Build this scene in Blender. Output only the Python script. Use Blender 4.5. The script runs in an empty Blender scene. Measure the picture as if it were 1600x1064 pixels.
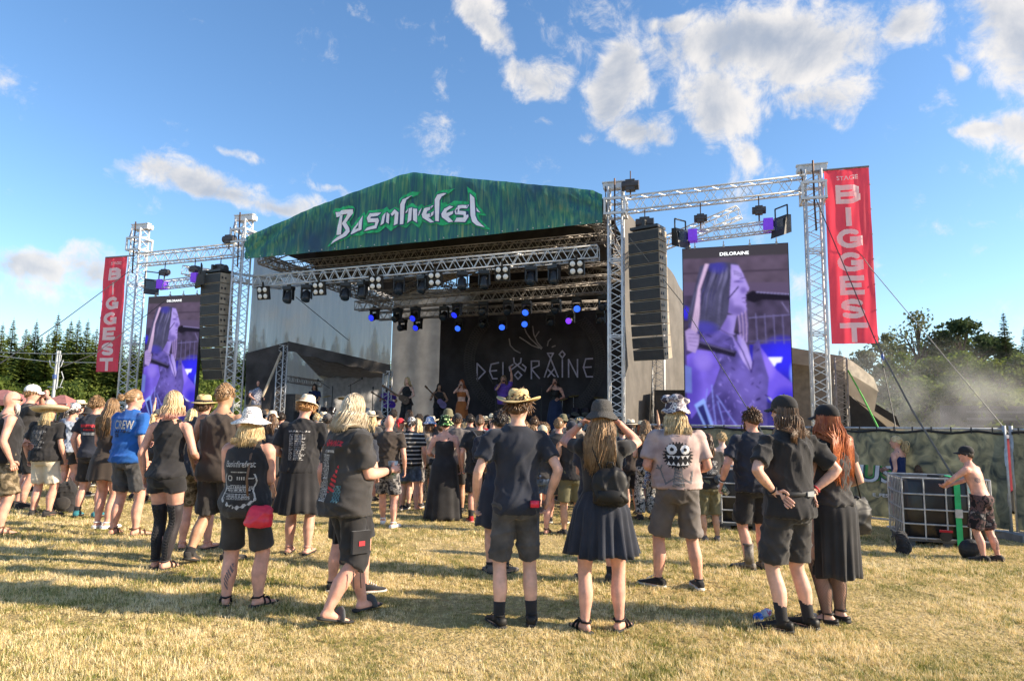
import bpy, bmesh, math, random
import numpy as np
from mathutils import Vector, Matrix
from mathutils.bvhtree import BVHTree
random.seed(7); rng = np.random.default_rng(7)
PI = math.pi; rad = math.radians
SC = bpy.context.scene; COL = SC.collection

# ------------------------------------------------------------------ camera
FPX, IW, IH = 1040.0, 1600, 1064          # focal length in photo pixels
PITCH, ROLL, CZ = math.atan(126 / FPX), rad(0.9), 1.55
FW = np.array([0, math.cos(PITCH), math.sin(PITCH)])
_u = np.array([0, -math.sin(PITCH), math.cos(PITCH)]); _r = np.array([1.0, 0, 0])
RT = math.cos(ROLL) * _r + math.sin(ROLL) * _u
UP = math.cos(ROLL) * _u - math.sin(ROLL) * _r
CAM = np.array([0, 0, CZ])
cd = bpy.data.cameras.new('camera'); cam = bpy.data.objects.new('camera', cd); COL.objects.link(cam)
cd.sensor_width = 36; cd.lens = FPX / IW * 36; cd.clip_start = 0.1; cd.clip_end = 3000
M = Matrix.Identity(4)
for i in range(3):
    M[i][0] = RT[i]; M[i][1] = UP[i]; M[i][2] = -FW[i]; M[i][3] = CAM[i]
cam.matrix_world = M
SC.camera = cam

# ------------------------------------------------------------------ light
SUN_EL, SUN_AZ = rad(25), rad(-8)         # sun low on the right, slightly behind the camera
SD = np.array([math.cos(SUN_EL) * math.cos(SUN_AZ), math.cos(SUN_EL) * math.sin(SUN_AZ), math.sin(SUN_EL)])
sl = bpy.data.lights.new('sun', 'SUN'); sun = bpy.data.objects.new('sun', sl); COL.objects.link(sun)
sl.energy = 3.8; sl.angle = rad(1.0); sl.color = (1.0, 0.85, 0.64)
sun.rotation_euler = Vector(SD).to_track_quat('Z', 'Y').to_euler(); sun.location = (30, 0, 30)
SC.view_settings.view_transform = 'Standard'; SC.view_settings.look = 'None'
SC.view_settings.gamma = 1; SC.view_settings.exposure = 1.45
SC.cycles.max_bounces = 6; SC.cycles.transparent_max_bounces = 12
SC.cycles.use_denoising = True
SC.cycles.volume_step_rate = 2.0; SC.cycles.volume_max_steps = 128

def ray(x, y): return FW + RT * (x - IW / 2) / FPX + UP * (IH / 2 - y) / FPX
def at(x, y, Y):
    """world point on photo ray (x, y) at distance Y in front of the camera"""
    d = ray(x, y); return CAM + d * (Y / d[1])

world = bpy.data.worlds.new('World'); SC.world = world; world.use_nodes = True
def build_world():
    nt = world.node_tree; N = nt.nodes; L = nt.links; N.clear()
    def nd(t, **k):
        n = N.new(t)
        for a, b in k.items(): setattr(n, a, b)
        return n
    def put(s, v):
        if isinstance(v, bpy.types.NodeSocket): L.new(v, s)
        else: s.default_value = v
    def mth(op, a, b=0.0, c=0.0):
        n = nd('ShaderNodeMath', operation=op)
        for s, v in zip(n.inputs, (a, b, c)): put(s, v)
        return n.outputs[0]
    def vec(op, a, b=(0, 0, 0)):
        n = nd('ShaderNodeVectorMath', operation=op); put(n.inputs[0], a); put(n.inputs[1], b)
        return n.outputs['Value' if op in ('DOT_PRODUCT', 'LENGTH') else 'Vector']
    def sstep(v, lo, hi):
        n = nd('ShaderNodeMapRange', interpolation_type='SMOOTHSTEP')
        put(n.inputs[0], v); n.inputs[1].default_value = lo; n.inputs[2].default_value = hi
        return n.outputs[0]
    def noise(v, sc, det, rough=0.6, dist=0.0):
        n = nd('ShaderNodeTexNoise'); put(n.inputs['Vector'], v); n.inputs['Scale'].default_value = sc
        n.inputs['Detail'].default_value = det; n.inputs['Roughness'].default_value = rough; n.inputs['Distortion'].default_value = dist
        return n.outputs[0]
    sky = nd('ShaderNodeTexSky', sky_type='NISHITA'); sky.sun_disc = False
    sky.sun_elevation = SUN_EL; sky.sun_rotation = PI / 2 - SUN_AZ
    sky.altitude = 300; sky.air_density = 1.0; sky.dust_density = 0.5; sky.ozone_density = 2.6
    hs = nd('ShaderNodeHueSaturation'); hs.inputs['Saturation'].default_value = 1.12; hs.inputs['Value'].default_value = 0.62; L.new(sky.outputs[0], hs.inputs['Color'])
    tc = nd('ShaderNodeTexCoord'); d = tc.outputs['Generated']
    sep = nd('ShaderNodeSeparateXYZ'); L.new(d, sep.inputs[0])
    X, Y, Z = sep.outputs
    Yc = mth('MAXIMUM', Y, 0.02)
    cmb = nd('ShaderNodeCombineXYZ'); L.new(mth('DIVIDE', X, Yc), cmb.inputs[0]); L.new(mth('DIVIDE', Z, Yc), cmb.inputs[1])
    wn = nd('ShaderNodeTexNoise'); L.new(d, wn.inputs['Vector']); wn.inputs['Scale'].default_value = 9.0; wn.inputs['Detail'].default_value = 3
    wv = nd('ShaderNodeVectorMath', operation='SCALE'); L.new(vec('SUBTRACT', wn.outputs['Color'], (.5, .5, .5)), wv.inputs[0]); wv.inputs['Scale'].default_value = 0.13
    P = vec('MULTIPLY', vec('ADD', cmb.outputs[0], wv.outputs[0]), (1, 1, 0))
    n1 = noise(d, 6.0, 12, 0.60, 0.5); n2 = noise(d, 26.0, 9, 0.68, 0.4); n3 = noise(d, 3.2, 5)
    n4 = noise(vec('ADD', d, (0.035, 0.01, 0.02)), 6.0, 12, 0.60, 0.5)
    # cumulus heaps: (px, py, half-length, half-height, tilt, thickness)
    B = [(1215, 70, 225, 105, -6, 1.45), (1130, 170, 95, 75, 25, 1.15), (1300, 150, 110, 55, -28, 1.0), (1410, 50, 85, 60, 0, .9),
         (1172, 245, 24, 34, 0, 0.75), (1060, 25, 55, 26, -25, 0.8), (962, 135, 72, 82, 25, 1.25), (1000, 205, 60, 52, 10, 1.05), (920, 205, 40, 22, 20, .62),
         (775, 55, 95, 40, 42, 1.15), (835, 125, 55, 48, 30, 1.05), (840, 195, 16, 16, 0, .6), (300, 285, 160, 34, 14, 1.2),
         (430, 318, 100, 24, 12, 0.9), (205, 262, 70, 20, 8, 0.7), (365, 229, 52, 16, 4, .66), (515, 300, 36, 13, 10, .64), 
         (40, 420, 105, 40, 8, 1.15), (145, 415, 105, 46, 0, 1.0), (60, 455, 200, 40, 0, .6), (1605, 60, 115, 130, 0, 1.0), (1590, 200, 95, 60, 0, 1.05),
         (1530, 195, 48, 26, 0, .95), (1490, 118, 20, 14, 0, .6), (1290, 500, 190, 80, 0, .4), (1450, 432, 60, 16, 0, .5)]
    dens = None
    for (px, py, a, b, t, amp) in B:
        r = ray(px, py); c = (r[0] / r[1], r[2] / r[1], 0)
        q = vec('SUBTRACT', P, c); t = rad(-t); k = FPX * 0.95
        u = vec('DOT_PRODUCT', q, (math.cos(t) * k / a, math.sin(t) * k / a, 0))
        v = vec('DOT_PRODUCT', q, (-math.sin(t) * k / b, math.cos(t) * k / b, 0))
        rr = mth('ADD', mth('MULTIPLY', u, u), mth('MULTIPLY', v, v))
        f = mth('MULTIPLY', mth('SUBTRACT', 1.0, mth('POWER', rr, 0.7)), amp)
        dens = f if dens is None else mth('MAXIMUM', dens, f)
    dens = mth('MAXIMUM', dens, -1.0)
    # behind the camera the same broken cumulus goes on
    back = mth('MULTIPLY', sstep(Y, 0.25, -0.05), sstep(n3, 0.5, 0.75))
    dens = mth('MAXIMUM', mth('MULTIPLY', dens, sstep(Y, 0.1, 0.3)), mth('SUBTRACT', back, 0.15))
    wob = mth('ADD', mth('MULTIPLY', mth('SUBTRACT', n1, 0.5), 2.7), mth('MULTIPLY', mth('SUBTRACT', n2, 0.5), 1.9))
    body = mth('ADD', dens, wob)
    alpha = mth('MULTIPLY', sstep(body, 0.05, 0.9), sstep(Z, 0.0, 0.06))
    lit = mth('MULTIPLY', mth('SUBTRACT', n1, n4), 3.2)
    thick = mth('SUBTRACT', mth('ADD', dens, mth('MULTIPLY', mth('SUBTRACT', n1, 0.5), 1.6)), mth('ADD', lit, mth('MULTIPLY', mth('SUBTRACT', n2, 0.5), 0.9)))
    shade = mth('MULTIPLY', sstep(thick, 0.1, 1.7), mth('ADD', 0.62, mth('MULTIPLY', n2, 0.5)))
    mixc = nd('ShaderNodeMix', data_type='RGBA'); L.new(shade, mixc.inputs[0])
    mixc.inputs[6].default_value = (2.5, 2.38, 2.25, 1); mixc.inputs[7].default_value = (0.85, 1.03, 1.34, 1)
    out = nd('ShaderNodeMix', data_type='RGBA'); L.new(mth('MULTIPLY', alpha, 0.93), out.inputs[0]); L.new(hs.outputs[0], out.inputs[6]); L.new(mixc.outputs[2], out.inputs[7])
    bg = nd('ShaderNodeBackground'); bg.inputs[1].default_value = 0.15; L.new(out.outputs[2], bg.inputs[0])
    wo = nd('ShaderNodeOutputWorld'); L.new(bg.outputs[0], wo.inputs[0])
build_world()
# ------------------------------------------------------------------ helpers
def gz(x, y): return -0.016 * max(-14, min(14, x)) - 0.025 * max(0, min(9, y - 7))
def ground_at(px, py):
    z = 0.0
    for i in range(30):
        d = ray(px, py); t = (z - CZ) / d[2]; p = CAM + d * t; z = gz(p[0], p[1])
    return p
def nrm(v): v = np.asarray(v, float); return v / (math.sqrt(float(v @ v)) + 1e-12)
def cross3(a, b): return np.array([a[1] * b[2] - a[2] * b[1], a[2] * b[0] - a[0] * b[2], a[0] * b[1] - a[1] * b[0]])
WORK = bpy.data.scenes.new('work')      # scratch scene for evaluating modifiers, removed at the end
def evaluate(o):
    WORK.collection.objects.link(o); vl = WORK.view_layers[0]; vl.update(); return bpy.data.meshes.new_from_object(o.evaluated_get(vl.depsgraph))

class MB:
    def __init__(s): s.v = []; s.f = []; s.m = []; s.n = 0
    def add(s, V, F, mat=0):
        o = s.n; V = np.asarray(V, float).tolist()
        s.v += V; s.n += len(V)
        for f in F: s.f.append(tuple(i + o for i in f)); s.m.append(mat)
    def loft(s, rings, cap=True, mat=0):
        n = len(rings[0]); V = [p for r in rings for p in r]; F = []
        for i in range(len(rings) - 1):
            for j in range(n):
                k = (j + 1) % n; F.append((i * n + j, i * n + k, (i + 1) * n + k, (i + 1) * n + j))
        if cap:
            c0 = len(V); V.append(np.mean(rings[0], 0)); V.append(np.mean(rings[-1], 0)); e = (len(rings) - 1) * n
            for j in range(n):
                k = (j + 1) % n; F.append((k, j, c0)); F.append((e + j, e + k, c0 + 1))
        s.add(V, F, mat)
    def tube(s, path, rad_, n=6, ref=None, cap=True, mat=0, flat=1.0):
        P = np.asarray(path, float); m = len(P)
        R = np.full(m, rad_) if np.isscalar(rad_) else np.asarray(rad_, float)
        T = np.gradient(P, axis=0) if m > 2 else np.repeat([P[-1] - P[0]], m, 0)
        ref = np.array((0, 0, 1.0) if ref is None else ref, float)
        if abs(nrm(T[0]) @ nrm(ref)) > 0.97: ref = np.array([0, 1.0, 0])
        th = np.linspace(0, 2 * PI, n, endpoint=False) + PI / n; rings = []
        for i in range(m):
            t = nrm(T[i]); a = nrm(ref - t * (ref @ t)); b = cross3(t, a); ref = a
            rings.append(P[i] + R[i] * (np.outer(np.cos(th), b) + flat * np.outer(np.sin(th), a)))
        s.loft(rings, cap, mat)
    def bar(s, a, b, r=0.02, n=5, mat=0): s.tube([a, b], r, n, mat=mat)
    def ell(s, c, r, R=None, n=12, m=8, mat=0, lo=-90, hi=90):
        rings = []
        for i in range(m + 1):
            ph = rad(lo + (hi - lo) * i / m); th = np.linspace(0, 2 * PI, n, endpoint=False)
            q = np.stack([r[0] * np.cos(ph) * np.cos(th), r[1] * np.cos(ph) * np.sin(th), np.full(n, r[2] * np.sin(ph))], 1)
            if R is not None: q = q @ np.asarray(R).T
            rings.append(q + np.asarray(c, float))
        s.loft(rings, True, mat)
    def box(s, c, d, ax=None, mat=0):
        c = np.asarray(c, float); A = np.eye(3) if ax is None else np.asarray(ax, float)
        V = [c + A[0] * (d[0] / 2 * i) + A[1] * (d[1] / 2 * j) + A[2] * (d[2] / 2 * k) for i in (-1, 1) for j in (-1, 1) for k in (-1, 1)]
        s.add(V, [(0, 1, 3, 2), (4, 6, 7, 5), (0, 4, 5, 1), (2, 3, 7, 6), (0, 2, 6, 4), (1, 5, 7, 3)], mat)
    def prism(s, poly, th, org, ax, ay, az, mat=0):
        """flat polygon (ax, ay coordinates about org) given thickness th along az"""
        org = np.asarray(org, float); n = len(poly)
        A = [org + ax * p[0] + ay * p[1] for p in poly]; B = [q + az * th for q in A]
        F = [tuple(range(n)), tuple(range(2 * n - 1, n - 1, -1))] + [(i, n + i, n + (i + 1) % n, (i + 1) % n) for i in range(n)]
        s.add(A + B, F, mat)
    def mesh(s, name, smooth=False):
        me = bpy.data.meshes.new(name); me.from_pydata(s.v, [], s.f)
        if any(s.m): me.polygons.foreach_set('material_index', s.m)
        if smooth: me.polygons.foreach_set('use_smooth', [True] * len(s.f))
        me.update(); return me

def obj(name, me, mats=None, parent=None, smooth=False, loc=None):
    if isinstance(me, MB): me = me.mesh(name, smooth)
    if mats is not None and not isinstance(mats, (list, tuple)): mats = [mats]
    o = bpy.data.objects.new(name, me); COL.objects.link(o)
    if mats:
        if len(me.materials) == 0:
            for m in mats: me.materials.append(m)
        else:
            for i, m in enumerate(mats):
                if me.materials[i] != m: o.material_slots[i].link = 'OBJECT'; o.material_slots[i].material = m
    if parent is not None: o.parent = parent
    if loc is not None: o.location = loc
    return o
def empty(name, loc=(0, 0, 0), rz=0, scale=1):
    o = bpy.data.objects.new(name, None); COL.objects.link(o); o.location = loc; o.rotation_euler = (0, 0, rz); o.scale = (scale,) * 3
    o.empty_display_size = 0.2; return o
def tag(o, label=None, cat=None, group=None, kind=None):
    if label: o['label'] = label
    if cat: o['category'] = cat
    if group: o['group'] = group
    if kind: o['kind'] = kind
    return o

# ------------------------------------------------------------------ materials
MATS = {}
def mat(name, col, rough=0.7, metal=0.0, var=0.12, vscale=6.0, bump=0.0, bscale=60.0, emit=0.0, spec=0.5, trans=0.0, ecol=None, island=0.0, col2=None, sheen=0.0, bdist=0.02):
    """principled material with noise-driven colour variation and fine relief"""
    if name in MATS: return MATS[name]
    m = bpy.data.materials.new(name); m.use_nodes = True; nt = m.node_tree; N, L = nt.nodes, nt.links
    b = N['Principled BSDF']; b.inputs['Roughness'].default_value = rough; b.inputs['Metallic'].default_value = metal
    b.inputs['Specular IOR Level'].default_value = spec
    if sheen: b.inputs['Sheen Weight'].default_value = sheen
    c = tuple(col) + (1,)
    tc = N.new('ShaderNodeTexCoord')
    nz = N.new('ShaderNodeTexNoise'); nz.inputs['Scale'].default_value = vscale; nz.inputs['Detail'].default_value = 5
    L.new(tc.outputs['Object'], nz.inputs['Vector'])
    mx = N.new('ShaderNodeMix'); mx.data_type = 'RGBA'
    c2 = tuple(col2) if col2 else tuple(min(1, x * (1 + 2.2 * var) + 0.01 * var) for x in col)
    c1 = tuple(col) if col2 else tuple(x * (1 - 1.6 * var) for x in col)
    mx.inputs[6].default_value = c1 + (1,); mx.inputs[7].default_value = c2 + (1,)
    mr = N.new('ShaderNodeMapRange'); mr.inputs[1].default_value = 0.3; mr.inputs[2].default_value = 0.7
    L.new(nz.outputs[0], mr.inputs[0]); fac = mr.outputs[0]
    if island:
        g = N.new('ShaderNodeNewGeometry'); md = N.new('ShaderNodeMath'); md.operation = 'MULTIPLY_ADD'
        L.new(g.outputs['Random Per Island'], md.inputs[0]); md.inputs[1].default_value = island; L.new(mr.outputs[0], md.inputs[2])
        sb = N.new('ShaderNodeMath'); sb.operation = 'SUBTRACT'; sb.use_clamp = True; L.new(md.outputs[0], sb.inputs[0]); sb.inputs[1].default_value = island / 2; fac = sb.outputs[0]
    L.new(fac, mx.inputs[0]); L.new(mx.outputs[2], b.inputs['Base Color'])
    if bump:
        n2 = N.new('ShaderNodeTexNoise'); n2.inputs['Scale'].default_value = bscale; n2.inputs['Detail'].default_value = 4; L.new(tc.outputs['Object'], n2.inputs['Vector'])
        bp = N.new('ShaderNodeBump'); bp.inputs['Strength'].default_value = bump; bp.inputs['Distance'].default_value = bdist; L.new(n2.outputs[0], bp.inputs['Height']); L.new(bp.outputs[0], b.inputs['Normal'])
    if emit:
        b.inputs['Emission Color'].default_value = tuple(ecol or col) + (1,); b.inputs['Emission Strength'].default_value = emit
    if trans:   # thin translucent sheet: light comes through from behind
        t = N.new('ShaderNodeBsdfTranslucent'); L.new(mx.outputs[2], t.inputs[0]); ms = N.new('ShaderNodeMixShader'); ms.inputs[0].default_value = trans
        L.new(b.outputs[0], ms.inputs[1]); L.new(t.outputs[0], ms.inputs[2]); L.new(ms.outputs[0], N['Material Output'].inputs[0])
    MATS[name] = m; return m

def srgb(r, g, b): return tuple(((c / 255) / 12.92 if c / 255 <= 0.04045 else ((c / 255 + 0.055) / 1.055) ** 2.4) for c in (r, g, b))
def cloth(name, rgb, rough=0.9, **k):
    k.setdefault('bump', 0.25); k.setdefault('bscale', 220); k.setdefault('var', 0.12); k.setdefault('vscale', 5); k.setdefault('spec', 0.25); k.setdefault('sheen', 0.15); k.setdefault('bdist', .004)
    return mat(name, rgb, rough, **k)
ALU = mat('aluminium', (0.60, 0.61, 0.63), 0.5, 0.25, var=0.08, vscale=4)
ALU_D = mat('aluminium_dark', (0.33, 0.30, 0.28), 0.55, 0.3, var=0.15)  # darker, warmer grey than the plain aluminium
STEEL = mat('galvanised_steel', (0.40, 0.41, 0.42), 0.5, 0.4, var=0.15, vscale=12)
BLACK = mat('black_plastic', (0.018, 0.018, 0.02), 0.45, var=0.15)
CABLE = mat('black_cable', (0.02, 0.02, 0.022), 0.6)
RUBBER = mat('rubber', (0.02, 0.02, 0.02), 0.8)

# ------------------------------------------------------------------ flat art: polygons and lettering
def poly_mask(poly, X, Y):
    P = np.asarray(poly, float); ins = np.zeros(X.shape, bool); j = len(P) - 1
    for i in range(len(P)):
        xi, yi = P[i]; xj, yj = P[j]
        if yi != yj:
            c = ((yi > Y) != (yj > Y)) & (X < (xj - xi) * (Y - yi) / (yj - yi) + xi); ins ^= c
        j = i
    return ins
_txt = {}
def text_tris(s, bold=0.0):
    """lettering from Blender's own font as triangles, height about 1, left aligned at 0"""
    if (s, bold) in _txt: return _txt[(s, bold)]
    cu = bpy.data.curves.new('t', 'FONT'); cu.body = s; cu.size = 1.0; cu.offset = bold; cu.resolution_u = 4
    o = bpy.data.objects.new('t', cu); me = evaluate(o); me.calc_loop_triangles()
    V = np.array([v.co[:2] for v in me.vertices]); T = np.array([t.vertices[:] for t in me.loop_triangles])
    bpy.data.objects.remove(o); bpy.data.curves.remove(cu); bpy.data.meshes.remove(me)
    V = V - V.min(0); w, h = V.max(0); _txt[(s, bold)] = (V, T, w, h); return _txt[(s, bold)]
def text_mesh(mb, s, org, ax, ay, h, w=None, bold=0.0, mat=0, center=True):
    """flat lettering of height h (and width w) set on the plane through org"""
    V, T, W, H = text_tris(s, bold); sy = h / H; sx = sy if w is None else w / W
    x0 = -W * sx / 2 if center else 0
    mb.add([np.asarray(org) + ax * (x0 + p[0] * sx) + ay * (p[1] * sy) for p in V], [tuple(t) for t in T], mat)
def text_mask(s, x0, y0, h, X, Y, w=None, bold=0.0):
    V, T, W, H = text_tris(s, bold); sy = h / H; sx = sy if w is None else w / W
    m = np.zeros(X.shape, bool)
    for t in T: m |= poly_mask([(x0 + V[i][0] * sx, y0 + V[i][1] * sy) for i in t], X, Y)
    return m
def stroke(pts, w):
    """polyline -> list of quads of width w"""
    out = []
    for (a, b) in zip(pts[:-1], pts[1:]):
        a = np.array(a, float); b = np.array(b, float); d = nrm(b - a); n = np.array([-d[1], d[0]]) * w / 2; e = d * w * 0.35
        out.append([a - e + n, b + e + n, b + e - n, a - e - n])
    return out
# ------------------------------------------------------------------ ground and grass
def build_ground():
    xs = np.concatenate([np.linspace(-900, -40, 14), np.linspace(-30, 30, 61), np.linspace(40, 900, 14)])
    ys = np.concatenate([np.linspace(-200, -12, 6), np.linspace(-8, 32, 61), np.linspace(45, 1500, 18)])
    V = [(x, y, gz(x, y) + 0.012 * math.sin(1.3 * x + y) * math.sin(0.9 * y - 0.4 * x)) for y in ys for x in xs]; n = len(xs)
    F = [(j * n + i, j * n + i + 1, (j + 1) * n + i + 1, (j + 1) * n + i) for j in range(len(ys) - 1) for i in range(n - 1)]
    mb = MB(); mb.add(V, F)
    m = bpy.data.materials.new('dry_turf'); m.use_nodes = True; N, L = m.node_tree.nodes, m.node_tree.links; b = N['Principled BSDF']
    b.inputs['Roughness'].default_value = 0.95; b.inputs['Specular IOR Level'].default_value = 0.1
    tc = N.new('ShaderNodeTexCoord')
    def nz(sc, det=6):
        a = N.new('ShaderNodeTexNoise'); a.inputs['Scale'].default_value = sc; a.inputs['Detail'].default_value = det; L.new(tc.outputs['Object'], a.inputs['Vector']); return a.outputs[0]
    def ramp(src, stops):
        r = N.new('ShaderNodeValToRGB'); L.new(src, r.inputs[0]); e = r.color_ramp.elements
        while len(e) < len(stops): e.new(0.5)
        for q, (p, c) in zip(e, stops): q.position = p; q.color = c + (1,)
        return r.outputs[0]
    big = ramp(nz(0.8), [(0.3, (0.25, 0.22, 0.075)), (0.5, (0.50, 0.38, 0.17)), (0.7, (0.60, 0.46, 0.24))])
    fine = ramp(nz(26, 8), [(0.3, (0.45, 0.42, 0.36)), (0.7, (1.0, 1.0, 1.0))])
    mx = N.new('ShaderNodeMix'); mx.data_type = 'RGBA'; mx.blend_type = 'MULTIPLY'; mx.inputs[0].default_value = 0.8
    L.new(big, mx.inputs[6]); L.new(fine, mx.inputs[7])
    # a bare scuffed patch of soil
    L.new(mx.outputs[2], b.inputs['Base Color'])
    bp = N.new('ShaderNodeBump'); bp.inputs['Strength'].default_value = 0.9; bp.inputs['Distance'].default_value = 0.04; L.new(nz(34, 8), bp.inputs['Height']); L.new(bp.outputs[0], b.inputs['Normal'])
    tag(obj('ground', mb, m, smooth=True), kind='structure')

BARE = [ground_at(1060, 962), ground_at(1010, 930), ground_at(1400, 930), ground_at(90, 965)]
def build_grass():
    m = bpy.data.materials.new('grass_blade'); m.use_nodes = True; N, L = m.node_tree.nodes, m.node_tree.links; b = N['Principled BSDF']
    b.inputs['Roughness'].default_value = 0.75; b.inputs['Specular IOR Level'].default_value = 0.2
    g = N.new('ShaderNodeNewGeometry'); oi = N.new('ShaderNodeObjectInfo')
    nz = N.new('ShaderNodeTexNoise'); nz.inputs['Scale'].default_value = 1.5; nz.inputs['Detail'].default_value = 7; nz.inputs['Roughness'].default_value = 0.72; L.new(g.outputs['Position'], nz.inputs['Vector'])
    a1 = N.new('ShaderNodeMath'); a1.operation = 'MULTIPLY_ADD'; L.new(oi.outputs['Random'], a1.inputs[0]); a1.inputs[1].default_value = 0.30; L.new(nz.outputs[0], a1.inputs[2])
    a2 = N.new('ShaderNodeMath'); a2.operation = 'MULTIPLY_ADD'; L.new(g.outputs['Random Per Island'], a2.inputs[0]); a2.inputs[1].default_value = 0.30; L.new(a1.outputs[0], a2.inputs[2])
    r = N.new('ShaderNodeValToRGB'); L.new(a2.outputs[0], r.inputs[0]); e = r.color_ramp.elements
    st = [(0.56, (0.15, 0.19, 0.04)), (0.68, (0.33, 0.32, 0.09)), (0.735, (0.72, 0.54, 0.23)), (0.86, (0.92, 0.75, 0.42)), (1.0, (0.92, 0.80, 0.54))]
    while len(e) < len(st): e.new(0.5)
    for q, (p, c) in zip(e, st): q.position = p; q.color = c + (1,)
    t = N.new('ShaderNodeBsdfTranslucent'); ms = N.new('ShaderNodeMixShader'); ms.inputs[0].default_value = 0.3
    L.new(r.outputs[0], b.inputs['Base Color']); L.new(r.outputs[0], t.inputs[0]); L.new(b.outputs[0], ms.inputs[1]); L.new(t.outputs[0], ms.inputs[2]); L.new(ms.outputs[0], N['Material Output'].inputs[0])
    tufts = bpy.data.collections.new('grass_tufts')
    for k in range(6):
        mb = MB()
        for i in range(20):
            a = random.uniform(0, 2 * PI); ln = random.uniform(0.022, 0.062) * (0.8 if k < 5 else 1.2); lay = random.uniform(0.7, 1.9) if k < 5 else random.uniform(.1, .8)
            x, y = random.gauss(0, 0.03), random.gauss(0, 0.03); w = random.uniform(0.0016, 0.0034)
            d = np.array([math.cos(a), math.sin(a), 0]); s_ = np.array([-d[1], d[0], 0]); p = np.array([x, y, -0.004]); V = []
            for j in range(4):
                f = j / 3; ang = lay * (0.35 + 0.65 * f); q = s_ * w * (1 - f * 0.85); V += [p - q, p + q]
                p = p + ln / 3 * (d * math.sin(ang) + np.array([0, 0, math.cos(ang)]))
            mb.add(V, [(0, 1, 3, 2), (2, 3, 5, 4), (4, 5, 7, 6)])
        me = mb.mesh('tuft'); me.materials.append(m); tufts.objects.link(bpy.data.objects.new('tuft', me))
    pts, rot, scl = [], [], []
    while len(pts) < 84000:
        d = 3.3 * (26 / 3.3) ** (random.random() ** 1.25); x = random.uniform(-0.86, 0.86) * d
        if any((x - q[0]) ** 2 * .35 + (d - q[1]) ** 2 < 0.05 and random.random() < .7 for q in BARE): continue
        n_ = math.sin(x * 2.1 + 1.3 * math.sin(d * 1.7)) * math.sin(d * 2.6 + x) 
        if random.random() < 0.25 - 0.3 * n_: continue
        pts.append((x, d, gz(x, d) + 0.004)); rot.append((random.gauss(0, .15), random.gauss(0, .15), random.uniform(0, 6.28)))
        pt = .5 + .5 * math.sin(x * 1.15 + 2.1 * math.sin(d * .9 + .6 * x)) * math.sin(d * 1.35 - .8 * math.sin(x * 1.7)); scl.append(random.uniform(0.45, 0.9) * (.5 + .75 * pt) * (1 + 0.06 * max(0, d - 5)))
    me = bpy.data.meshes.new('grass'); me.from_pydata(pts, [], [])
    at_ = me.attributes.new('rot', 'FLOAT_VECTOR', 'POINT'); at_.data.foreach_set('vector', np.array(rot, np.float32).ravel())
    at_ = me.attributes.new('scl', 'FLOAT', 'POINT'); at_.data.foreach_set('value', np.array(scl, np.float32))
    o = obj('grass', me); tag(o, 'short dry straw coloured grass over the whole field', 'grass', kind='stuff')
    ng = bpy.data.node_groups.new('scatter_tufts', 'GeometryNodeTree')
    ng.interface.new_socket('Geometry', in_out='INPUT', socket_type='NodeSocketGeometry'); ng.interface.new_socket('Geometry', in_out='OUTPUT', socket_type='NodeSocketGeometry')
    gi = ng.nodes.new('NodeGroupInput'); go = ng.nodes.new('NodeGroupOutput'); ip = ng.nodes.new('GeometryNodeInstanceOnPoints'); ci = ng.nodes.new('GeometryNodeCollectionInfo')
    ci.inputs['Collection'].default_value = tufts; ci.inputs['Separate Children'].default_value = True; ci.inputs['Reset Children'].default_value = True
    ip.inputs['Pick Instance'].default_value = True
    na = ng.nodes.new('GeometryNodeInputNamedAttribute'); na.data_type = 'FLOAT_VECTOR'; na.inputs['Name'].default_value = 'rot'
    nb = ng.nodes.new('GeometryNodeInputNamedAttribute'); nb.data_type = 'FLOAT'; nb.inputs['Name'].default_value = 'scl'
    l = ng.links; l.new(gi.outputs[0], ip.inputs['Points']); l.new(ci.outputs[0], ip.inputs['Instance']); l.new(na.outputs['Attribute'], ip.inputs['Rotation']); l.new(nb.outputs['Attribute'], ip.inputs['Scale']); l.new(ip.outputs[0], go.inputs[0])
    md = o.modifiers.new('scatter', 'NODES'); md.node_group = ng

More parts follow.
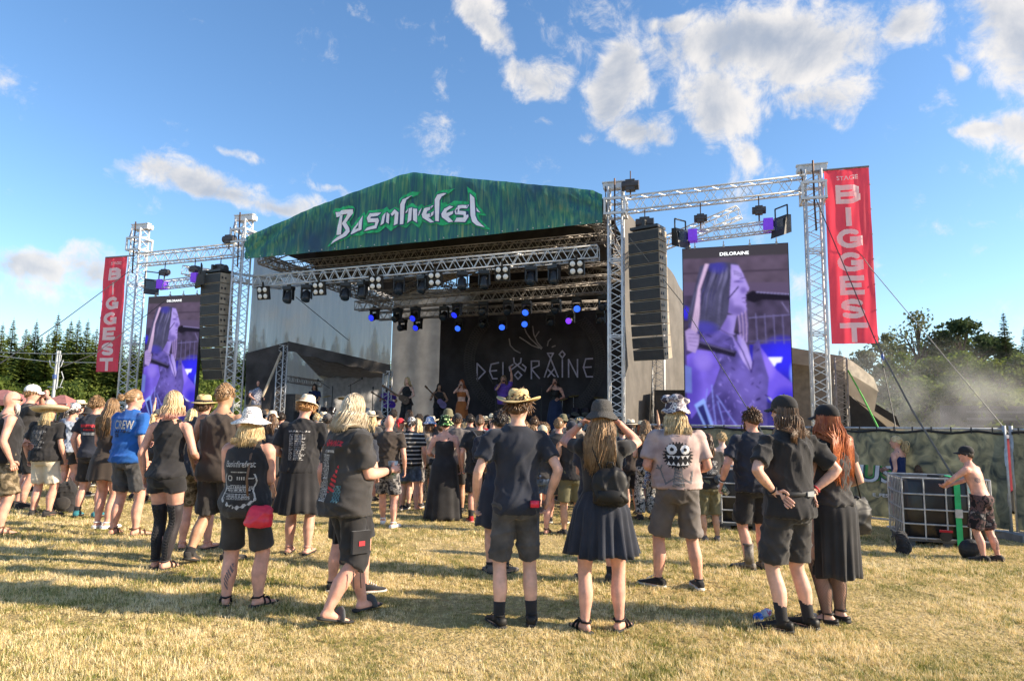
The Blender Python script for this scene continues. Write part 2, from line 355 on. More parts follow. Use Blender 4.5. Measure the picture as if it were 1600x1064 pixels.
# ------------------------------------------------------------------ trees
def leaf_mat(name, c1, c2, tr=0.35):
    return mat(name, c1, 0.8, col2=c2, vscale=0.35, island=0.9, spec=0.2, trans=tr)
BARK = mat('bark', (0.09, 0.065, 0.045), 0.95, bump=0.6, bscale=8, vscale=3)
def cards(mb, C, size, n_rand=1.0, droop=0.0):
    for c in C:
        a = nrm(rng.normal(size=3)); b = nrm(np.cross(a, rng.normal(size=3))); s_ = size * rng.uniform(0.6, 1.3)
        mb.add([c - a * s_, c + b * s_ * .55, c + a * s_, c - b * s_ * .55], [(0, 1, 2, 3)])
def spruce(seed, h=12.0):
    r = np.random.default_rng(seed); tk = MB(); tk.tube([(0, 0, -.3), (0.05, 0, h * .5), (0, 0, h * .99)], [h * .016, h * .010, .015], 7)
    cr = MB(); z = h * 0.02
    while z < h * 0.985:
        f = z / h; R = h * 0.24 * (1 - f) ** 0.98 * r.uniform(.72, 1.2) + 0.04; nb = int(7 + 7 * (1 - f))
        for k in range(nb):
            a = 2 * PI * (k + r.uniform(-.35, .35)) / nb + z * 2.4; L_ = R * r.uniform(.65, 1.15); d = np.array([math.cos(a), math.sin(a), 0])
            up = 0.45 * f - 0.25 * (1 - f) + r.normal() * .13; s_ = np.cross(d, (0, 0, 1)); m_ = max(3, int(L_ / 0.2))
            for j in range(m_):
                t = (j + .6) / m_; p = d * L_ * t + np.array([0, 0, z + up * L_ * t - 0.16 * L_ * t * t + 0.12 * L_ * t ** 3])
                tp = .3 + .7 * min(1, (1 - f) * 3.2); w = (0.17 + 0.20 * (1 - t)) * (0.62 + 0.6 * (1 - f)) * r.uniform(.7, 1.4) * tp
                for sg in (-1, 1):
                    q = p + s_ * sg * w * 1.25 + d * w * .7 + np.array([0, 0, r.uniform(-1.0, .25) * w]); e = d * 0.21 * tp + s_ * sg * .02
                    cr.add([p - e, p + e, q], [(0, 1, 2)])
        z += h * r.uniform(0.011, 0.019)
    cr.add([(-.05, 0, h * .96), (.05, 0, h * .96), (0, 0, h * 1.02)], [(0, 1, 2)])
    return tk.mesh('trunk'), cr.mesh('crown')
def broadleaf(seed, h=9.0, w=3.2, nclump=46, nleaf=95, size=0.17, low=0.16, sparse=1.0):
    r = np.random.default_rng(seed); tk = MB(); cr = MB()
    tk.tube([(0, 0, -.3), (r.normal() * .15, r.normal() * .15, h * .35), (r.normal() * .3, r.normal() * .3, h * .8)], [h * .022, h * .016, .03], 7)
    for i in range(nclump):
        f = low + (1 - low) * r.random() ** 0.85; a = r.uniform(0, 2 * PI); prof = math.sin(PI * min(1, (f - low * .6) / (1 - low * .6)) ** 0.8) ** 0.7
        rr = w * prof * r.uniform(.25, 1) ** .6; c = np.array([math.cos(a) * rr, math.sin(a) * rr, h * f * .96])
        tk.tube([(0, 0, h * max(.1, f - .25)), c * (.55, .55, 1) - (0, 0, h * .08), c], [h * .007, h * .004, .012], 4)
        s_ = r.uniform(.5, 1.1) * w * .33; n = int(nleaf * sparse * r.uniform(.6, 1.3))
        P = r.normal(size=(n, 3)); P = P / np.linalg.norm(P, axis=1)[:, None] * (r.random(n) ** .45)[:, None] * s_ * np.array([1, 1, .72])
        cards(cr, c + P, size)
    return tk.mesh('trunk'), cr.mesh('crown')
def plant(kind, name, protos, k, x, y, h0, h, label, cat, group, leaf, rz=None):
    e = empty(name, (x, y, gz(x, y)), random.uniform(0, 6.28) if rz is None else rz); s_ = h / h0; e.scale = (s_ * random.uniform(.9, 1.1), s_ * random.uniform(.9, 1.1), s_)
    tag(e, label, cat, group); t, c = protos[k % len(protos)]
    obj('trunk', t, BARK, e); obj('crown', c, leaf, e)
def build_trees():
    SP = [spruce(s) for s in (1, 2, 3, 4)]; BR = [broadleaf(s) for s in (11, 12, 13)]; BU = [broadleaf(s, 4.0, 2.6, 40, 90, .14, .02) for s in (21, 22)]
    AIRY = [broadleaf(31, 9, 3.0, 60, 45, .12, .2, .8)]; PINE = [spruce(41)]
    g1 = leaf_mat('spruce_green', (0.06, 0.10, 0.026), (0.23, 0.28, 0.06), .5); g2 = leaf_mat('leaf_green', (0.06, 0.10, 0.018), (0.17, 0.21, 0.04), .45)
    g3 = leaf_mat('leaf_pale', (0.09, 0.105, 0.05), (0.19, 0.2, 0.1), .45); g4 = leaf_mat('spruce_dark', (0.04, 0.065, 0.028), (0.085, 0.115, 0.045)); g5 = leaf_mat('leaf_bright', (0.09, 0.13, 0.018), (0.2, 0.24, 0.035), .5)
    def P(px, py, Y):
        p = at(px, py, Y); return p[0], p[1], p[2] - gz(p[0], p[1])
    # spruce wood on the left: photo tree tops
    tops = [(5, 505), (22, 498), (42, 512), (58, 500), (76, 520), (92, 490), (112, 500), (124, 497), (138, 500), (152, 512), (168, 520), (190, 515), (212, 520), (232, 528), (256, 520), (280, 530), (305, 524), (322, 516), (345, 530), (372, 530),
            (398, 505), (412, 512), (432, 528), (448, 516), (466, 524), (490, 532), (520, 536), (545, 530), (575, 540), (600, 538), (630, 544)]
    for i, (px, py) in enumerate(tops):
        x, y, h = P(px, py, random.uniform(50, 60)); plant('s', 'spruce_tree', SP, i, x, y, 12, h, 'tall sunlit spruce in the wood front row, ' + ('left of the far red banner' if px < 155 else 'behind far screen and tower' if px < 385 else 'seen through the grey mesh'), 'tree', 'spruces of the wood left of the stage', g1)
    for i in range(34):
        px = -14 + i * 20; x, y, h = P(px, 522 + random.uniform(-14, 22), random.uniform(62, 72)); plant('s', 'spruce_tree', SP, i + 1, x, y, 12, h, 'spruce in the back row of the wood, seen between the front ones', 'tree', 'spruces in the back row of the wood', g1)
    for i in range(12):
        px = -20 + i * 35 + random.uniform(-9, 9); x, y, h = P(px, 605 + random.uniform(-28, 14), random.uniform(44, 51)); plant('b', 'wood_edge_bush', BU, i, x, y, 4, h, 'dark green bush along the foot of the spruce wood', 'bush', 'bushes at the foot of the spruce wood', g2 if i % 3 == 0 else g1)
    # mixed trees on the right
    R = [(1432, 486, 62, AIRY, 'pale_tree', 'tall pale airy tree rising behind the smoke', g3), (1500, 496, 60, BR, 'broadleaf_tree', 'dark round broadleaf tree between pale tree and tall conifer', g4),
         (1567, 486, 55, PINE, 'conifer_tree', 'tall dark conifer with spreading tiers against the sky', g4), (1478, 515, 64, BR, 'broadleaf_tree', 'broadleaf tree just beside the pale airy tree', g2),
         (1535, 520, 64, BR, 'broadleaf_tree', 'rounded dark tree left of the tall conifer', g4), (1600, 512, 58, SP, 'spruce_tree', 'spruce cut by the picture edge beside the tall conifer', g4),
         (1385, 520, 75, BR, 'broadleaf_tree', 'hazy tree behind the lower end of the red banner', g3), (1350, 545, 80, BR, 'broadleaf_tree', 'low hazy tree showing under the red banner', g3), (1312, 545, 78, SP, 'spruce_tree', 'small hazy spruce behind the stage side tarpaulin', g3),
         (1410, 550, 54, BR, 'broadleaf_tree', 'mid green tree standing in the drifting smoke', g2), (1460, 556, 50, BR, 'broadleaf_tree', 'green tree in front of the pale airy tree', g2), (1510, 548, 48, BR, 'broadleaf_tree', 'leafy tree under the dark round tree', g2),
         (1555, 560, 46, BR, 'broadleaf_tree', 'bright leafy tree under the tall conifer', g5), (1595, 552, 46, BR, 'broadleaf_tree', 'leafy tree at the picture edge over the dark hoarding', g2), (1440, 590, 42, BU, 'leafy_bush', 'bush low in the smoke', g2), (1500, 600, 40, BU, 'leafy_bush', 'bright bush above the dark hoarding end', g5), (1545, 600, 40, BU, 'leafy_bush', 'large sunlit bush above the dark hoarding', g5), (1590, 612, 40, BU, 'leafy_bush', 'sunlit bush above hoarding at picture edge', g5), (1640, 560, 46, BR, 'broadleaf_tree', 'leafy tree mostly beyond the picture edge', g2)]
    H0 = {id(SP): 12, id(PINE): 12, id(BR): 9, id(AIRY): 9, id(BU): 4}
    for i, (px, py, Y, pr, nm, lab, lf) in enumerate(R):
        x, y, h = P(px, py, Y); plant('r', nm, pr, i, x, y, H0[id(pr)], h, lab, 'tree' if 'tree' in nm else 'bush', 'trees behind the stage side', lf)
    for i in range(16):
        px = 1300 + i * 24; x, y, h = P(px, 612 + random.uniform(-14, 8), random.uniform(64, 70)); plant('b', 'hedge_bush', BU, i, x, y, 4, h, 'dark green bush in the hedge behind the smoke', 'bush', 'hedge behind the smoke', g2)
build_ground(); build_grass(); build_trees()
# ------------------------------------------------------------------ stage frame: u along the front, v backwards, z up
SA = rad(-16.97); SU = np.array([math.cos(SA), math.sin(SA), 0]); SV = np.array([-math.sin(SA), math.cos(SA), 0]); SO = np.array([-8.571, 20.578, 0]); ZZ = np.array([0, 0, 1.0])
def S(u, v, z): return SO + SU * u + SV * v + ZZ * z
def st(px, py, v):
    d = ray(px, py); t = ((SO + SV * v - CAM) @ SV) / (d @ SV); q = CAM + d * t - SO
    return float(q @ SU), float(q[2])
def truss(name, p0, p1, w, h, label, cat, group=None, m=ALU, r=0.025, rd=0.011, up=ZZ, bay=None, parent=None):
    """box truss: four chords and zig-zag lacing on each side"""
    p0 = np.asarray(p0, float); p1 = np.asarray(p1, float); d = nrm(p1 - p0); L_ = np.linalg.norm(p1 - p0)
    up = nrm(up - d * (np.asarray(up) @ d)); sd = np.cross(d, up)
    if parent is None: e = empty(name, p0); tag(e, label, cat, group)
    else: e = parent
    C = [sd * w / 2 * i + up * h / 2 * j for i, j in ((-1, -1), (1, -1), (1, 1), (-1, 1))]
    off = p0 * 0 if parent is not None else p0
    for c in C:
        mb = MB(); mb.bar(p0 + c - off, p1 + c - off, r, 8); obj('chord', mb, m, e, True)
    n = max(2, round(L_ / (bay or max(w, h) * 1.15))); mb = MB()
    for i in range(4):
        a, b = C[i], C[(i + 1) % 4]
        for k in range(n):
            q0 = p0 + d * L_ * k / n; q1 = p0 + d * L_ * (k + 1) / n; qm = (q0 + q1) / 2
            mb.bar(q0 + a - off, qm + b - off, rd, 4); mb.bar(qm + b - off, q1 + a - off, rd, 4)
        for q0 in (p0, p1): mb.bar(q0 + a - off, q0 + b - off, rd, 4)
    obj('lacing', mb, m, e); return e
TW = 0.36
def tower(u, label):
    p = S(u, 0, 0); g = gz(p[0], p[1]); e = empty('truss_tower', p + ZZ * g); tag(e, label, 'truss tower', 'truss towers of the stage')
    mb = MB()
    rot = np.array([SU, SV, ZZ])
    T = empty('x'); bpy.data.objects.remove(T)
    H = 7.75 - g
    C = [SU * TW / 2 * i + SV * TW / 2 * j for i, j in ((-1, -1), (1, -1), (1, 1), (-1, 1))]
    for c in C:
        b = MB(); b.bar(c, c + ZZ * H, 0.028, 8); obj('chord', b, ALU, e, True)
    n = 20; b = MB()
    for i in range(4):
        a, c = C[i], C[(i + 1) % 4]
        for k in range(n):
            z0, z1 = H * k / n, H * (k + 1) / n; zm = (z0 + z1) / 2
            b.bar(a + ZZ * z0, c + ZZ * zm, .012, 4); b.bar(c + ZZ * zm, a + ZZ * z1, .012, 4)
            if k % 5 == 0: b.bar(a + ZZ * z0, c + ZZ * z0, .016, 4); b.bar(a + ZZ * (z0 + .05), c + ZZ * (z0 + .05), .016, 4)
    obj('lacing', b, ALU, e)
    b = MB(); b.box(ZZ * (H + .08), (.66, .10, .16), rot); b.box(ZZ * (H + .17), (.72, .16, .03), rot); b.box(ZZ * (H + .08) + SV * .16, (.66, .06, .16), rot)
    for s_ in (-.26, .26): b.tube([SU * s_ - SV * .06 + ZZ * (H + .08), SU * s_ + SV * .2 + ZZ * (H + .08)], .085, 12, mat=0)
    obj('head_block', b, ALU, e)
    b = MB(); z = 7.2 - g
    for dz in (-.2, .2):
        for c, d_ in ((SU * .26, SV), (-SU * .26, SV), (SV * .26, SU), (-SV * .26, SU)): b.box(c + ZZ * (z + dz), (.58, .05, .06), np.array([d_, np.cross(ZZ, d_), ZZ]))
    for i in (-1, 1):
        for j in (-1, 1): b.box(SU * .26 * i + SV * .26 * j + ZZ * z, (.05, .05, .44), rot)
    obj('sleeve_block', b, ALU, e)
    b = MB(); b.tube([SU * -.26 - SV * .1 + ZZ * (H + .05), SU * -.24 - SV * .2 + ZZ * (z + .2)], .014, 5); b.tube([-SV * .22 + ZZ * (H + .2), -SV * .21 + ZZ * (z - .3), -SV * .2 + SU * .02 + ZZ * (z - 1)], .022, 6); obj('chain', b, mat('chain', (.09, .05, .035), .6, .5), e)
    b = MB(); b.box(ZZ * .03, (.9, .9, .06), rot); obj('base_plate', b, STEEL, e)
for u, lab in ((-4.15, 'outermost truss tower beside the far red banner'), (0, 'truss tower under the lower end of the green roof banner'), (11.79, 'truss tower between the stage opening and the hanging speakers'), (16.6, 'truss tower holding the large near red banner')): tower(u, lab)
CR = truss('cross_truss', S(11.98, -.05, 7.25), S(16.42, -.05, 7.42), .30, .38, 'aluminium truss bridging the two towers above the large screen', 'truss', 'cross trusses')
CL = truss('cross_truss', S(-3.97, -.05, 6.68), S(-.2, -.05, 6.78), .30, .36, 'aluminium truss bridging the two towers above the small far screen', 'truss', 'cross trusses')
truss('screen_bar', S(13.5, -.05, 6.28), S(15.7, -.05, 6.42), .24, .24, 'short truss carrying the large screen', 'truss', 'screen trusses', r=.02, rd=.01)
truss('screen_bar', S(-3.2, -.05, 5.78), S(-1.55, -.05, 5.86), .24, .24, 'short truss carrying the far screen', 'truss', 'screen trusses', r=.02, rd=.01)
truss('outrigger_truss', S(11.9, 1.2, 6.1), S(14.9, 0.3, 6.95), .28, .28, 'slanting truss running out from the stage behind the large screen', 'truss', r=.02, rd=.01)
truss('outrigger_truss', S(-2.6, .4, 6.35), S(.6, 1.2, 5.9), .28, .28, 'slanting truss running from the roof towards the far screen', 'truss', r=.02, rd=.01)

# ------------------------------------------------------------------ roof with the green banner
def fascia_top(u):
    P = [(0.3, 7.12), (2.9, 7.95), (5.6, 8.63), (6.0, 8.67), (6.66, 8.53), (8.16, 8.24), (11.2, 7.68), (11.47, 7.52)]
    return float(np.interp(u, [p[0] for p in P], [p[1] for p in P]))
def fascia_bot(u): return float(np.interp(u, [.3, 6.4, 11.47], [6.42, 6.58, 6.77]))
def fascia_v(u, z):
    t = (z - fascia_bot(u)) / (fascia_top(u) - fascia_bot(u) + 1e-6)
    t = min(1, max(0, t)); w_ = .25 + .75 * math.sin(PI * t) ** .6
    return -0.25 - w_ * 0.045 * math.sin(9 * u + 3 * math.sin(2 * u) + 2.5 * t * (u - 6)) * (0.35 + t * .8) - w_ * 0.03 * math.sin(23 * u + 7 * t + math.sin(5 * u) * 2) * t + 0.012 * math.sin(4 * u - 5 * t)
def banner_mat():
    m = bpy.data.materials.new('green_banner_print'); m.use_nodes = True; N, L = m.node_tree.nodes, m.node_tree.links; b = N['Principled BSDF']; b.inputs['Roughness'].default_value = .6
    tc = N.new('ShaderNodeTexCoord')
    mp = N.new('ShaderNodeMapping'); mp.inputs['Scale'].default_value = (7.5, 7.5, .6); mp.inputs['Rotation'].default_value = (0, .35, 0); L.new(tc.outputs['Object'], mp.inputs[0])
    a = N.new('ShaderNodeTexNoise'); a.inputs['Scale'].default_value = 1.6; a.inputs['Detail'].default_value = 7; a.inputs['Distortion'].default_value = .7; L.new(mp.outputs[0], a.inputs[0])
    r = N.new('ShaderNodeValToRGB'); L.new(a.outputs[0], r.inputs[0]); e = r.color_ramp.elements
    st_ = [(.26, (.03, .085, .19)), (.42, (.03, .18, .19)), (.52, (.055, .27, .18)), (.64, (.16, .36, .20)), (.78, (.42, .44, .18))]
    while len(e) < 5: e.new(.5)
    for q, (p, c) in zip(e, st_): q.position = p; q.color = c + (1,)
    n2 = N.new('ShaderNodeTexNoise'); n2.inputs['Scale'].default_value = .55; n2.inputs['Detail'].default_value = 3; L.new(tc.outputs['Object'], n2.inputs[0])
    r2 = N.new('ShaderNodeMapRange'); r2.inputs[1].default_value = .5; r2.inputs[2].default_value = .72; L.new(n2.outputs[0], r2.inputs[0])
    mx = N.new('ShaderNodeMix'); mx.data_type = 'RGBA'; L.new(r2.outputs[0], mx.inputs[0]); L.new(r.outputs[0], mx.inputs[6]); mx.inputs[7].default_value = (.03, .09, .17, 1)
    L.new(mx.outputs[2], b.inputs['Base Color'])
    t = N.new('ShaderNodeBsdfTranslucent'); ms = N.new('ShaderNodeMixShader'); ms.inputs[0].default_value = .25; L.new(mx.outputs[2], t.inputs[0]); L.new(b.outputs[0], ms.inputs[1]); L.new(t.outputs[0], ms.inputs[2]); L.new(ms.outputs[0], N['Material Output'].inputs[0])
    return m
def build_roof():
    e = empty('roof_banner', S(0.3, -.25, 6.42)); o0 = S(.3, -.25, 6.42); tag(e, 'green and blue printed banner across the gable of the stage roof', 'banner')
    mb = MB(); nu, nt = 130, 16; V = []
    for i in range(nu + 1):
        u = .3 + (11.47 - .3) * i / nu
        for j in range(nt + 1):
            z = fascia_bot(u) + (fascia_top(u) - fascia_bot(u)) * j / nt; V.append(S(u, fascia_v(u, z), z) - o0)
    mb.add(V, [(i * (nt + 1) + j, (i + 1) * (nt + 1) + j, (i + 1) * (nt + 1) + j + 1, i * (nt + 1) + j + 1) for i in range(nu) for j in range(nt)])
    obj('cloth', mb, banner_mat(), e, True)
    b = MB()
    for i in range(26):
        u = .45 + i * .435; z = fascia_bot(u) + .05; b.ell(S(u, fascia_v(u, z) - .012, z) - o0, (.02, .02, .02), n=6, m=4)
    obj('eyelets', b, ALU, e)
    # lettering traced as flat print on the cloth
    def zp(x, y): return st(500 + x / 5.714, 280 + y / 5.714, -.27)
    GREEN = [(98, 592), (62, 606), (140, 500), (165, 350), (135, 345), (120, 285), (150, 262), (285, 236), (312, 262), (300, 305), (262, 380), (275, 425), (400, 292), (410, 330), (440, 285), (570, 265), (595, 243), (622, 280), (680, 250), (705, 265), (712, 190), (745, 138), (800, 120), (900, 108), (835, 165), (782, 180), (765, 238), (830, 218), (870, 243), (912, 223), (935, 250), (1012, 215), (1022, 165), (1055, 108), (1110, 97), (1212, 90), (1142, 133), (1095, 162), (1085, 212), (1137, 203), (1132, 230), (1195, 198), (1325, 200), (1308, 62), (1392, 128), (1402, 215), (1484, 326), (1418, 322), (1432, 358), (1520, 450), (1465, 445), (1378, 422), (1350, 395), (1310, 412), (1195, 397), (1130, 402), (1085, 418), (1040, 397), (985, 407), (920, 378), (885, 437), (820, 390), (770, 437), (700, 412), (635, 467), (585, 424), (520, 477), (400, 484), (375, 507), (282, 508), (240, 522)]
    WHITE = [[(145, 300), (290, 268), (292, 302), (232, 390), (262, 438), (268, 470), (232, 508), (98, 585), (120, 553), (205, 490), (230, 458), (205, 402), (250, 312), (152, 345)], [(183, 335), (215, 326), (190, 498), (155, 503)],
             [(278, 492), (300, 442), (352, 392), (351, 412), (318, 455), (352, 442), (350, 468), (285, 497)], [(356, 385), (388, 330), (378, 455), (351, 470)],
             [(425, 352), (455, 312), (545, 300), (522, 330), (462, 340), (457, 356), (522, 350), (530, 375), (506, 440), (400, 468), (424, 437), (490, 416), (496, 386), (435, 392)],
             [(556, 335), (588, 300), (572, 396), (540, 416)], [(596, 296), (626, 318), (616, 402), (592, 386)], [(638, 318), (672, 274), (706, 302), (696, 402), (665, 417), (674, 312), (650, 335)],
             [(715, 407), (722, 230), (740, 182), (775, 160), (838, 156), (800, 168), (768, 182), (755, 222), (745, 402)], [(760, 300), (788, 262), (784, 285), (772, 302)], [(784, 396), (795, 265), (832, 262), (822, 372)], [(838, 270), (866, 265), (868, 390), (838, 372)], [(872, 302), (916, 262), (902, 300), (880, 332)],
             [(915, 322), (940, 270), (1000, 240), (1024, 240), (962, 290), (957, 318), (1024, 290), (1016, 322), (972, 345), (1022, 386), (985, 390), (925, 352)], [(1035, 378), (1033, 190), (1055, 146), (1105, 128), (1132, 130), (1088, 160), (1072, 195), (1066, 382)],
             [(1085, 312), (1110, 265), (1160, 240), (1192, 250), (1132, 285), (1127, 303), (1192, 287), (1187, 312), (1146, 335), (1192, 382), (1150, 387), (1090, 342)],
             [(1205, 292), (1240, 240), (1335, 233), (1316, 264), (1252, 268), (1247, 288), (1322, 295), (1332, 340), (1302, 390), (1203, 385), (1225, 350), (1290, 350), (1290, 326), (1215, 320)], [(1338, 130), (1376, 165), (1390, 330), (1410, 375), (1472, 432), (1400, 416), (1365, 386), (1350, 330)], [(1396, 255), (1434, 302), (1402, 290)]]
    def conform(poly, off, name, m, cell=.035):
        Q = np.array([zp(*p) for p in poly]); x0, y0 = Q.min(0); x1, y1 = Q.max(0); bm_ = bmesh.new()
        f = bm_.faces.new([bm_.verts.new((x, y, 0)) for x, y in Q]); bmesh.ops.triangulate(bm_, faces=[f])
        k = x0 + .12
        while k < x1:
            bmesh.ops.bisect_plane(bm_, geom=bm_.verts[:] + bm_.edges[:] + bm_.faces[:], plane_co=(k, 0, 0), plane_no=(1, 0, 0)); k += .12
        k = y0 + .2
        while k < y1:
            bmesh.ops.bisect_plane(bm_, geom=bm_.verts[:] + bm_.edges[:] + bm_.faces[:], plane_co=(0, k, 0), plane_no=(0, 1, 0)); k += .2
        for v in bm_.verts: v.co = S(v.co.x, fascia_v(v.co.x, v.co.y) - off, v.co.y) - o0
        me = bpy.data.meshes.new(name); bm_.to_mesh(me); bm_.free(); return obj(name, me, m, e, True)
    conform(GREEN, .022, 'logo_outline', mat('print_green', (.015, .42, .15), .6, var=.25, vscale=9))
    nv = mat('print_navy', (.02, .055, .15), .6, var=.3, vscale=5)
    wm = mat('print_lilac', (.86, .84, .92), .55, var=.02)
    def grow(P, k):
        P = np.array(P, float); A = .5 * np.sum(P[:, 0] * np.roll(P[:, 1], -1) - np.roll(P[:, 0], -1) * P[:, 1]); out = []
        for i in range(len(P)):
            a = nrm(P[i] - P[i - 1]); b = nrm(P[(i + 1) % len(P)] - P[i]); n1 = np.array([a[1], -a[0]]); n2 = np.array([b[1], -b[0]]); q = nrm(n1 + n2); out.append(P[i] + q * k * (1 if A > 0 else -1) * min(1.6, 1 / max(.4, q @ n1)))
        return out
    for i, w in enumerate(WHITE): conform(w, .052, 'letter', wm); conform(grow(w, 8), .030 + .0009 * i, 'letter_border', nv)  # each letter gets a printed navy border
    # roof sheet over the whole stage
    r = empty('stage_roof', S(0, 0, 6.4)); o1 = S(0, 0, 6.4); tag(r, 'dark underside of the pitched tarpaulin roof over the stage', 'roof')
    dk = mat('roof_sheet', (.055, .048, .046), .85, var=.2, vscale=1.5)  # sheet colour lightened in place of haze under the roof
    us = [.3, 1.5, 2.9, 4.2, 5.6, 6.0, 6.66, 8.16, 9.7, 11.2, 11.47]; vs = np.linspace(-.2, 10.5, 9); mb = MB()
    V = [S(u, v, fascia_top(u) - .03 + .05 * math.sin(v * 2.2) ** 2 - .06) - o1 for u in us for v in vs]; n = len(vs)
    mb.add(V, [(i * n + j, (i + 1) * n + j, (i + 1) * n + j + 1, i * n + j + 1) for i in range(len(us) - 1) for j in range(n - 1)]); obj('sheet', mb, dk, r, True)
    mb = MB()   # dark drop just behind the banner, and black soft goods under the roof
    mb.add([S(1.2, 2.2, 6.0) - o1, S(11.4, 2.2, 6.35) - o1, S(11.4, 2.2, 7.5) - o1, S(6, 2.2, 8.5) - o1, S(1.2, 2.2, 7.3) - o1], [(0, 1, 2, 3, 4)]); obj('border_drape', mb, dk, r)
    mb = MB(); mb.add([S(1, 10.2, .3) - o1, S(11.6, 10.2, .3) - o1, S(11.6, 10.2, 8) - o1, S(6, 10.2, 8.6) - o1, S(3.8, 10.2, 8) - o1, S(3.8, 10.2, 0.3) - o1], [(1, 2, 3, 4, 5)]); obj('rear_drape', mb, dk, r)
    for k, v in enumerate((.35, 2.6, 5.2, 7.8)):
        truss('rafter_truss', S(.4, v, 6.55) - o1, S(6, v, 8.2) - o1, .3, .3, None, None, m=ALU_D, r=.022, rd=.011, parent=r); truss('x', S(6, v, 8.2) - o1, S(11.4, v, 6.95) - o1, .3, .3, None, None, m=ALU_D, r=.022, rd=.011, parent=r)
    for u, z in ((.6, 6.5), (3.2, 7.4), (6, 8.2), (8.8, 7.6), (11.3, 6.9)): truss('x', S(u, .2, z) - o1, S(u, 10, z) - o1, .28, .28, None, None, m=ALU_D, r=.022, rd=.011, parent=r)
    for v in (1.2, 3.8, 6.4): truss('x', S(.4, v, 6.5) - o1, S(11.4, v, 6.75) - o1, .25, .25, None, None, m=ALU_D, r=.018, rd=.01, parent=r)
    # rear legs of the roof
    for u, v, lab in ((4.6, 9.6, 'pale truss leg behind the stage, beside the black backdrop'), (12.6, 3.2, 'truss leg behind the near loudspeaker stack, lower part bare'), (3.95, 8.9, 'pale rear truss leg rising behind the musicians')):
        p = S(u, v, 0); truss('support_mast', p + ZZ * gz(p[0], p[1]), S(u, v, 6.4 if u < 11 else 6.2), .34, .34, lab, 'truss mast', 'rear truss masts', r=.026, up=SV)
    # walls
    mm = bpy.data.materials.new('grey_scrim'); mm.use_nodes = True; N, L = mm.node_tree.nodes, mm.node_tree.links; b = N['Principled BSDF']; b.inputs['Roughness'].default_value = .95; b.inputs['Specular IOR Level'].default_value = .05
    tc = N.new('ShaderNodeTexCoord'); wv = N.new('ShaderNodeTexNoise'); mp = N.new('ShaderNodeMapping'); mp.inputs['Scale'].default_value = (3, 3, .25); L.new(tc.outputs['Object'], mp.inputs[0]); L.new(mp.outputs[0], wv.inputs[0]); wv.inputs['Scale'].default_value = 2; wv.inputs['Detail'].default_value = 4
    cr = N.new('ShaderNodeValToRGB'); L.new(wv.outputs[0], cr.inputs[0]); cr.color_ramp.elements[0].color = (.50, .47, .44, 1); cr.color_ramp.elements[1].color = (.70, .66, .62, 1); L.new(cr.outputs[0], b.inputs['Base Color']); bp = N.new('ShaderNodeBump'); bp.inputs['Strength'].default_value = .8; bp.inputs['Distance'].default_value = .12; L.new(wv.outputs[0], bp.inputs['Height']); L.new(bp.outputs[0], b.inputs['Normal'])
    tl = N.new('ShaderNodeBsdfTranslucent'); L.new(cr.outputs[0], tl.inputs[0]); m1 = N.new('ShaderNodeMixShader'); m1.inputs[0].default_value = .45; L.new(b.outputs[0], m1.inputs[1]); L.new(tl.outputs[0], m1.inputs[2])
    tr = N.new('ShaderNodeBsdfTransparent'); m2 = N.new('ShaderNodeMixShader'); m2.inputs[0].default_value = .11; L.new(m1.outputs[0], m2.inputs[1]); L.new(tr.outputs[0], m2.inputs[2]); L.new(m2.outputs[0], N['Material Output'].inputs[0])
    def sheet(name, fn, nu, nv, m, label, cat):
        P = [[fn(i / nu, j / nv) for j in range(nv + 1)] for i in range(nu + 1)]; o = P[0][0]; mb = MB()
        mb.add([p - o for r_ in P for p in r_], [(i * (nv + 1) + j, (i + 1) * (nv + 1) + j, (i + 1) * (nv + 1) + j + 1, i * (nv + 1) + j + 1) for i in range(nu) for j in range(nv)])
        return tag(obj(name, mb, m, None, True, loc=o), label, cat)
    sheet('side_scrim', lambda a, b: S(.15 + .07 * math.sin(a * 46 + 2 * math.sin(a * 9 + b)), .3 + 9.6 * a, 0.2 + 6.6 * b + .5 * b * math.sin(a * 1.0)), 60, 3, mm, 'grey see-through mesh closing the far side of the stage, trees showing through', 'mesh wall')
    sheet('rear_scrim', lambda a, b: S(.2 + 4.2 * a, 10.0 + .015 * math.sin(a * 25), 0.2 + 7.2 * b), 40, 3, mat('rear_scrim_cloth', (.30, .29, .285), .85, trans=.5, var=.1, vscale=2), 'plain grey sheet closing the back of the stage beside the backdrop', 'sheet')
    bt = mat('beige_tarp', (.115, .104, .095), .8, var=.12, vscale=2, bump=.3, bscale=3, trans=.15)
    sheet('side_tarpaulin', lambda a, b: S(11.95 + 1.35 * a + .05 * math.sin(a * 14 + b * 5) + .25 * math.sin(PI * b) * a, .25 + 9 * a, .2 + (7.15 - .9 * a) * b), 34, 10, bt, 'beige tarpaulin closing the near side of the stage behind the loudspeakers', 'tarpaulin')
build_roof()

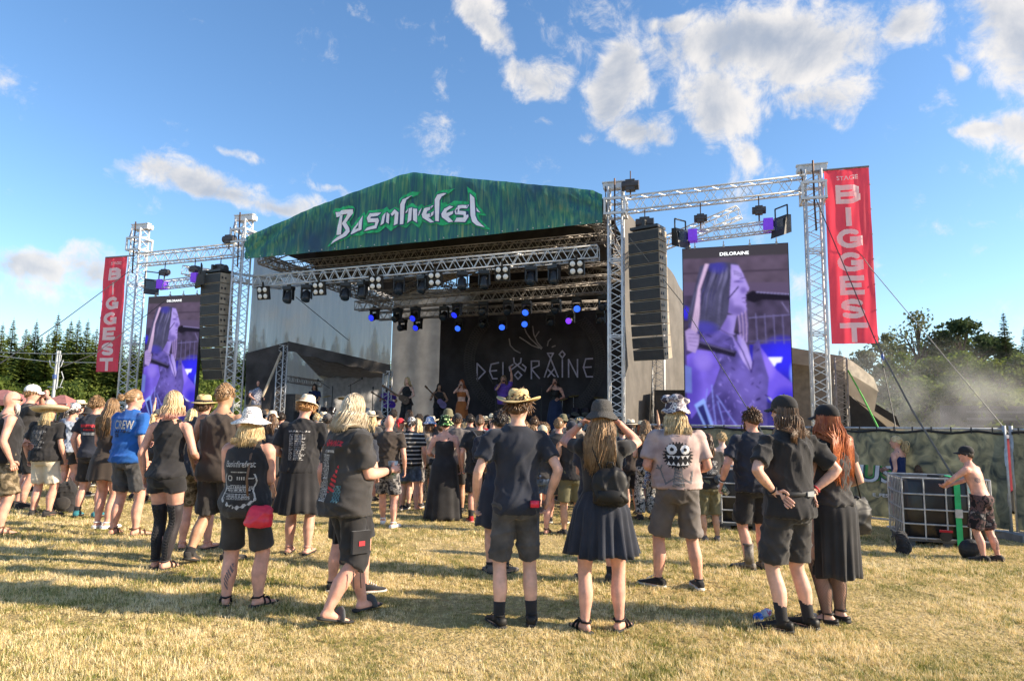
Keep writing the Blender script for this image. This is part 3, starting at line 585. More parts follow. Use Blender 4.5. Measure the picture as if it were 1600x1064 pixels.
# ------------------------------------------------------------------ deck, backdrop
def build_deck():
    e = empty('stage_deck', S(0, .2, -.2)); o = S(0, .2, -.2); tag(e, 'black stage deck with dark skirt, hidden behind the crowd', 'stage'); R = np.array([SU, SV, ZZ])
    b = MB(); b.box(S(5.9, 5.2, 1.1) - o, (11.4, 9.4, .12), R); obj('floor_boards', b, mat('stage_black', (.02, .02, .022), .6), e)
    b = MB(); b.box(S(5.9, .55, .42) - o, (11.3, .04, 1.24), R); obj('skirt', b, mat('skirt_black', (.015, .015, .017), .9), e)
    # backdrop
    e = empty('stage_backdrop', S(3.45, 8, 1.2)); o = S(3.45, 8, 1.2); tag(e, 'black backdrop cloth with angular pale lettering and braided ring', 'backdrop')
    b = MB(); nu = 60
    V = [S(3.42 + 7.6 * i / nu, 8 + .03 * math.sin(i * .9), z) - o for i in range(nu + 1) for z in (1.2, 5.95)]
    b.add(V, [(2 * i, 2 * i + 2, 2 * i + 3, 2 * i + 1) for i in range(nu)]); obj('cloth', b, mat('backdrop_black', (.036, .032, .038), .85, var=.3, vscale=1.2), e, True)  # black cloth colour lightened in place of stage haze
    lm = mat('backdrop_print', (.46, .42, .55), .7); dm = mat('backdrop_print_dim', (.065, .058, .062), .7)
    def zp(p): return st(660 + p[0] / 4.093, 420 + p[1] / 4.093, 7.94)
    G = {'D': [[(350, 712), (350, 605), (402, 658), (350, 712)]], 'E': [[(487, 600), (440, 610), (430, 655), (450, 702), (478, 702)], [(430, 655), (475, 650)]], 'L': [[(515, 600), (515, 692), (528, 692)]],
         'O': [[(584, 570), (588, 600), (655, 655), (662, 630), (640, 612)], [(632, 573), (628, 600), (560, 652), (556, 628), (580, 612)], [(612, 656), (635, 680), (612, 706), (590, 680), (612, 656)]],
         'R': [[(697, 702), (697, 590), (746, 590), (746, 618), (697, 640), (748, 700)]], 'A': [[(780, 692), (820, 575), (868, 692)], [(800, 640), (850, 692)], [(842, 640), (802, 692)], [(800, 540), (838, 540), (820, 572), (800, 540)]],
         'I': [[(895, 580), (895, 692)], [(895, 525), (912, 547), (895, 570), (876, 547), (895, 525)]], 'N': [[(935, 692), (935, 580), (992, 692), (992, 580)]], 'F': [[(1088, 574), (1045, 576), (1030, 630), (1050, 690), (1088, 690)], [(1030, 630), (1080, 628)]]}
    for k, strokes in G.items():
        b = MB(); i_ = 0
        for s_ in strokes:
            for q in stroke(s_, 9):
                b.add([S(*(lambda t: (t[0], 7.94 - .0015 * i_, t[1]))(zp(p))) - o for p in q], [(0, 1, 2, 3)]); i_ += 1
        obj('letter', b, lm, e)
    b = MB(); i_ = 0
    A = [[(650, 370), (665, 410), (690, 445), (760, 512)], [(705, 368), (712, 420), (735, 470), (765, 505)], [(745, 402), (725, 432)], [(622, 438), (660, 462), (700, 490), (745, 506)], [(555, 448), (562, 490), (590, 520), (625, 538)], [(800, 492), (805, 465), (822, 448)], [(830, 500), (850, 492)]]
    for s_ in A:
        for q in stroke(s_, 8): b.add([S(*(lambda t: (t[0], 7.95 - .001 * i_, t[1]))(zp(p))) - o for p in q], [(0, 1, 2, 3)]); i_ += 1
    obj('antler_print', b, mat('backdrop_print_mid', (.3, .26, .27), .7), e)
    b = MB(); i_ = 0
    for t in np.arange(118, 245, 2.4):      # braided band of the big ring
        for sg in (0, 1):
            a0, a1 = rad(t + 4 * sg), rad(t + 4 - 4 * sg)
            for off in (0, 180):
                p0 = (720 + 455 * math.cos(a0 + rad(off)) , 590 - 400 * math.sin(a0 + rad(off))); p1 = (720 + 385 * math.cos(a1 + rad(off)), 590 - 335 * math.sin(a1 + rad(off)))
                for q in stroke([p0, p1], 5):
                    if all(230 < x[0] < 1240 and 300 < x[1] < 900 for x in q): b.add([S(*(lambda w: (w[0], 7.953 - .0002 * i_, w[1]))(zp(p))) - o for p in q], [(0, 1, 2, 3)]); i_ += 1
    obj('ring_print', b, dm, e)
build_deck()

# ------------------------------------------------------------------ hanging light fixtures
LENS_OFF = mat('lens_dark', (.03, .05, .08), .12, var=0); LENS_BLUE = mat('lens_blue', (.01, .02, .25), .2, emit=.55, ecol=(.015, .03, 1.0)); LENS_CY = mat('lens_light_blue', (.02, .06, .3), .2, emit=.6, ecol=(.03, .13, 1.0)); LENS_PU = mat('lens_purple', (.08, .02, .3), .2, emit=.6, ecol=(.2, .04, 1.0))
LAMP_W = mat('blinder_lamp', (.8, .78, .74), .25, var=.05)
def make_protos():
    P = {}
    b = MB(); b.box((0, 0, -.07), (.30, .24, .10)); b.box((0, 0, .0), (.10, .06, .10)); P['base'] = b.mesh('base')
    b = MB(); b.box((-.15, 0, -.27), (.03, .14, .34)); b.box((.15, 0, -.27), (.03, .14, .34)); b.box((0, 0, -.13), (.33, .12, .03)); P['yoke'] = b.mesh('yoke')
    b = MB(); b.tube([(0, .17, 0), (0, .10, 0), (0, -.10, 0), (0, -.19, 0), (0, -.2, 0)], [.06, .12, .125, .13, .115], 14); P['head'] = b.mesh('head', True)
    b = MB(); b.tube([(0, -.196, 0), (0, -.207, 0), (0, -.212, 0)], [.112, .105, .05], 14); P['lens'] = b.mesh('lens', True)
    b = MB(); b.tube([(0, .02, 0), (0, -.06, 0), (0, -.075, 0)], [.05, .082, .08], 12); P['cup'] = b.mesh('lamp', True)
    b = MB(); b.ell((0, -.062, 0), (.076, .03, .076), n=12, m=6); P['bulb'] = b.mesh('lamp', True)
    b = MB()
    for s_ in (-.2, .2): b.box((s_, 0, 0), (.02, .1, .4))
    for s_ in (-.2, .0, .2): b.box((0, 0, s_), (.4, .1, .02))
    b.box((0, .05, 0), (.38, .02, .38)); b.box((0, 0, .27), (.05, .05, .16)); P['frame'] = b.mesh('frame')
    return P
FP = make_protos()
def mover(u, v, z, tilt, pan, lens, label, group):
    e = empty('moving_head_light', S(u, v, z), SA + pan); tag(e, label, 'stage light', group)
    obj('base', FP['base'], BLACK, e); obj('yoke', FP['yoke'], BLACK, e)
    h = obj('head', FP['head'], BLACK, e); h.location = (0, 0, -.33); h.rotation_euler = (tilt, 0, 0)
    obj('lens', FP['lens'], lens, h)
def blinder(u, v, z, label):
    e = empty('blinder_light', S(u, v, z), SA - .05); e.rotation_euler = (.22, 0, SA + random.uniform(-.2, .1)); tag(e, label, 'stage light', 'four-lamp blinders on the front truss'); obj('frame', FP['frame'], BLACK, e)
    for x in (-.1, .1):
        for y in (-.1, .1): obj('lamp', FP['bulb'], LAMP_W, e).location = (x, 0, y)
def nth(i): return ('first', 'second', 'third', 'fourth', 'fifth', 'sixth', 'seventh', 'eighth', 'ninth', 'tenth', 'eleventh', 'twelfth')[i]
truss('front_light_truss', S(.35, .3, 5.78), S(11.27, .3, 6.1), .34, .34, 'bright aluminium truss across the stage front carrying a row of lights', 'truss', r=.027, rd=.014)
truss('middle_light_truss', S(1.82, 4, 5.6), S(10.9, 4, 5.88), .3, .3, 'dark truss across mid stage behind the front one', 'truss', m=ALU_D)
truss('rear_light_truss', S(1.6, 6, 5.55), S(10.6, 6, 5.7), .3, .28, 'rearmost dark truss in front of the backdrop top', 'truss', m=ALU_D)
for i, (x, y) in enumerate([(412, 458), (499, 451), (588, 442), (680, 436), (785, 427), (901, 418)]): u, z = st(x, y, .1); blinder(u, .1, z, '%s four-lamp blinder from the far end of the front truss' % nth(i))
for i, (x, y) in enumerate([(451, 459), (479, 457), (540, 454), (567, 452), (624, 445), (661, 443), (722, 437), (757, 435), (830, 429), (866, 427)]):
    u, z = st(x, y, .2); mover(u, .2, z + .24, random.uniform(.9, 1.4), random.uniform(-.5, .5), LENS_OFF, '%s unlit moving head from the far end of the front truss' % nth(i), 'moving heads on the front truss')
for i, (x, y, c) in enumerate([(585, 495, 1), (621, 496, 0), (649, 494, 1), (694, 493, 0), (714, 488, 1), (755, 486, 0), (794, 484, 0), (823, 485, 2), (869, 483, 0), (901, 481, 2), (943, 478, 0)]):
    u, z = st(x, y, 4); mover(u, 4, z + .33, random.uniform(.3, .7), random.uniform(-.3, .3), (LENS_OFF, LENS_BLUE, LENS_CY, LENS_PU)[c], '%s moving head from the far end of the middle truss%s' % (nth(i), ', glowing blue' if c else ''), 'moving heads on the middle truss')
for i, (x, y, c) in enumerate([(629, 512, 0), (653, 510, 1), (718, 511, 2), (755, 506, 0), (785, 509, 2), (820, 506, 2), (860, 503, 0), (891, 500, 3), (938, 500, 0)]):
    u, z = st(x, y, 6); mover(u, 6, z + .33, random.uniform(.2, .5), random.uniform(-.3, .3), (LENS_OFF, LENS_BLUE, LENS_CY, LENS_PU)[c], '%s moving head from the far end of the rearmost truss%s' % (nth(i), ', glowing' if c else ''), 'moving heads on the rear truss')
def hoist(p, label, s_=1.0, hook=.4):
    e = empty('chain_hoist', p); tag(e, label, 'hoist', 'chain hoists'); R = np.array([SU, SV, ZZ]); b = MB(); b.tube([-SU * .2 * s_, SU * .2 * s_], .12 * s_, 10, ref=ZZ); b.box((0, 0, 0), (.22 * s_, .2 * s_, .26 * s_), R); obj('motor', b, mat('hoist_dark', (.05, .045, .05), .5), e)
    b = MB(); b.bar((0, 0, 0), (0, 0, hook), .015, 5); b.bar((0, 0, -.1), (0, 0, -.32), .02, 5); obj('chain', b, mat('chain', (.09, .05, .035)), e)
hoist(S(12.55, -.05, 6.72), 'flat hoist above the near loudspeaker column', 1.15); hoist(S(13.95, -.05, 6.75), 'hoist over the first end of the large screen truss', .8); hoist(S(15.35, -.05, 6.85), 'hoist over the outer end of the large screen truss', .8)
hoist(S(-.75, -.05, 6.2), 'hoist above the far loudspeaker column', 1.1); hoist(S(-2.95, -.05, 6.2), 'hoist over the outer end of the far screen truss', .8); hoist(S(-1.75, -.05, 6.25), 'hoist over the inner end of the far screen truss', .8)
hoist(S(12.2, -.2, 7.72), 'hoist motor beside the head of the tower at the stage opening', 1.1); hoist(S(-.35, -.2, 7.1), 'hoist motor beside the tower under the green banner', 1.0)
for (u, z, pan, l) in ((13.45, 6.25, .9, 'angled floodlight at the inner end of the large screen truss'), (15.85, 6.4, -.9, 'angled floodlight at the outer end of the large screen truss'), (-3.3, 5.75, .9, 'angled floodlight at the outer end of the far screen truss'), (-1.35, 5.9, -.9, 'angled floodlight at the inner end of the far screen truss')):
    e = empty('floodlight', S(u, -.2, z), SA + pan); tag(e, l, 'floodlight', 'floodlights over the screens'); b = MB(); b.add([(-.16, .15, -.2), (.16, .15, -.2), (.16, .15, .24), (-.16, .15, .24), (-.22, -.15, -.32), (.22, -.15, -.32), (.22, -.05, .2), (-.22, -.05, .2)], [(0, 3, 2, 1), (4, 5, 6, 7), (0, 1, 5, 4), (2, 3, 7, 6), (1, 2, 6, 5), (0, 4, 7, 3)]); obj('housing', b, BLACK, e); b = MB(); b.box((0, -.11, -.06), (.34, .01, .38)); obj('front_glass', b, LENS_OFF, e); b = MB(); b.bar((-.2, 0, .1), (-.2, 0, .45), .02); b.bar((.2, 0, .1), (.2, 0, .45), .02); b.bar((-.2, 0, .45), (.2, 0, .45), .02); obj('bracket', b, BLACK, e)
    b = MB(); b.box((0, 0, 0), (.22, .28, .3), np.array([SU, SV, ZZ])); sg = 1 if pan > 0 else -1; tag(obj('strap_wrap', b, mat('purple_strap_glow', (.16, .04, .55), .6, emit=.15, ecol=(.2, .05, .8)), loc=S(u + .3 * sg, -.06, z + .05)), 'purple strap beside the %s' % l.replace('angled ', ''), 'strap')  # strap is given a faint purple glow of its own

# ------------------------------------------------------------------ loudspeaker columns
def array(u, ztop, n, hbox, w, curve, label, yaw=0.0):
    global SU, SV
    U0, V0 = SU, SV; c_, s_n = math.cos(yaw), math.sin(yaw)
    e = empty('loudspeaker_column', S(u, -.05, ztop)); o = S(u, -.05, ztop); tag(e, label, 'loudspeakers', 'flown loudspeaker columns'); grille = mat('speaker_grille', (.022, .022, .024), .55, bump=.4, bscale=90); side = mat('speaker_sunlit_side', (.30, .25, .19), .6)  # cabinet sides coloured beige: warm sunlight put into the base colour
    SU = U0 * c_ + V0 * s_n; SV = V0 * c_ - U0 * s_n
    R = np.array([SU, SV, ZZ]); b = MB(); b.box(ZZ * .08, (w * .9, .5, .07), R); b.box(ZZ * .2, (.08, .5, .16), R); obj('bumper_frame', b, BLACK, e)
    z = 0; a = -.02; y = 0
    for i in range(n):
        ca, sa = math.cos(a), math.sin(a); az = ZZ * ca + SV * sa; ay = SV * ca - ZZ * sa; c = -ZZ * (-z) + SV * y - az * hbox / 2
        b = MB(); fr, bk, hh = .26, .24, hbox / 2 - .012
        V = [c + SU * x - ay * yy + az * k for k, (x, yy) in [(k, q) for k in (-hh, hh) for q in ((-w / 2, fr), (w / 2, fr), (w / 2, fr - .22), (w * .48, -bk), (-w * .48, -bk), (-w / 2, fr - .22))]]
        b.add(V, [(0, 1, 2, 3, 4, 5)[::-1], (6, 7, 8, 9, 10, 11)] + [(j, (j + 1) % 6, 6 + (j + 1) % 6, 6 + j) for j in range(6)]); cab = obj('cabinet', b, side, e)
        b = MB(); b.box(c - ay * (fr + .006), (w - .03, .012, hh * 2 - .03), np.array([SU, ay, az])); obj('grille', b, grille, cab)
        b = MB()
        for s_ in (-1, 1):
            for yy in (.12, .0): b.box(c + SU * s_ * (w / 2 + .006) - ay * (yy + .08), (.014, .05, .07), np.array([SU, ay, az]))
        obj('side_fitting', b, BLACK, cab)
        z -= hbox * ca; y -= hbox * sa * 0; y += -hbox * sa; a -= curve * (i + 1) / n
    SU, SV = U0, V0
array(12.62, 6.48, 11, .302, .86, .035, 'tall black loudspeaker column hanging beside the large screen', -.36); array(-.82, 6.02, 10, .33, .92, .05, 'tall black loudspeaker column hanging beside the far screen', -.2)

# ------------------------------------------------------------------ LED screens
def screen_image(nx, ny):
    sx, sy = np.meshgrid((np.arange(nx) + .5) / nx, (np.arange(ny) + .5) / ny)     # sy from the top
    X = 28 + sx * (555 + 22 * sy); Y = 85 - 53 * sx + sy * (975 + 10 * sx)
    r = np.random.default_rng(5); img = np.zeros((ny, nx, 3)); ii, jj = np.meshgrid(np.arange(nx), np.arange(ny))
    nse = np.zeros((ny, nx))
    for k in range(26): w = r.normal(size=2) * r.uniform(.01, .09); nse += np.sin(X * w[0] + Y * w[1] + r.uniform(0, 6.28)) / 6
    def rgb(c): return np.array(srgb(*c))
    t = np.clip((Y - 100) / 900, 0, 1)[..., None]; img[:] = rgb((98, 82, 104)) * (1 - t) + rgb((44, 36, 120)) * t
    mk = lambda p: poly_mask(p, X, Y)
    def soft(c, x, y, rx, ry, k=1.0, m=None):
        nonlocal img; a = np.clip(1.1 - ((X - x) / rx) ** 2 - ((Y - y) / ry) ** 2, 0, 1) * k; a = (a if m is None else a * m)[..., None]; img = img * (1 - a) + rgb(c) * a
    def fill(c, p, tex=.15):
        m = mk(p); v = rgb(c) * np.clip(1 + tex * nse[..., None], .2, 2); img[m] = v[m]; return m
    def line(c, pts, w):
        for q in stroke(pts, w): fill(c, q, 0)
    fill((70, 60, 90), [(28, 330), (610, 290), (610, 560), (28, 560)], .3); fill((88, 74, 96), [(28, 85), (610, 30), (610, 230), (28, 260)], .15); line((70, 58, 78), [(28, 215), (600, 165)], 10)
    fill((34, 22, 170), [(380, 560), (610, 540), (610, 1080), (380, 1080)], .25); soft((24, 4, 240), 560, 610, 130, 110); soft((120, 150, 255), 604, 690, 22, 60, .9); soft((30, 8, 225), 40, 420, 30, 40, .9); fill((50, 44, 120), [(440, 830), (610, 880), (610, 1080), (440, 1080)], .4)
    for k in range(4): line((112, 104, 160), [(415 + 46 * k, 400), (422 + 46 * k, 545)], 4)
    line((112, 104, 160), [(380, 425), (600, 395)], 5); line((90, 84, 140), [(380, 545), (610, 520)], 5); fill((238, 236, 255), [(460, 620), (550, 612), (542, 638), (520, 642), (505, 668), (475, 650)], 0); fill((235, 235, 255), [(470, 815), (520, 830), (560, 862), (520, 858)], 0)
    m = fill((112, 88, 214), [(40, 640), (100, 605), (190, 610), (222, 690), (180, 800), (110, 900), (60, 960), (40, 860)], .1); soft((70, 50, 170), 60, 800, 70, 160, .8, m); soft((150, 125, 235), 130, 660, 60, 60, .6, m)
    m = fill((104, 78, 226), [(430, 560), (470, 610), (520, 680), (606, 742), (606, 870), (560, 862), (500, 838), (466, 800)], .06); soft((150, 120, 245), 480, 650, 40, 90, .7, m); soft((36, 16, 200), 575, 820, 80, 70, .9, m)
    m = fill((84, 72, 150), [(110, 560), (130, 515), (215, 488), (300, 525), (390, 700), (400, 560), (432, 530), (442, 600), (478, 720), (466, 860), (470, 1080), (150, 1080), (130, 900), (230, 690), (190, 610)], .35); soft((120, 100, 205), 350, 760, 120, 120, .5, m); soft((50, 38, 110), 220, 900, 120, 130, .7, m)
    for k in range(150):
        x = r.uniform(130, 465); y = r.uniform(500, 1050); q = [(x, y), (x + r.normal() * 14, y + 10), (x + 3, y + r.uniform(10, 40))]
        if mk(q)[mk(q)].size and m[min(ny - 1, max(0, int((y - 60) / 985 * ny))), min(nx - 1, max(0, int((x - 28) / 565 * nx)))]: line([(140, 122, 220), (44, 34, 96), (108, 92, 190)][k % 3], q[:2], r.uniform(2, 6))
    m = fill((168, 148, 226), [(283, 505), (345, 520), (372, 580), (392, 650), (386, 700), (340, 640), (305, 575)], .06); soft((120, 100, 205), 310, 560, 30, 80, .7, m); line((60, 44, 120), [(295, 520), (345, 600), (388, 700), (400, 640)], 7)
    m = fill((150, 130, 214), [(234, 420), (315, 415), (300, 490), (292, 530), (216, 496)], .05); soft((108, 88, 180), 250, 470, 40, 70, .8, m)
    fill((70, 68, 100), [(122, 170), (180, 152), (250, 143), (322, 148), (300, 190), (290, 330), (262, 430), (222, 500), (130, 512), (62, 525), (48, 440), (80, 320)], .15)
    for k in range(46):
        x0 = 135 + r.uniform(0, 145); x1 = 60 + (x0 - 135) * 1.15 + r.uniform(-10, 10); y1 = r.uniform(400, 520); w_ = r.uniform(1.5, 5); xm = (x0 + x1) / 2 - 12; fill([(104, 100, 142), (52, 50, 80), (86, 84, 122), (66, 62, 120)][k % 4], [(x0, 165 + r.uniform(0, 60)), (x0 + w_, 165), (xm + w_, 320), (x1, y1), (xm, 320)], .1)
    soft((52, 48, 170), 215, 170, 60, 40, .7, mk([(122, 170), (180, 152), (250, 143), (290, 148), (285, 230), (130, 240)])); soft((60, 50, 190), 140, 490, 90, 40, .6)
    for k in range(7): x0 = 150 + k * 3; line((226, 194, 226) if k % 2 else (180, 150, 196), [(x0, 158), (x0 - 42 - k, 290), (x0 - 66 + k * 2, 420), (x0 - 86 + k * 3, 515)], 4)
    F = [(288, 153), (327, 157), (347, 190), (358, 214), (364, 229), (383, 272), (379, 286), (368, 292), (372, 307), (368, 324), (360, 337), (369, 351), (364, 364), (370, 384), (356, 407), (312, 421), (270, 405), (277, 338), (286, 229)]
    m = fill((160, 138, 222), F, .04); soft((186, 166, 240), 318, 205, 34, 40, .6, m); soft((176, 156, 236), 305, 300, 26, 34, .5, m); soft((104, 82, 170), 352, 285, 22, 22, .8, m); soft((98, 80, 158), 320, 392, 50, 34, .85, m); soft((108, 90, 172), 282, 380, 26, 60, .8, m); soft((112, 92, 186), 330, 240, 30, 9, .9, m)
    line((58, 46, 96), [(303, 244), (330, 241)], 4); line((84, 66, 132), [(334, 226), (358, 220)], 5); line((40, 32, 90), [(270, 335), (326, 268)], 7); line((70, 44, 110), [(345, 326), (370, 322)], 5); line((70, 44, 110), [(348, 345), (368, 350)], 4)
    for k in range(6): line((80, 66, 130), [(302 + 8 * k, 182 + 3 * k), (306 + 8 * k, 208 + 2 * k)], 3)
    for k in range(9): x0 = 318 + 6 * k; line([(92, 76, 150), (190, 160, 214), (120, 100, 180)][k % 3], [(x0, 418 - k * 4), (x0 + 6, 460), (x0 + 10 - k, 520 + 4 * k)], 4)
    line((44, 34, 84), [(222, 492), (270, 515), (300, 520), (345, 500)], 4); fill((90, 80, 130), [(296, 515), (315, 512), (320, 545), (305, 550)], .3)
    fill((26, 20, 38), [(362, 306), (400, 284), (440, 290), (605, 292), (605, 325), (450, 328), (408, 346), (370, 336)], .05); line((168, 160, 226), [(420, 291), (604, 293)], 3); line((150, 140, 200), [(550, 335), (585, 385)], 3)
    fill((32, 26, 52), [(100, 556), (170, 572), (312, 600), (302, 630), (180, 610), (100, 592)], .15); line((120, 110, 170), [(110, 566), (300, 604)], 3)
    m = fill((166, 142, 206), [(34, 515), (58, 498), (86, 512), (112, 530), (106, 580), (88, 625), (44, 612)], .1); [line((96, 76, 140), [(46 + 4 * k, 530 + 18 * k), (104 - 2 * k, 528 + 20 * k)], 3) for k in range(4)]
    fill((126, 156, 236), [(78, 888), (132, 850), (192, 1000), (160, 1035), (135, 1000)], .1); fill((36, 36, 110), [(95, 900), (128, 880), (165, 985), (150, 1005)], .2); fill((96, 110, 190), [(30, 690), (66, 700), (66, 830), (30, 830)], .1)
    for p in ([(150, 800), (140, 880), (190, 1000)], [(175, 780), (185, 900), (205, 1050)], [(205, 860), (235, 960), (240, 1060)], [(200, 830), (280, 940), (350, 1020)]): line((126, 136, 236), p, 5)
    img = img ** 1.02; g_ = img.mean(2, keepdims=True); img = np.clip(g_ + (img - g_) * .92, 0, 1); img *= (1 + .04 * r.normal(size=img.shape[:2])[..., None]); img *= (.95 + .05 * (jj % 2))[..., None]
    hd = Y < (138 - .09 * (X - 28)); img[hd] = rgb((62, 58, 66))
    return np.clip(img, 0, 1), X, Y
def led_pixels(nx, ny):
    if 'img' not in _txt:
        a = screen_image(nx * 3, ny * 3)[0]; k = np.exp(-np.linspace(-2, 2, 9) ** 2 / 1.2); k /= k.sum(); hd = 3 * int(ny * .052)
        b = np.apply_along_axis(lambda v: np.convolve(np.pad(v, 4, 'edge'), k, 'valid'), 0, a); b = np.apply_along_axis(lambda v: np.convolve(np.pad(v, 4, 'edge'), k, 'valid'), 1, b); b[:hd] = a[:hd]
        _txt['img'] = b.reshape(ny, 3, nx, 3, 3).mean((1, 3))
    return _txt['img']
def led(u0, u1, z0, z1, label, nx=100, ny=180):
    e = empty('video_screen', S(u0, 0, z0)); o = S(u0, 0, z0); tag(e, label, 'video screen', 'video screens beside the stage'); img = led_pixels(nx, ny)
    b = MB(); R = np.array([SU, SV, ZZ]); b.box(S((u0 + u1) / 2, .02, (z0 + z1) / 2) - o, (u1 - u0 + .04, .12, z1 - z0 + .04), R); obj('housing', b, BLACK, e)
    V = [S(u0 + (u1 - u0) * i / nx, -.05, z1 - (z1 - z0) * j / ny) - o for j in range(ny + 1) for i in range(nx + 1)]; b = MB()
    b.add(V, [(j * (nx + 1) + i, (j + 1) * (nx + 1) + i, (j + 1) * (nx + 1) + i + 1, j * (nx + 1) + i + 1) for j in range(ny) for i in range(nx)]); me = b.mesh('display')
    ca = me.color_attributes.new('screen', 'FLOAT_COLOR', 'CORNER'); C = np.ones((nx * ny, 4), np.float32); C[:, :3] = img.reshape(-1, 3); ca.data.foreach_set('color', np.repeat(C, 4, 0).ravel())
    if 'led_display' not in MATS:
        m = bpy.data.materials.new('led_display'); m.use_nodes = True; N, L = m.node_tree.nodes, m.node_tree.links; bs = N['Principled BSDF']; bs.inputs['Base Color'].default_value = (.008, .008, .008, 1); bs.inputs['Roughness'].default_value = .8; bs.inputs['Specular IOR Level'].default_value = .1
        a = N.new('ShaderNodeAttribute'); a.attribute_name = 'screen'; L.new(a.outputs['Color'], bs.inputs['Emission Color']); bs.inputs['Emission Strength'].default_value = .44; MATS['led_display'] = m
    obj('display', me, MATS['led_display'], e)
    b = MB(); text_mesh(b, 'DELORAINE', S(u0 + (u1 - u0) * .5, -.06, z1 - (z1 - z0) * .047) - o, SU, ZZ, .085 * (u1 - u0) / 2.45, .68 * (u1 - u0) / 2.45, bold=.02); obj('title_text', b, mat('title_white', (.6, .6, .6), .6, emit=.5, ecol=(1, 1, 1)), e)
    b = MB()
    for f in (.12, .4, .65, .9):
        p = S(u0 + (u1 - u0) * f, -.03, z1) - o; b.bar(p, p + ZZ * .16, .014, 5); b.box(p + ZZ * .03, (.05, .05, .06), R)
    obj('hanger', b, STEEL, e)
led(13.5, 15.98, 1.2, 5.97, 'tall video screen beside the near red banner showing a singer in blue light'); led(-3.52, -1.4, 1.35, 5.4, 'tall video screen beside the far red banner showing a singer in blue light')

# ------------------------------------------------------------------ red banners
_arc = lambda cx, cy, rx, ry, a0, a1, n=12: [(cx + rx * math.cos(rad(a)), cy + ry * math.sin(rad(a))) for a in np.linspace(a0, a1, n)]
GL = {'B': [[(.14, .12), (.14, .88)], [(.14, .88), (.55, .88)] + _arc(.55, .695, .27, .185, 90, -90, 8) + [(.14, .51)], [(.14, .12), (.57, .12)] + _arc(.57, .315, .29, .195, -90, 90, 8)], 'I': [[(.5, .12), (.5, .88)]], 'E': [[(.85, .88), (.16, .88), (.16, .12), (.85, .12)], [(.16, .5), (.75, .5)]], 'T': [[(.08, .88), (.92, .88)], [(.5, .88), (.5, .12)]],
      'G': [_arc(.5, .5, .38, .39, 52, 300, 18) + [(.86, .2), (.86, .46), (.6, .46)]], 'S': [_arc(.5, .69, .33, .19, 35, 215, 9) + [(.5, .5)] + _arc(.5, .31, .34, .19, 45, -145, 9)]}
def red_banner(u0, u1, z0, z1, label, side):
    e = empty('red_banner', S(u0, -.1, z0)); o = S(u0, -.1, z0); tag(e, label, 'banner', 'vertical red banners'); w = u1 - u0; h = z1 - z0
    def vv(u, z): return -.1 + .02 * math.sin(u * 13 + z * 1.1 + side) + .008 * math.sin(u * 31 - z * 2.3) + .01 * math.sin(z * 5)
    b = MB(); nu, nz_ = 22, 50
    b.add([S(u0 + w * i / nu, vv(u0 + w * i / nu, z0 + h * j / nz_), z0 + h * j / nz_) - o for i in range(nu + 1) for j in range(nz_ + 1)], [(i * (nz_ + 1) + j, (i + 1) * (nz_ + 1) + j, (i + 1) * (nz_ + 1) + j + 1, i * (nz_ + 1) + j + 1) for i in range(nu) for j in range(nz_)])
    obj('cloth', b, mat('banner_red', (.88, .075, .12), .6, var=.06, vscale=1.5, trans=.5), e, True)
    wm = mat('banner_white', (.96, .93, .93), .6, trans=.4, var=.0)
    def letter(s_, x, z, lh, lw, bold):
        c = .0125 if len(s_) == 1 else .009; nx, ny = int(lw / c) + 1, int(lh / c) + 1; X, Y = np.meshgrid((np.arange(nx) + .5) * c, (np.arange(ny) + .5) * c); mb = MB()
        if len(s_) == 1:
            K = np.zeros(X.shape, bool); t = .118
            for pl in GL[s_]:
                for (a, b2) in zip(pl[:-1], pl[1:]):
                    a = np.array(a) * (lw, lh); d = np.array(b2) * (lw, lh) - a; f = np.clip(((X - a[0]) * d[0] + (Y - a[1]) * d[1]) / max(1e-9, d @ d), 0, 1); dx = np.abs(X - a[0] - f * d[0]); dy = np.abs(Y - a[1] - f * d[1]); K |= (np.maximum(dx, dy) if min(abs(d[0]), abs(d[1])) < 1e-6 else np.hypot(dx, dy)) < t * .5
        else: K = text_mask(s_, 0, 0, lh, X, Y, lw, .01)
        idx = {}; P = []; F = []
        def vid(i, j):
            if (i, j) not in idx: idx[(i, j)] = len(P); u = u0 + x - lw / 2 + i * c; zz = z + j * c; P.append(S(u, vv(u, zz) - .02, zz) - o)
            return idx[(i, j)]
        for j, i in np.argwhere(K): F.append((vid(i, j), vid(i + 1, j), vid(i + 1, j + 1), vid(i, j + 1)))
        mb.add(P, F); obj('letter', mb, wm, e, True)
    letter('STAGE', w * .5, z1 - h * .065, h * .026, w * .47, 0)
    tops = [.095, .225, .352, .487, .620, .752, .885]
    for c, t in zip('BIGGEST', tops): letter(c, w * .5, z1 - h * (t + .108), h * .108, w * (.60 if c != 'I' else .2), 0)
    b = MB(); b.bar(S(u0 - .3 * (side > 0), -.1, z1 + .02) - o, S(u1 + .3 * (side < 0), -.1, z1 + .02) - o, .025, 8); obj('pole', b, mat('pole_grey', (.2, .19, .2), .5, .4), e)
    b = MB()
    for k in range(7): p = S(u0 if side < 0 else u1, -.1, z0 + h * (k + .3) / 7) - o; b.ell(p, (.02, .02, .02), n=6, m=4)
    obj('eyelets', b, STEEL, e)
red_banner(16.86, 17.84, 3.47, 7.7, 'large near red banner hanging from the truss tower, white letters reading downwards', 1); red_banner(-5.44, -4.5, 2.96, 6.81, 'far red banner hanging from the outermost truss tower, white letters reading downwards', -1)

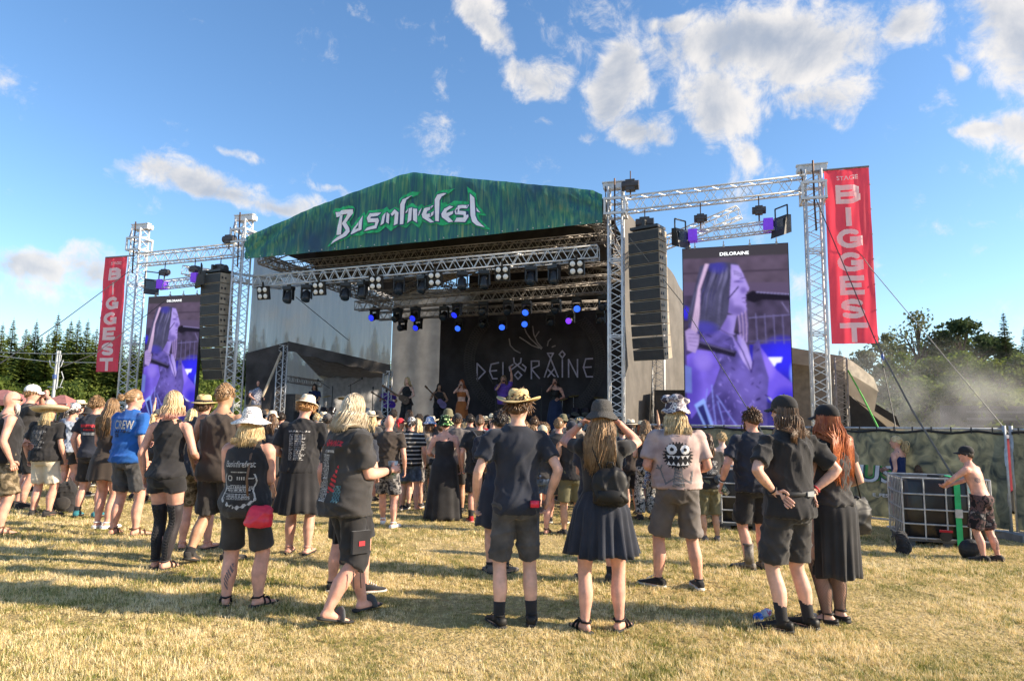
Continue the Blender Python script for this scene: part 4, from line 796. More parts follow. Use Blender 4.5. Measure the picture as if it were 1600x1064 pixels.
# ------------------------------------------------------------------ guy wires
def wire(name, pts, r, label, m=CABLE, cat='guy wire'): 
    P = [np.asarray(p, float) for p in pts]; b = MB(); b.tube([p - P[0] for p in P], r, 5); tag(obj(name, b, m, loc=P[0]), label, cat)
T4 = S(16.6, -.2, 7.1); A1 = ground_at(1560, 900); A1 = at(1500, 800, 10.9)
GREYS = mat('lashing_grey', (.13, .12, .105), .8, spec=.1)
wire('guy_wire', [T4, at(1368, 532, 13.4)], .011, 'thin dark cable crossing the near red banner'); wire('lashing_strap', [at(1368, 532, 13.4), at(1425, 640, 11.9), at(1488, 742, 10.6), at(1500, 770, 10.2)], .017, 'thick grey strap slanting down to the liquid container', GREYS, 'strap')
wire('guy_wire', [at(1289, 320, 15.9), at(1362, 421, 15.2), at(1470, 550, 14), at(1577, 678, 13)], .009, 'long thin cable from the tower to the fence post', mat('steel_rope', (.14, .135, .125), .5, .3)); wire('guy_wire', [at(1377, 560, 12.9), at(1398, 660, 12.6), at(1400, 676, 12.5)], .010, 'short dark rope hanging under the blue hook')
b = MB(); b.ell((0, 0, 0), (.03, .03, .07), n=8, m=5); tag(obj('blue_hook', b, mat('hook_blue', (.02, .07, .3), .5), loc=at(1379, 558, 12.95)), 'small blue hook on the strap below the red banner', 'hook')
wire('guy_wire', [S(-4.3, -.15, 6.3), at(100, 500, 17.5), at(0, 568, 14)], .012, 'dark cable running down from the far tower to the picture edge'); wire('guy_wire', [S(-2.6, -.3, 5.2), at(150, 552, 18), at(98, 573, 17)], .010, 'thin cable running from the far screen to the power pole')
wire('guy_wire', [at(1062, 468, 16.5), at(984, 372, 16.6)][::-1] + [at(1200, 690, 13)], .010, 'pale cable slanting across the near loudspeaker column and screen', mat('steel_rope', (.35, .34, .32)))
# ------------------------------------------------------------------ people: one skinned figure + clothes, all in a 1.75 m body frame facing +Y
def remesh(mb, vox, it=3):
    me = mb.mesh('tmp'); o = bpy.data.objects.new('tmp', me)
    r = o.modifiers.new('r', 'REMESH'); r.mode = 'VOXEL'; r.voxel_size = vox; s_ = o.modifiers.new('s', 'SMOOTH'); s_.factor = .5; s_.iterations = it
    out = evaluate(o); bpy.data.objects.remove(o); bpy.data.meshes.remove(me)
    out.polygons.foreach_set('use_smooth', [True] * len(out.polygons)); return out
def wrinkle(me, amp, seed, zfreq=1.0):
    n = len(me.vertices); co = np.empty(n * 3, np.float32); me.vertices.foreach_get('co', co); co = co.reshape(-1, 3); no = np.empty(n * 3, np.float32); me.vertices.foreach_get('normal', no); no = no.reshape(-1, 3)
    r = np.random.default_rng(seed); d = np.zeros(n)
    q = co + .045 * np.sin(co[:, [1, 2, 0]] * 7 + r.uniform(0, 6, 3)) + .02 * np.sin(co[:, [2, 0, 1]] * 17 + r.uniform(0, 6, 3))
    for k in range(7):
        w = r.normal(size=3) * np.array([14, 8, 11 * zfreq]) * r.uniform(.7, 1.9); g = np.clip(.5 + .9 * np.sin(q @ (r.normal(size=3) * 5) + r.uniform(0, 6)), 0, 1); d += (1 - np.abs(np.sin(q @ w + r.uniform(0, 6)))) ** 2.5 * g
    d = np.maximum(d - d.mean(), -.28); co = co + no * (d * amp * 1.15)[:, None]
    me.vertices.foreach_set('co', co.ravel().astype(np.float32)); me.update()
TORSO = {'m': [(.80, -.005, .135, .10), (.86, -.012, .165, .128), (.92, -.015, .172, .13), (1.0, -.004, .162, .115), (1.08, .0, .150, .108), (1.18, .0, .158, .112), (1.28, .0, .172, .122), (1.36, -.002, .182, .122), (1.42, -.005, .180, .105), (1.455, -.01, .14, .085), (1.485, -.012, .09, .07), (1.52, -.005, .062, .062)],
         'f': [(.80, -.008, .14, .105), (.86, -.018, .172, .138), (.92, -.018, .176, .135), (1.0, -.006, .155, .112), (1.08, .0, .128, .098), (1.18, .004, .136, .108), (1.28, .012, .152, .124), (1.36, .002, .158, .112), (1.42, -.005, .155, .092), (1.455, -.01, .12, .075), (1.485, -.012, .075, .06), (1.52, -.005, .052, .054)]}
def ik(a, b, L1, L2, pole):
    a = np.array(a, float); b = np.array(b, float); d = b - a; D = np.linalg.norm(d)
    if D > (L1 + L2) * .998: b = a + d / D * (L1 + L2) * .998; d = b - a; D = np.linalg.norm(d)
    u = d / D; x = (L1 * L1 - L2 * L2 + D * D) / (2 * D); h = math.sqrt(max(0, L1 * L1 - x * x)); p = np.array(pole, float); p = nrm(p - u * (p @ u)); return a + u * x + p * h, b
ARMS = {'down': ((.255, .02, .905), (.35, -1, 0)), 'hip': ((.185, -.05, 1.04), (1, -.45, .1)), 'front': ((.07, .24, 1.10), (.5, -.6, -.6)), 'cup': ((.16, .30, 1.16), (.3, -.6, -1)), 'salute': ((.14, .16, 1.62), (1, .1, -1.3)), 'phone': ((.08, .30, 1.45), (.6, 0, -1)), 'up': ((.26, .12, 1.92), (1, 0, 0)),
        'back': ((.06, -.19, 1.0), (1, -.5, 0)), 'pocket': ((.20, .06, .93), (.8, -1, 0)), 'mic': ((.04, .17, 1.52), (.7, .1, -1)), 'guitar_low': ((.14, .2, 1.05), (1, -.3, -.2)), 'guitar_neck': ((.38, .30, 1.2), (.5, 0, -1)), 'lean': ((.12, .46, 1.10), (1, 0, -.2)), 'bent': ((.2, .2, 1.08), (.5, -1, -.2)), 'drum': ((.18, .32, 1.05), (.8, -.3, -.3)), 'down_out': ((.33, .05, .93), (.5, -1, 0)), 'backpocket': ((.15, -.13, .95), (1, -.6, 0)), 'hipb': ((.185, -.06, 1.04), (1, -.35, .1))}
class Rig:
    def __init__(s, p):
        s.p = p; s.sex = p.get('sex', 'm'); b = s.b = p.get('bulk', 1.0); s.lean = p.get('lean', 0.0); s.lb = p.get('limb', 1 + (b - 1) * .55) * (.92 if s.sex == 'f' else 1)
        s.T = [(z, y, rx * (1 + (b - 1) * (1.15 if .9 < z < 1.3 else .6 if z < 1.45 else .2)), ry * (1 + (b - 1) * (1.7 if .95 < z < 1.3 else .8 if z < 1.45 else .2))) for z, y, rx, ry in TORSO[s.sex]]
        sw = .172 if s.sex == 'f' else .198; sw *= 1 + (b - 1) * .45; s.sh = {}; s.el = {}; s.wr = {}; s.hip = {}; s.kn = {}; s.an = {}
        al = p.get('arms', ('down', 'down'))
        for sg, k, ap in ((-1, 'L', al[0]), (1, 'R', al[1])):
            if isinstance(ap, str): t, pole = ARMS[ap]
            else: t, pole = ap
            S0 = s.warp((sg * sw, -.01, 1.408)); t = np.array(t, float); wide = (1 + (b - 1) * .9) if isinstance(ap, str) and ap.startswith('down') else 1
            t = np.array((t[0] * sg * wide, t[1], t[2])); pole = np.array((pole[0] * sg, pole[1], pole[2]))
            if s.lean and ap != 'lean': t = s.warp(t)
            s.sh[k] = S0; s.el[k], s.wr[k] = ik(S0, t, .285, .255, pole)
        ft = p.get('feet', ((-.11, 0, .2), (.11, 0, -.2))); s.foot = {}
        for sg, k, f in ((-1, 'L', ft[0]), (1, 'R', ft[1])):
            H = np.array((sg * (.092 if s.sex == 'f' else .088) * (1 + (b - 1) * .5), 0, .88)); A = np.array((f[0], f[1], .085 + (f[3] if len(f) > 3 else 0))); ya = f[2]
            s.hip[k] = H; s.kn[k], s.an[k] = ik(H, A, .41, .40, (math.sin(-ya) * .6, 1, 0)); s.foot[k] = (f[0], f[1], ya, f[3] if len(f) > 3 else 0)
    def warp(s, q):
        q = np.array(q, float)
        if s.lean and q[2] > .95: q[1] += s.lean * (q[2] - .95); q[2] -= abs(s.lean) * .32 * (q[2] - .95)
        return q
    def ring(s, z, y, rx, ry, n=24, k=0):
        th = np.linspace(0, 2 * PI, n, endpoint=False); P = np.stack([rx * np.cos(th), y + ry * np.sin(th), np.full(n, z)], 1)
        return np.array([s.warp(q) for q in P]) if s.lean else P
    def trow(s, z):
        Z = [t[0] for t in s.T]; return [float(np.interp(z, Z, [t[i] for t in s.T])) for i in (1, 2, 3)]
    def limb(s, a, m, b, n1=6, n2=7): return [a + (m - a) * t for t in np.linspace(0, 1, n1)] + [m + (b - m) * t for t in np.linspace(0, 1, n2)[1:]]
    ARM_R = [.058, .054, .049, .046, .043, .040, .0415, .042, .039, .034, .030, .026]
    LEG_R = [.092, .090, .083, .075, .067, .058, .055, .058, .060, .052, .042, .037]
    def arm_path(s, k): return s.limb(s.sh[k], s.el[k], s.wr[k])
    def leg_path(s, k):
        P = s.limb(s.hip[k], s.kn[k], s.an[k]); f = s.foot[k]; bk = np.array([math.sin(f[2]) * 1.0, -math.cos(f[2]), 0])
        for i, o in ((7, .010), (8, .016), (9, .012), (10, .004)): P[i] = P[i] + bk * o
        return P
    def head_M(s):
        c = s.warp((0, .0, 1.53)); R = Matrix.Rotation(s.p.get('look', 0), 3, 'Z') @ Matrix.Rotation(-s.p.get('nod', 0) , 3, 'X') @ Matrix.Rotation(s.p.get('tilt', 0), 3, 'Y'); return np.array(R), c
    def hd(s, q):
        R, c = s.head_M(); return R @ np.asarray(q, float) + c
HC = np.array([0, .02, .115]); HR = (.074, .096, .118)   # head centre above neck pivot and radii
def build_body(rg, vox, near):
    mb = MB(); s = rg; R, c = s.head_M()
    mb.loft([s.ring(*t) for t in s.T])
    n0 = s.warp((0, -.005, 1.47)); nr = .054 if s.sex == 'm' else .045; mb.tube([n0, s.warp((0, .0, 1.53)), s.hd((0, .012, .06))], [nr * 1.12, nr, nr], 12)
    mb.ell(s.hd(HC), HR, R, 16, 12); mb.ell(s.hd((0, .05, .045)), (.054, .056, .055), R, 12, 8); mb.ell(s.hd((0, .088, .02)), (.028, .024, .025), R, 10, 6)
    mb.tube([s.hd((0, .108, .125)), s.hd((0, .128, .09)), s.hd((0, .112, .082))], [.011, .016, .012], 8)
    for sg in (-1, 1): mb.ell(s.hd((sg * .075, .012, .105)), (.011, .02, .032), R, 8, 6)
    for k, sg in (('L', -1), ('R', 1)):
        mb.ell(s.sh[k] + (-sg * .012, 0, -.005), (.06 * s.lb, .058 * s.lb, .062 * s.lb), None, 12, 8)
        mb.tube(s.arm_path(k), np.array(Rig.ARM_R) * s.lb, 12)
        mb.tube(s.leg_path(k), np.array(Rig.LEG_R) * s.lb * (1.08 if s.sex == 'f' else 1), 14)
        fx, fy, ya, lift = s.foot[k]; d = np.array([-math.sin(ya), math.cos(ya), 0]); w = np.array([d[1], -d[0], 0]); A = s.an[k]
        pit = math.atan2(lift, .2); dz = -math.sin(pit); d3 = nrm(d * math.cos(pit) + ZZ * dz)
        rings = []
        for t, hw, hz, z in ((-.062, .022, .020, -.05), (-.045, .033, .035, -.045), (0, .036, .045, -.04), (.06, .039, .032, -.05), (.12, .044, .022, -.06), (.165, .042, .015, -.067), (.195, .025, .010, -.07)):
            cc = A + d3 * t + ZZ * z; th = np.linspace(0, 2 * PI, 12, endpoint=False); rings.append(cc + np.outer(np.cos(th) * hw, w) + np.outer(np.sin(th) * hz, ZZ))
        mb.loft(rings)
        # palm
        fd = nrm(s.wr[k] - s.el[k]); mode = s.p.get('hand' + k); W = s.wr[k]
        tr = np.array((0, 1.0, 0.15)) if abs(fd[1]) < .75 else np.array((-sg * .3, 0, 1.0))
        if mode == 'hip': tr = np.array((0, 0, 1.0)); fd = nrm(np.array((-sg * .45, -.6, -.55)))
        if mode == 'back': fd = nrm(np.array((-sg * 1., -.05, -.15)))
        if mode == 'salute': fd = nrm(np.array((-sg * .75, .25, .35))); tr = np.array((0, .4, -1.))
        th_ = nrm(tr - fd * (tr @ fd)); pn = np.cross(fd, th_) * sg; s.p['_hand' + k] = (W, fd, th_, pn)
        rings = []
        for t, hw, ht in ((-.03, .024, .022), (.0, .026, .020), (.03, .036, .017), (.065, .041, .015), (.092, .040, .012)):
            a = np.linspace(0, 2 * PI, 12, endpoint=False); rings.append(W + fd * t + np.outer(np.cos(a) * hw, th_) + np.outer(np.sin(a) * ht, pn))
        mb.loft(rings)
    me = remesh(mb, vox, 3); bm_ = bmesh.new(); bm_.from_mesh(me); bpy.data.meshes.remove(me); fm = MB()
    if near:
        for k, sg in (('L', -1), ('R', 1)):
            W, fd, th_, pn = s.p['_hand' + k]; curl = s.p.get('curl' + k, .5 if s.p.get('hand' + k) not in ('salute', 'hip') else .12)
            for i, (o, ln) in enumerate(((.030, .078), (.010, .088), (-.011, .082), (-.030, .066))):
                p = W + fd * .085 + th_ * o; d = fd; P = [p]; 
                for j, f in enumerate((.45, .32, .23)):
                    a = curl * (1.0 + .6 * j) * (.8 + .1 * i); d = nrm(fd * math.cos(a * (j + 1) * .62) - pn * math.sin(a * (j + 1) * .62)); p = p + d * ln * f; P.append(p)
                fm.tube(P, [.0095, .009, .0082, .0065], 7)
            b0 = W + fd * .025 + th_ * .032; fm.tube([b0 - th_ * .015, b0 + th_ * .018 + fd * .02, b0 + th_ * .026 + fd * .05 - pn * .012, b0 + th_ * .022 + fd * .072 - pn * .02], [.013, .012, .010, .008], 7)
        for sg in (-1, 1): fm.ell(s.hd((sg * .031, .106, .122)), (.011, .007, .0065), R, 8, 5, mat=1); fm.tube([s.hd((sg * .016, .112, .142)), s.hd((sg * .034, .110, .147)), s.hd((sg * .05, .098, .142))], .005, 5, mat=1)
        fm.tube([s.hd((-.022, .104, .058)), s.hd((0, .114, .057)), s.hd((.022, .104, .058))], [.003, .0055, .003], 6, mat=2)
        t = fm.mesh('f', True); bm_.from_mesh(t); bpy.data.meshes.remove(t)
    out = bpy.data.meshes.new('body'); bm_.to_mesh(out); bm_.free(); out.polygons.foreach_set('use_smooth', [True] * len(out.polygons)); return out
def build_top(rg, g, vox, seed):
    """shirt: g = dict(hem, off, sleeve 0..1, tank, flare)"""
    s = rg; mb = MB(); off = g.get('off', .02); hem = g.get('hem', .86); tank = g.get('tank', 0); fl = g.get('flare', .012); rows = []
    top = 1.515 if not tank else (1.47 if tank == 1 else 1.36)
    for z in np.linspace(hem, top, 16):
        y, rx, ry = s.trow(z); loose = off * (1 if z < 1.4 else max(.25, 1 - (z - 1.4) / .1 * .7)) + (fl * max(0, (1.1 - z) / .25) if z < 1.1 else 0)
        if g.get('box') and z < 1.25:
            y2, rx2, ry2 = s.trow(1.26); rx = max(rx, rx2 * g['box']); ry = max(ry, ry2 * g['box'])
        k = 1.0
        if tank == 1 and z > 1.38: k = max(.62, 1 - (z - 1.38) * 3.6)
        rows.append(s.ring(z, y, (rx + loose) * k, ry + loose * 1.05, 28))
    mb.loft(rows)
    if tank == 1:
        for sg in (-1, 1): mb.tube([s.warp((sg * .085, -.085, 1.40)), s.warp((sg * .085, -.03, 1.475)), s.warp((sg * .085, .06, 1.43)), s.warp((sg * .08, .10, 1.36))], [.03, .03, .03, .03], 8, flat=.5)
    if tank == 2:
        for sg in (-1, 1): mb.tube([s.warp((sg * .075, -.10, 1.34)), s.warp((sg * .08, -.05, 1.462)), s.warp((sg * .08, .03, 1.465)), s.warp((sg * .08, .11, 1.34))], .0105, 6)
    if g.get('sleeve'):
        f = g['sleeve']
        for k, sg in (('L', -1), ('R', 1)):
            P = s.arm_path(k); n = len(P) - 1; tt = f * 3.3; Q = [P[0] * .55 + s.warp((0, -.01, 1.40)) * .45 + (0, 0, .0)] + [P[0] + (sg * -.01, 0, .0)]; i = .8
            while i <= tt + .01: j = int(i); Q.append(P[j] + (P[min(n, j + 1)] - P[j]) * (i - j)); i += .5
            mb.ell(P[0] + (-sg * .012, 0, 0), np.array((.070, .072, .070)) * s.lb + .006, None, 14, 8); rr = [.070, .070] + list(np.linspace(.066, g.get('cuff', .066), len(Q) - 2)); mb.tube(Q, np.array(rr) * (.9 + .1 * s.lb) * (.9 if s.sex == 'f' else 1), 14)
    me = remesh(mb, vox, 3); wrinkle(me, g.get('wr', .011), seed); return me
def build_legs(rg, g, vox, seed):
    """shorts or trousers: length 0..2 along hip-knee-ankle"""
    s = rg; mb = MB(); top = g.get('top', 1.03); off = g.get('off', .016); ln = g.get('len', .85); cuff = g.get('cuff', .1)
    mb.loft([s.ring(z, *[(a if i == 0 else a + off) for i, a in enumerate(s.trow(z))], 24) for z in np.linspace(.80, top, 8)])
    for k in 'LR':
        P = s.leg_path(k); n = 5.5; Q = []; rr = []; i = 0
        tt = ln * 5 if ln <= 1 else 5 + (ln - 1) * 6
        steps = np.linspace(0, tt, max(4, int(tt * 1.6)))
        for q in steps:
            j = min(int(q), 10); Q.append(P[j] + (P[j + 1] - P[j]) * (q - j)); b = np.interp(q, range(12), Rig.LEG_R) * s.lb
            rr.append(max(b + off * .7, (.098 + (cuff - .098) * q / max(tt, 1e-3)) * (.85 + .15 * s.lb)))
        mb.tube(Q, rr, 16)
    me = remesh(mb, vox, 2); wrinkle(me, g.get('wr', .010), seed, .7); return me
def build_skirt(rg, g, seed):
    s = rg; top = g.get('top', 1.06); hem = g['hem']; fl = g.get('flare', .1); npl = g.get('pleats', 14); amp = g.get('amp', .10); n = 112; rows = []; r = np.random.default_rng(seed); ph = r.uniform(0, 6.28, 4); m = 16
    for i in range(m + 1):
        f = i / m; z = top + (hem - top) * f; y, rx, ry = s.trow(max(z, .88)); rx += .012; ry += .014; rx = rx + fl * f ** .9; ry = ry + fl * .92 * f ** .9; th = np.linspace(0, 2 * PI, n, endpoint=False)
        k = 1 + amp * f ** 1.1 * (.6 * np.cos(npl * th + ph[0] + .8 * np.sin(3 * th + ph[1])) + .4 * np.cos((npl * .62) // 1 * th + ph[2] + f)) ; rows.append(np.stack([rx * k * np.cos(th), y + ry * k * np.sin(th), z + .012 * f * np.sin(5 * th + ph[3])], 1))
    mb = MB(); mb.loft(rows, cap=False); inner = [np.column_stack([r_[:, 0] * .97, r_[:, 1] * .97, r_[:, 2]]) for r_ in rows]; mb.loft(inner, cap=False); o = m * n; N2 = (m + 1) * n
    mb.f += [(o + j, o + (j + 1) % n, N2 + o + (j + 1) % n, N2 + o + j) for j in range(n)]; mb.m += [0] * n
    return mb.mesh('skirt', True)
def build_shoe(rg, k, kind):
    s = rg; A = s.an[k]; fx, fy, ya, lift = s.foot[k]; d = np.array([-math.sin(ya), math.cos(ya), 0]); w = np.array([d[1], -d[0], 0]); pit = math.atan2(lift, .2); d3 = nrm(d * math.cos(pit) - ZZ * math.sin(pit)); u3 = nrm(np.cross(w, d3)); u3 = u3 * (1 if u3[2] > 0 else -1)
    B = A - ZZ * .085; mb = MB(); th = np.linspace(0, 2 * PI, 16, endpoint=False)
    def sec(t, hw, z0, z1, m): 
        cc = B + d3 * t + u3 * (z0 + z1) / 2; return cc + np.outer(np.sign(np.cos(th)) * np.abs(np.cos(th)) ** .7 * hw, w) + np.outer(np.sign(np.sin(th)) * np.abs(np.sin(th)) ** .8 * (z1 - z0) / 2, u3)
    sole = [(-.085, .022, .0, .028), (-.075, .036, 0, .03), (-.02, .040, 0, .03), (.05, .040, 0, .028), (.13, .049, 0, .027), (.18, .045, .002, .027), (.215, .025, .006, .026)]
    if kind == 'sandal' or kind == 'slide':
        mb.loft([sec(t, h, a, b * .8, 1) for t, h, a, b in sole], mat=1)
        def strap(t, wd, hz, yo=.0): mb.tube([B + d3 * t + w * hw + u3 * z for hw, z in ((-.046, .018), (-.045, .04 * hz), (-.022, .068 * hz), (0, .076 * hz), (.022, .068 * hz), (.045, .04 * hz), (.046, .018))], wd, 6, ref=d3, flat=.25 if wd > .02 else .4)
        if kind == 'slide': strap(.09, .045, 1.0)
        else: strap(.10, .014, .85); strap(.045, .012, 1.15); mb.tube([B + d3 * -.065 + u3 * .085, B + w * .043 + u3 * .085 + d3 * -.02, B + w * .03 + d3 * .045 + u3 * .1], .009, 5); mb.tube([B + d3 * -.065 + u3 * .085, B - w * .043 + u3 * .085 + d3 * -.02, B - w * .03 + d3 * .045 + u3 * .1], .009, 5)
        return mb.mesh('sandal', True)
    mb.loft([sec(t, h, a, b, 1) for t, h, a, b in sole], mat=1)
    up = [(-.08, .026, .02, .075), (-.066, .036, .02, .085), (-.02, .039, .02, .092), (.03, .040, .02, .088), (.08, .042, .02, .07), (.13, .045, .02, .055), (.175, .041, .02, .045), (.205, .022, .022, .038)]
    if kind == 'flat': up = [(t, h, a, min(b, .052)) for t, h, a, b in up]
    mb.loft([sec(t, h, a, b, 0) for t, h, a, b in up])
    if kind == 'boot': mb.tube([B + u3 * .07 - d3 * .015, B + ZZ * .15 - d3 * .012, B + ZZ * .27 - d3 * .005], [.052, .05, .056], 16); mb.tube([B + ZZ * .265, B + ZZ * .285], [.06, .06], 14)
    else:
        mb.tube([B + u3 * .085 + d3 * -.012, B + u3 * .098 + d3 * -.012], [.043, .040], 14)
    if kind != 'flat':
        for i in range(4 if kind != 'boot' else 7):
            t = .105 - .022 * i; z = .066 + .011 * i
            if i > 3: t, z = .045, .11 + .026 * (i - 4)
            mb.tube([B + d3 * t + w * -.02 + u3 * z, B + d3 * (t + .004) + u3 * (z + .008), B + d3 * t + w * .02 + u3 * z], .0045, 5, mat=2)
    else: mb.tube([B + d3 * .03 + w * x + u3 * z for x, z in ((-.043, .045), (-.03, .085), (0, .097), (.03, .085), (.043, .045))], .011, 6, ref=d3, flat=.4)
    return mb.mesh('shoe', True)
def build_sock(rg, k, h): 
    P = rg.leg_path(k); A = rg.an[k]; d = nrm(P[10] - P[11]); r0 = .039 * rg.lb; mb = MB(); mb.tube([A - d * .03, A, A + d * h * .5, A + d * h], [r0 + .012, r0 + .006, r0 + .006, r0 + .010], 16); return mb.mesh('sock', True)
def build_stocking(rg, k, i0, i1):
    P = rg.leg_path(k); mb = MB(); Q = P[i0:i1 + 1]; R = [Rig.LEG_R[i] * rg.lb * 1.08 + .004 for i in range(i0, i1 + 1)]; mb.tube(Q, R, 18); return mb.mesh('stocking', True)
# ---- hair: strands grown over the skull
def skull(phi, al, k=1.0):
    return HC + np.array([HR[0] * k * math.sin(phi) * math.sin(al), -HR[1] * k * math.sin(phi) * math.cos(al), HR[2] * k * math.cos(phi)])
def build_hair(rg, h, seed):
    st_, ln = h.get('style', 'short'), h.get('len', .35); r = np.random.default_rng(seed); mb = MB(); n = int(h.get('n', 150) * (2 if st_ == 'short' else 2.6 if h.get('n', 150) > 120 else 1)); s = rg
    # cap hugging the skull: hairline lower at the back than at the brow
    rows = []
    for i in range(9):
        th = np.linspace(-PI, PI, 28, endpoint=False); f = i / 8; row = []
        for a in th:
            lim = rad(78 + 38 * (math.cos(a / 2)) ** 2 - (24 if abs(a) > 2.4 else 0)) ; ph = .02 + f * lim
            row.append(s.hd(skull(ph, a, 1.055 + .03 * (1 - f) + (.02 if st_ == 'short' else .0) + .012 * math.sin(9 * a + 5 * f + seed))))
        rows.append(np.array(row))
    mb.loft(rows)
    if st_ in ('short', 'bald'):
        for i in range(n if st_ == 'short' else 0):
            a = r.uniform(-2.3, 2.3); ph = rad(r.uniform(4, 88)); p = skull(ph, a, 1.04); o = nrm(p - HC); d = nrm(o * .42 + np.array([r.normal() * .35, -.35 + r.normal() * .3, -.7 + .3 * r.normal()])); L_ = ln if ln < .1 else .04
            mb.tube([s.hd(p), s.hd(p + d * L_ * .5 + o * .006), s.hd(p + d * L_ + np.array([0, 0, -.008]))], [.0065, .006, .0015], 4)
    elif st_ in ('long', 'bob'):
        spread = h.get('spread', 1.0); wav = h.get('wave', .012)
        for i in range(n):
            a = r.uniform(-1, 1); a = np.sign(a) * abs(a) ** .8 * rad(h.get('wrap', 112)); ph0 = rad(r.uniform(2, 55)); P = []; L_ = ln * r.uniform(.72, 1.05) * (1 - .25 * abs(a) / 2); k = 1.07 + r.uniform(0, .12); f0 = r.uniform(0, 6.28); fw = r.uniform(9, 20)
            for q in np.linspace(ph0, rad(96), 4): P.append(s.hd(skull(q, a, k)))
            b = skull(rad(96), a, k); m = 6
            for j in range(1, m + 1):
                t = j / m * L_; x = b[0] * (1 + .25 * spread * min(1, t / .2)) + wav * math.sin(f0 + t * fw); y = b[1] - .028 * min(1, t / .12) * (1 if b[1] < .02 else -.2) + wav * math.cos(f0 + t * fw)
                if i % 14 == 0: x += .03 * math.sin(f0) * t / L_; y -= .02 * abs(math.cos(f0)) * t / L_
                if t > .12 and b[1] < .05: y = min(y, -.115 - .012 * math.sin(i)) + .0
                P.append(s.hd((x + .006 * math.sin(3 * f0 + j), y, b[2] - t)))
            w = h.get('w', .0115 if n < 120 else .005) * r.uniform(.5, 1.3); mb.tube(P, [w * .5, w, w, w] + list(np.linspace(w, w * .2, m)), 3, flat=.6)
    elif st_ == 'pony':
        b = np.array([0, -.105, h.get('pz', .13)])
        for i in range(70):
            a = r.uniform(-2.2, 2.2); q = skull(rad(r.uniform(20, 92)), a, 1.07); mb.tube([s.hd(q), s.hd((q + b) / 2 + nrm(q - HC) * .012), s.hd(b)], [.007, .008, .006], 4)
        for i in range(60):
            L_ = ln * r.uniform(.75, 1.05); o = r.normal(size=3) * .012; P = [s.hd(b + o * .5)]
            for j in range(1, 7): t = j / 6; P.append(s.hd(b + o * (1 + 1.5 * math.sin(PI * t)) + np.array([.008 * math.sin(i + 6 * t), -.035 * min(1, t * 4), -L_ * t + .02 * math.sin(min(1, t * 4) * PI)])))
            mb.tube(P, [.006, .008, .008, .007, .006, .005, .002], 4)
    elif st_ == 'bun':
        b = np.array([0, -.118, h.get('pz', .15)])
        for i in range(80):
            a = r.uniform(-2.2, 2.2); q = skull(rad(r.uniform(15, 95)), a, 1.07); mb.tube([s.hd(q), s.hd((q + b) / 2 + nrm(q - HC) * .015), s.hd(b)], [.007, .008, .006], 4)
        for i in range(55):
            d = nrm(r.normal(size=3)); e = nrm(np.cross(d, r.normal(size=3))); c = b + np.array([0, -.015, 0]); mb.tube([s.hd(c + (d * math.cos(t) + e * math.sin(t)) * .038 * r.uniform(.85, 1.15)) for t in np.linspace(0, 2.6, 6)], [.003, .007, .008, .008, .006, .002], 4)
    if h.get('beard'):
        for i in range(90):
            a = r.uniform(-1, 1); p = np.array([.058 * a, .098 - .05 * a * a, .04 + r.uniform(-.02, .025) + .03 * abs(a)]); L_ = h['beard'] * r.uniform(.5, 1); mb.tube([s.hd(p), s.hd(p + (a * .01, .012, -L_ * .5)), s.hd(p + (r.normal() * .01, .006, -L_))], [.008, .008, .002], 4)
    return mb.mesh('hair', True)
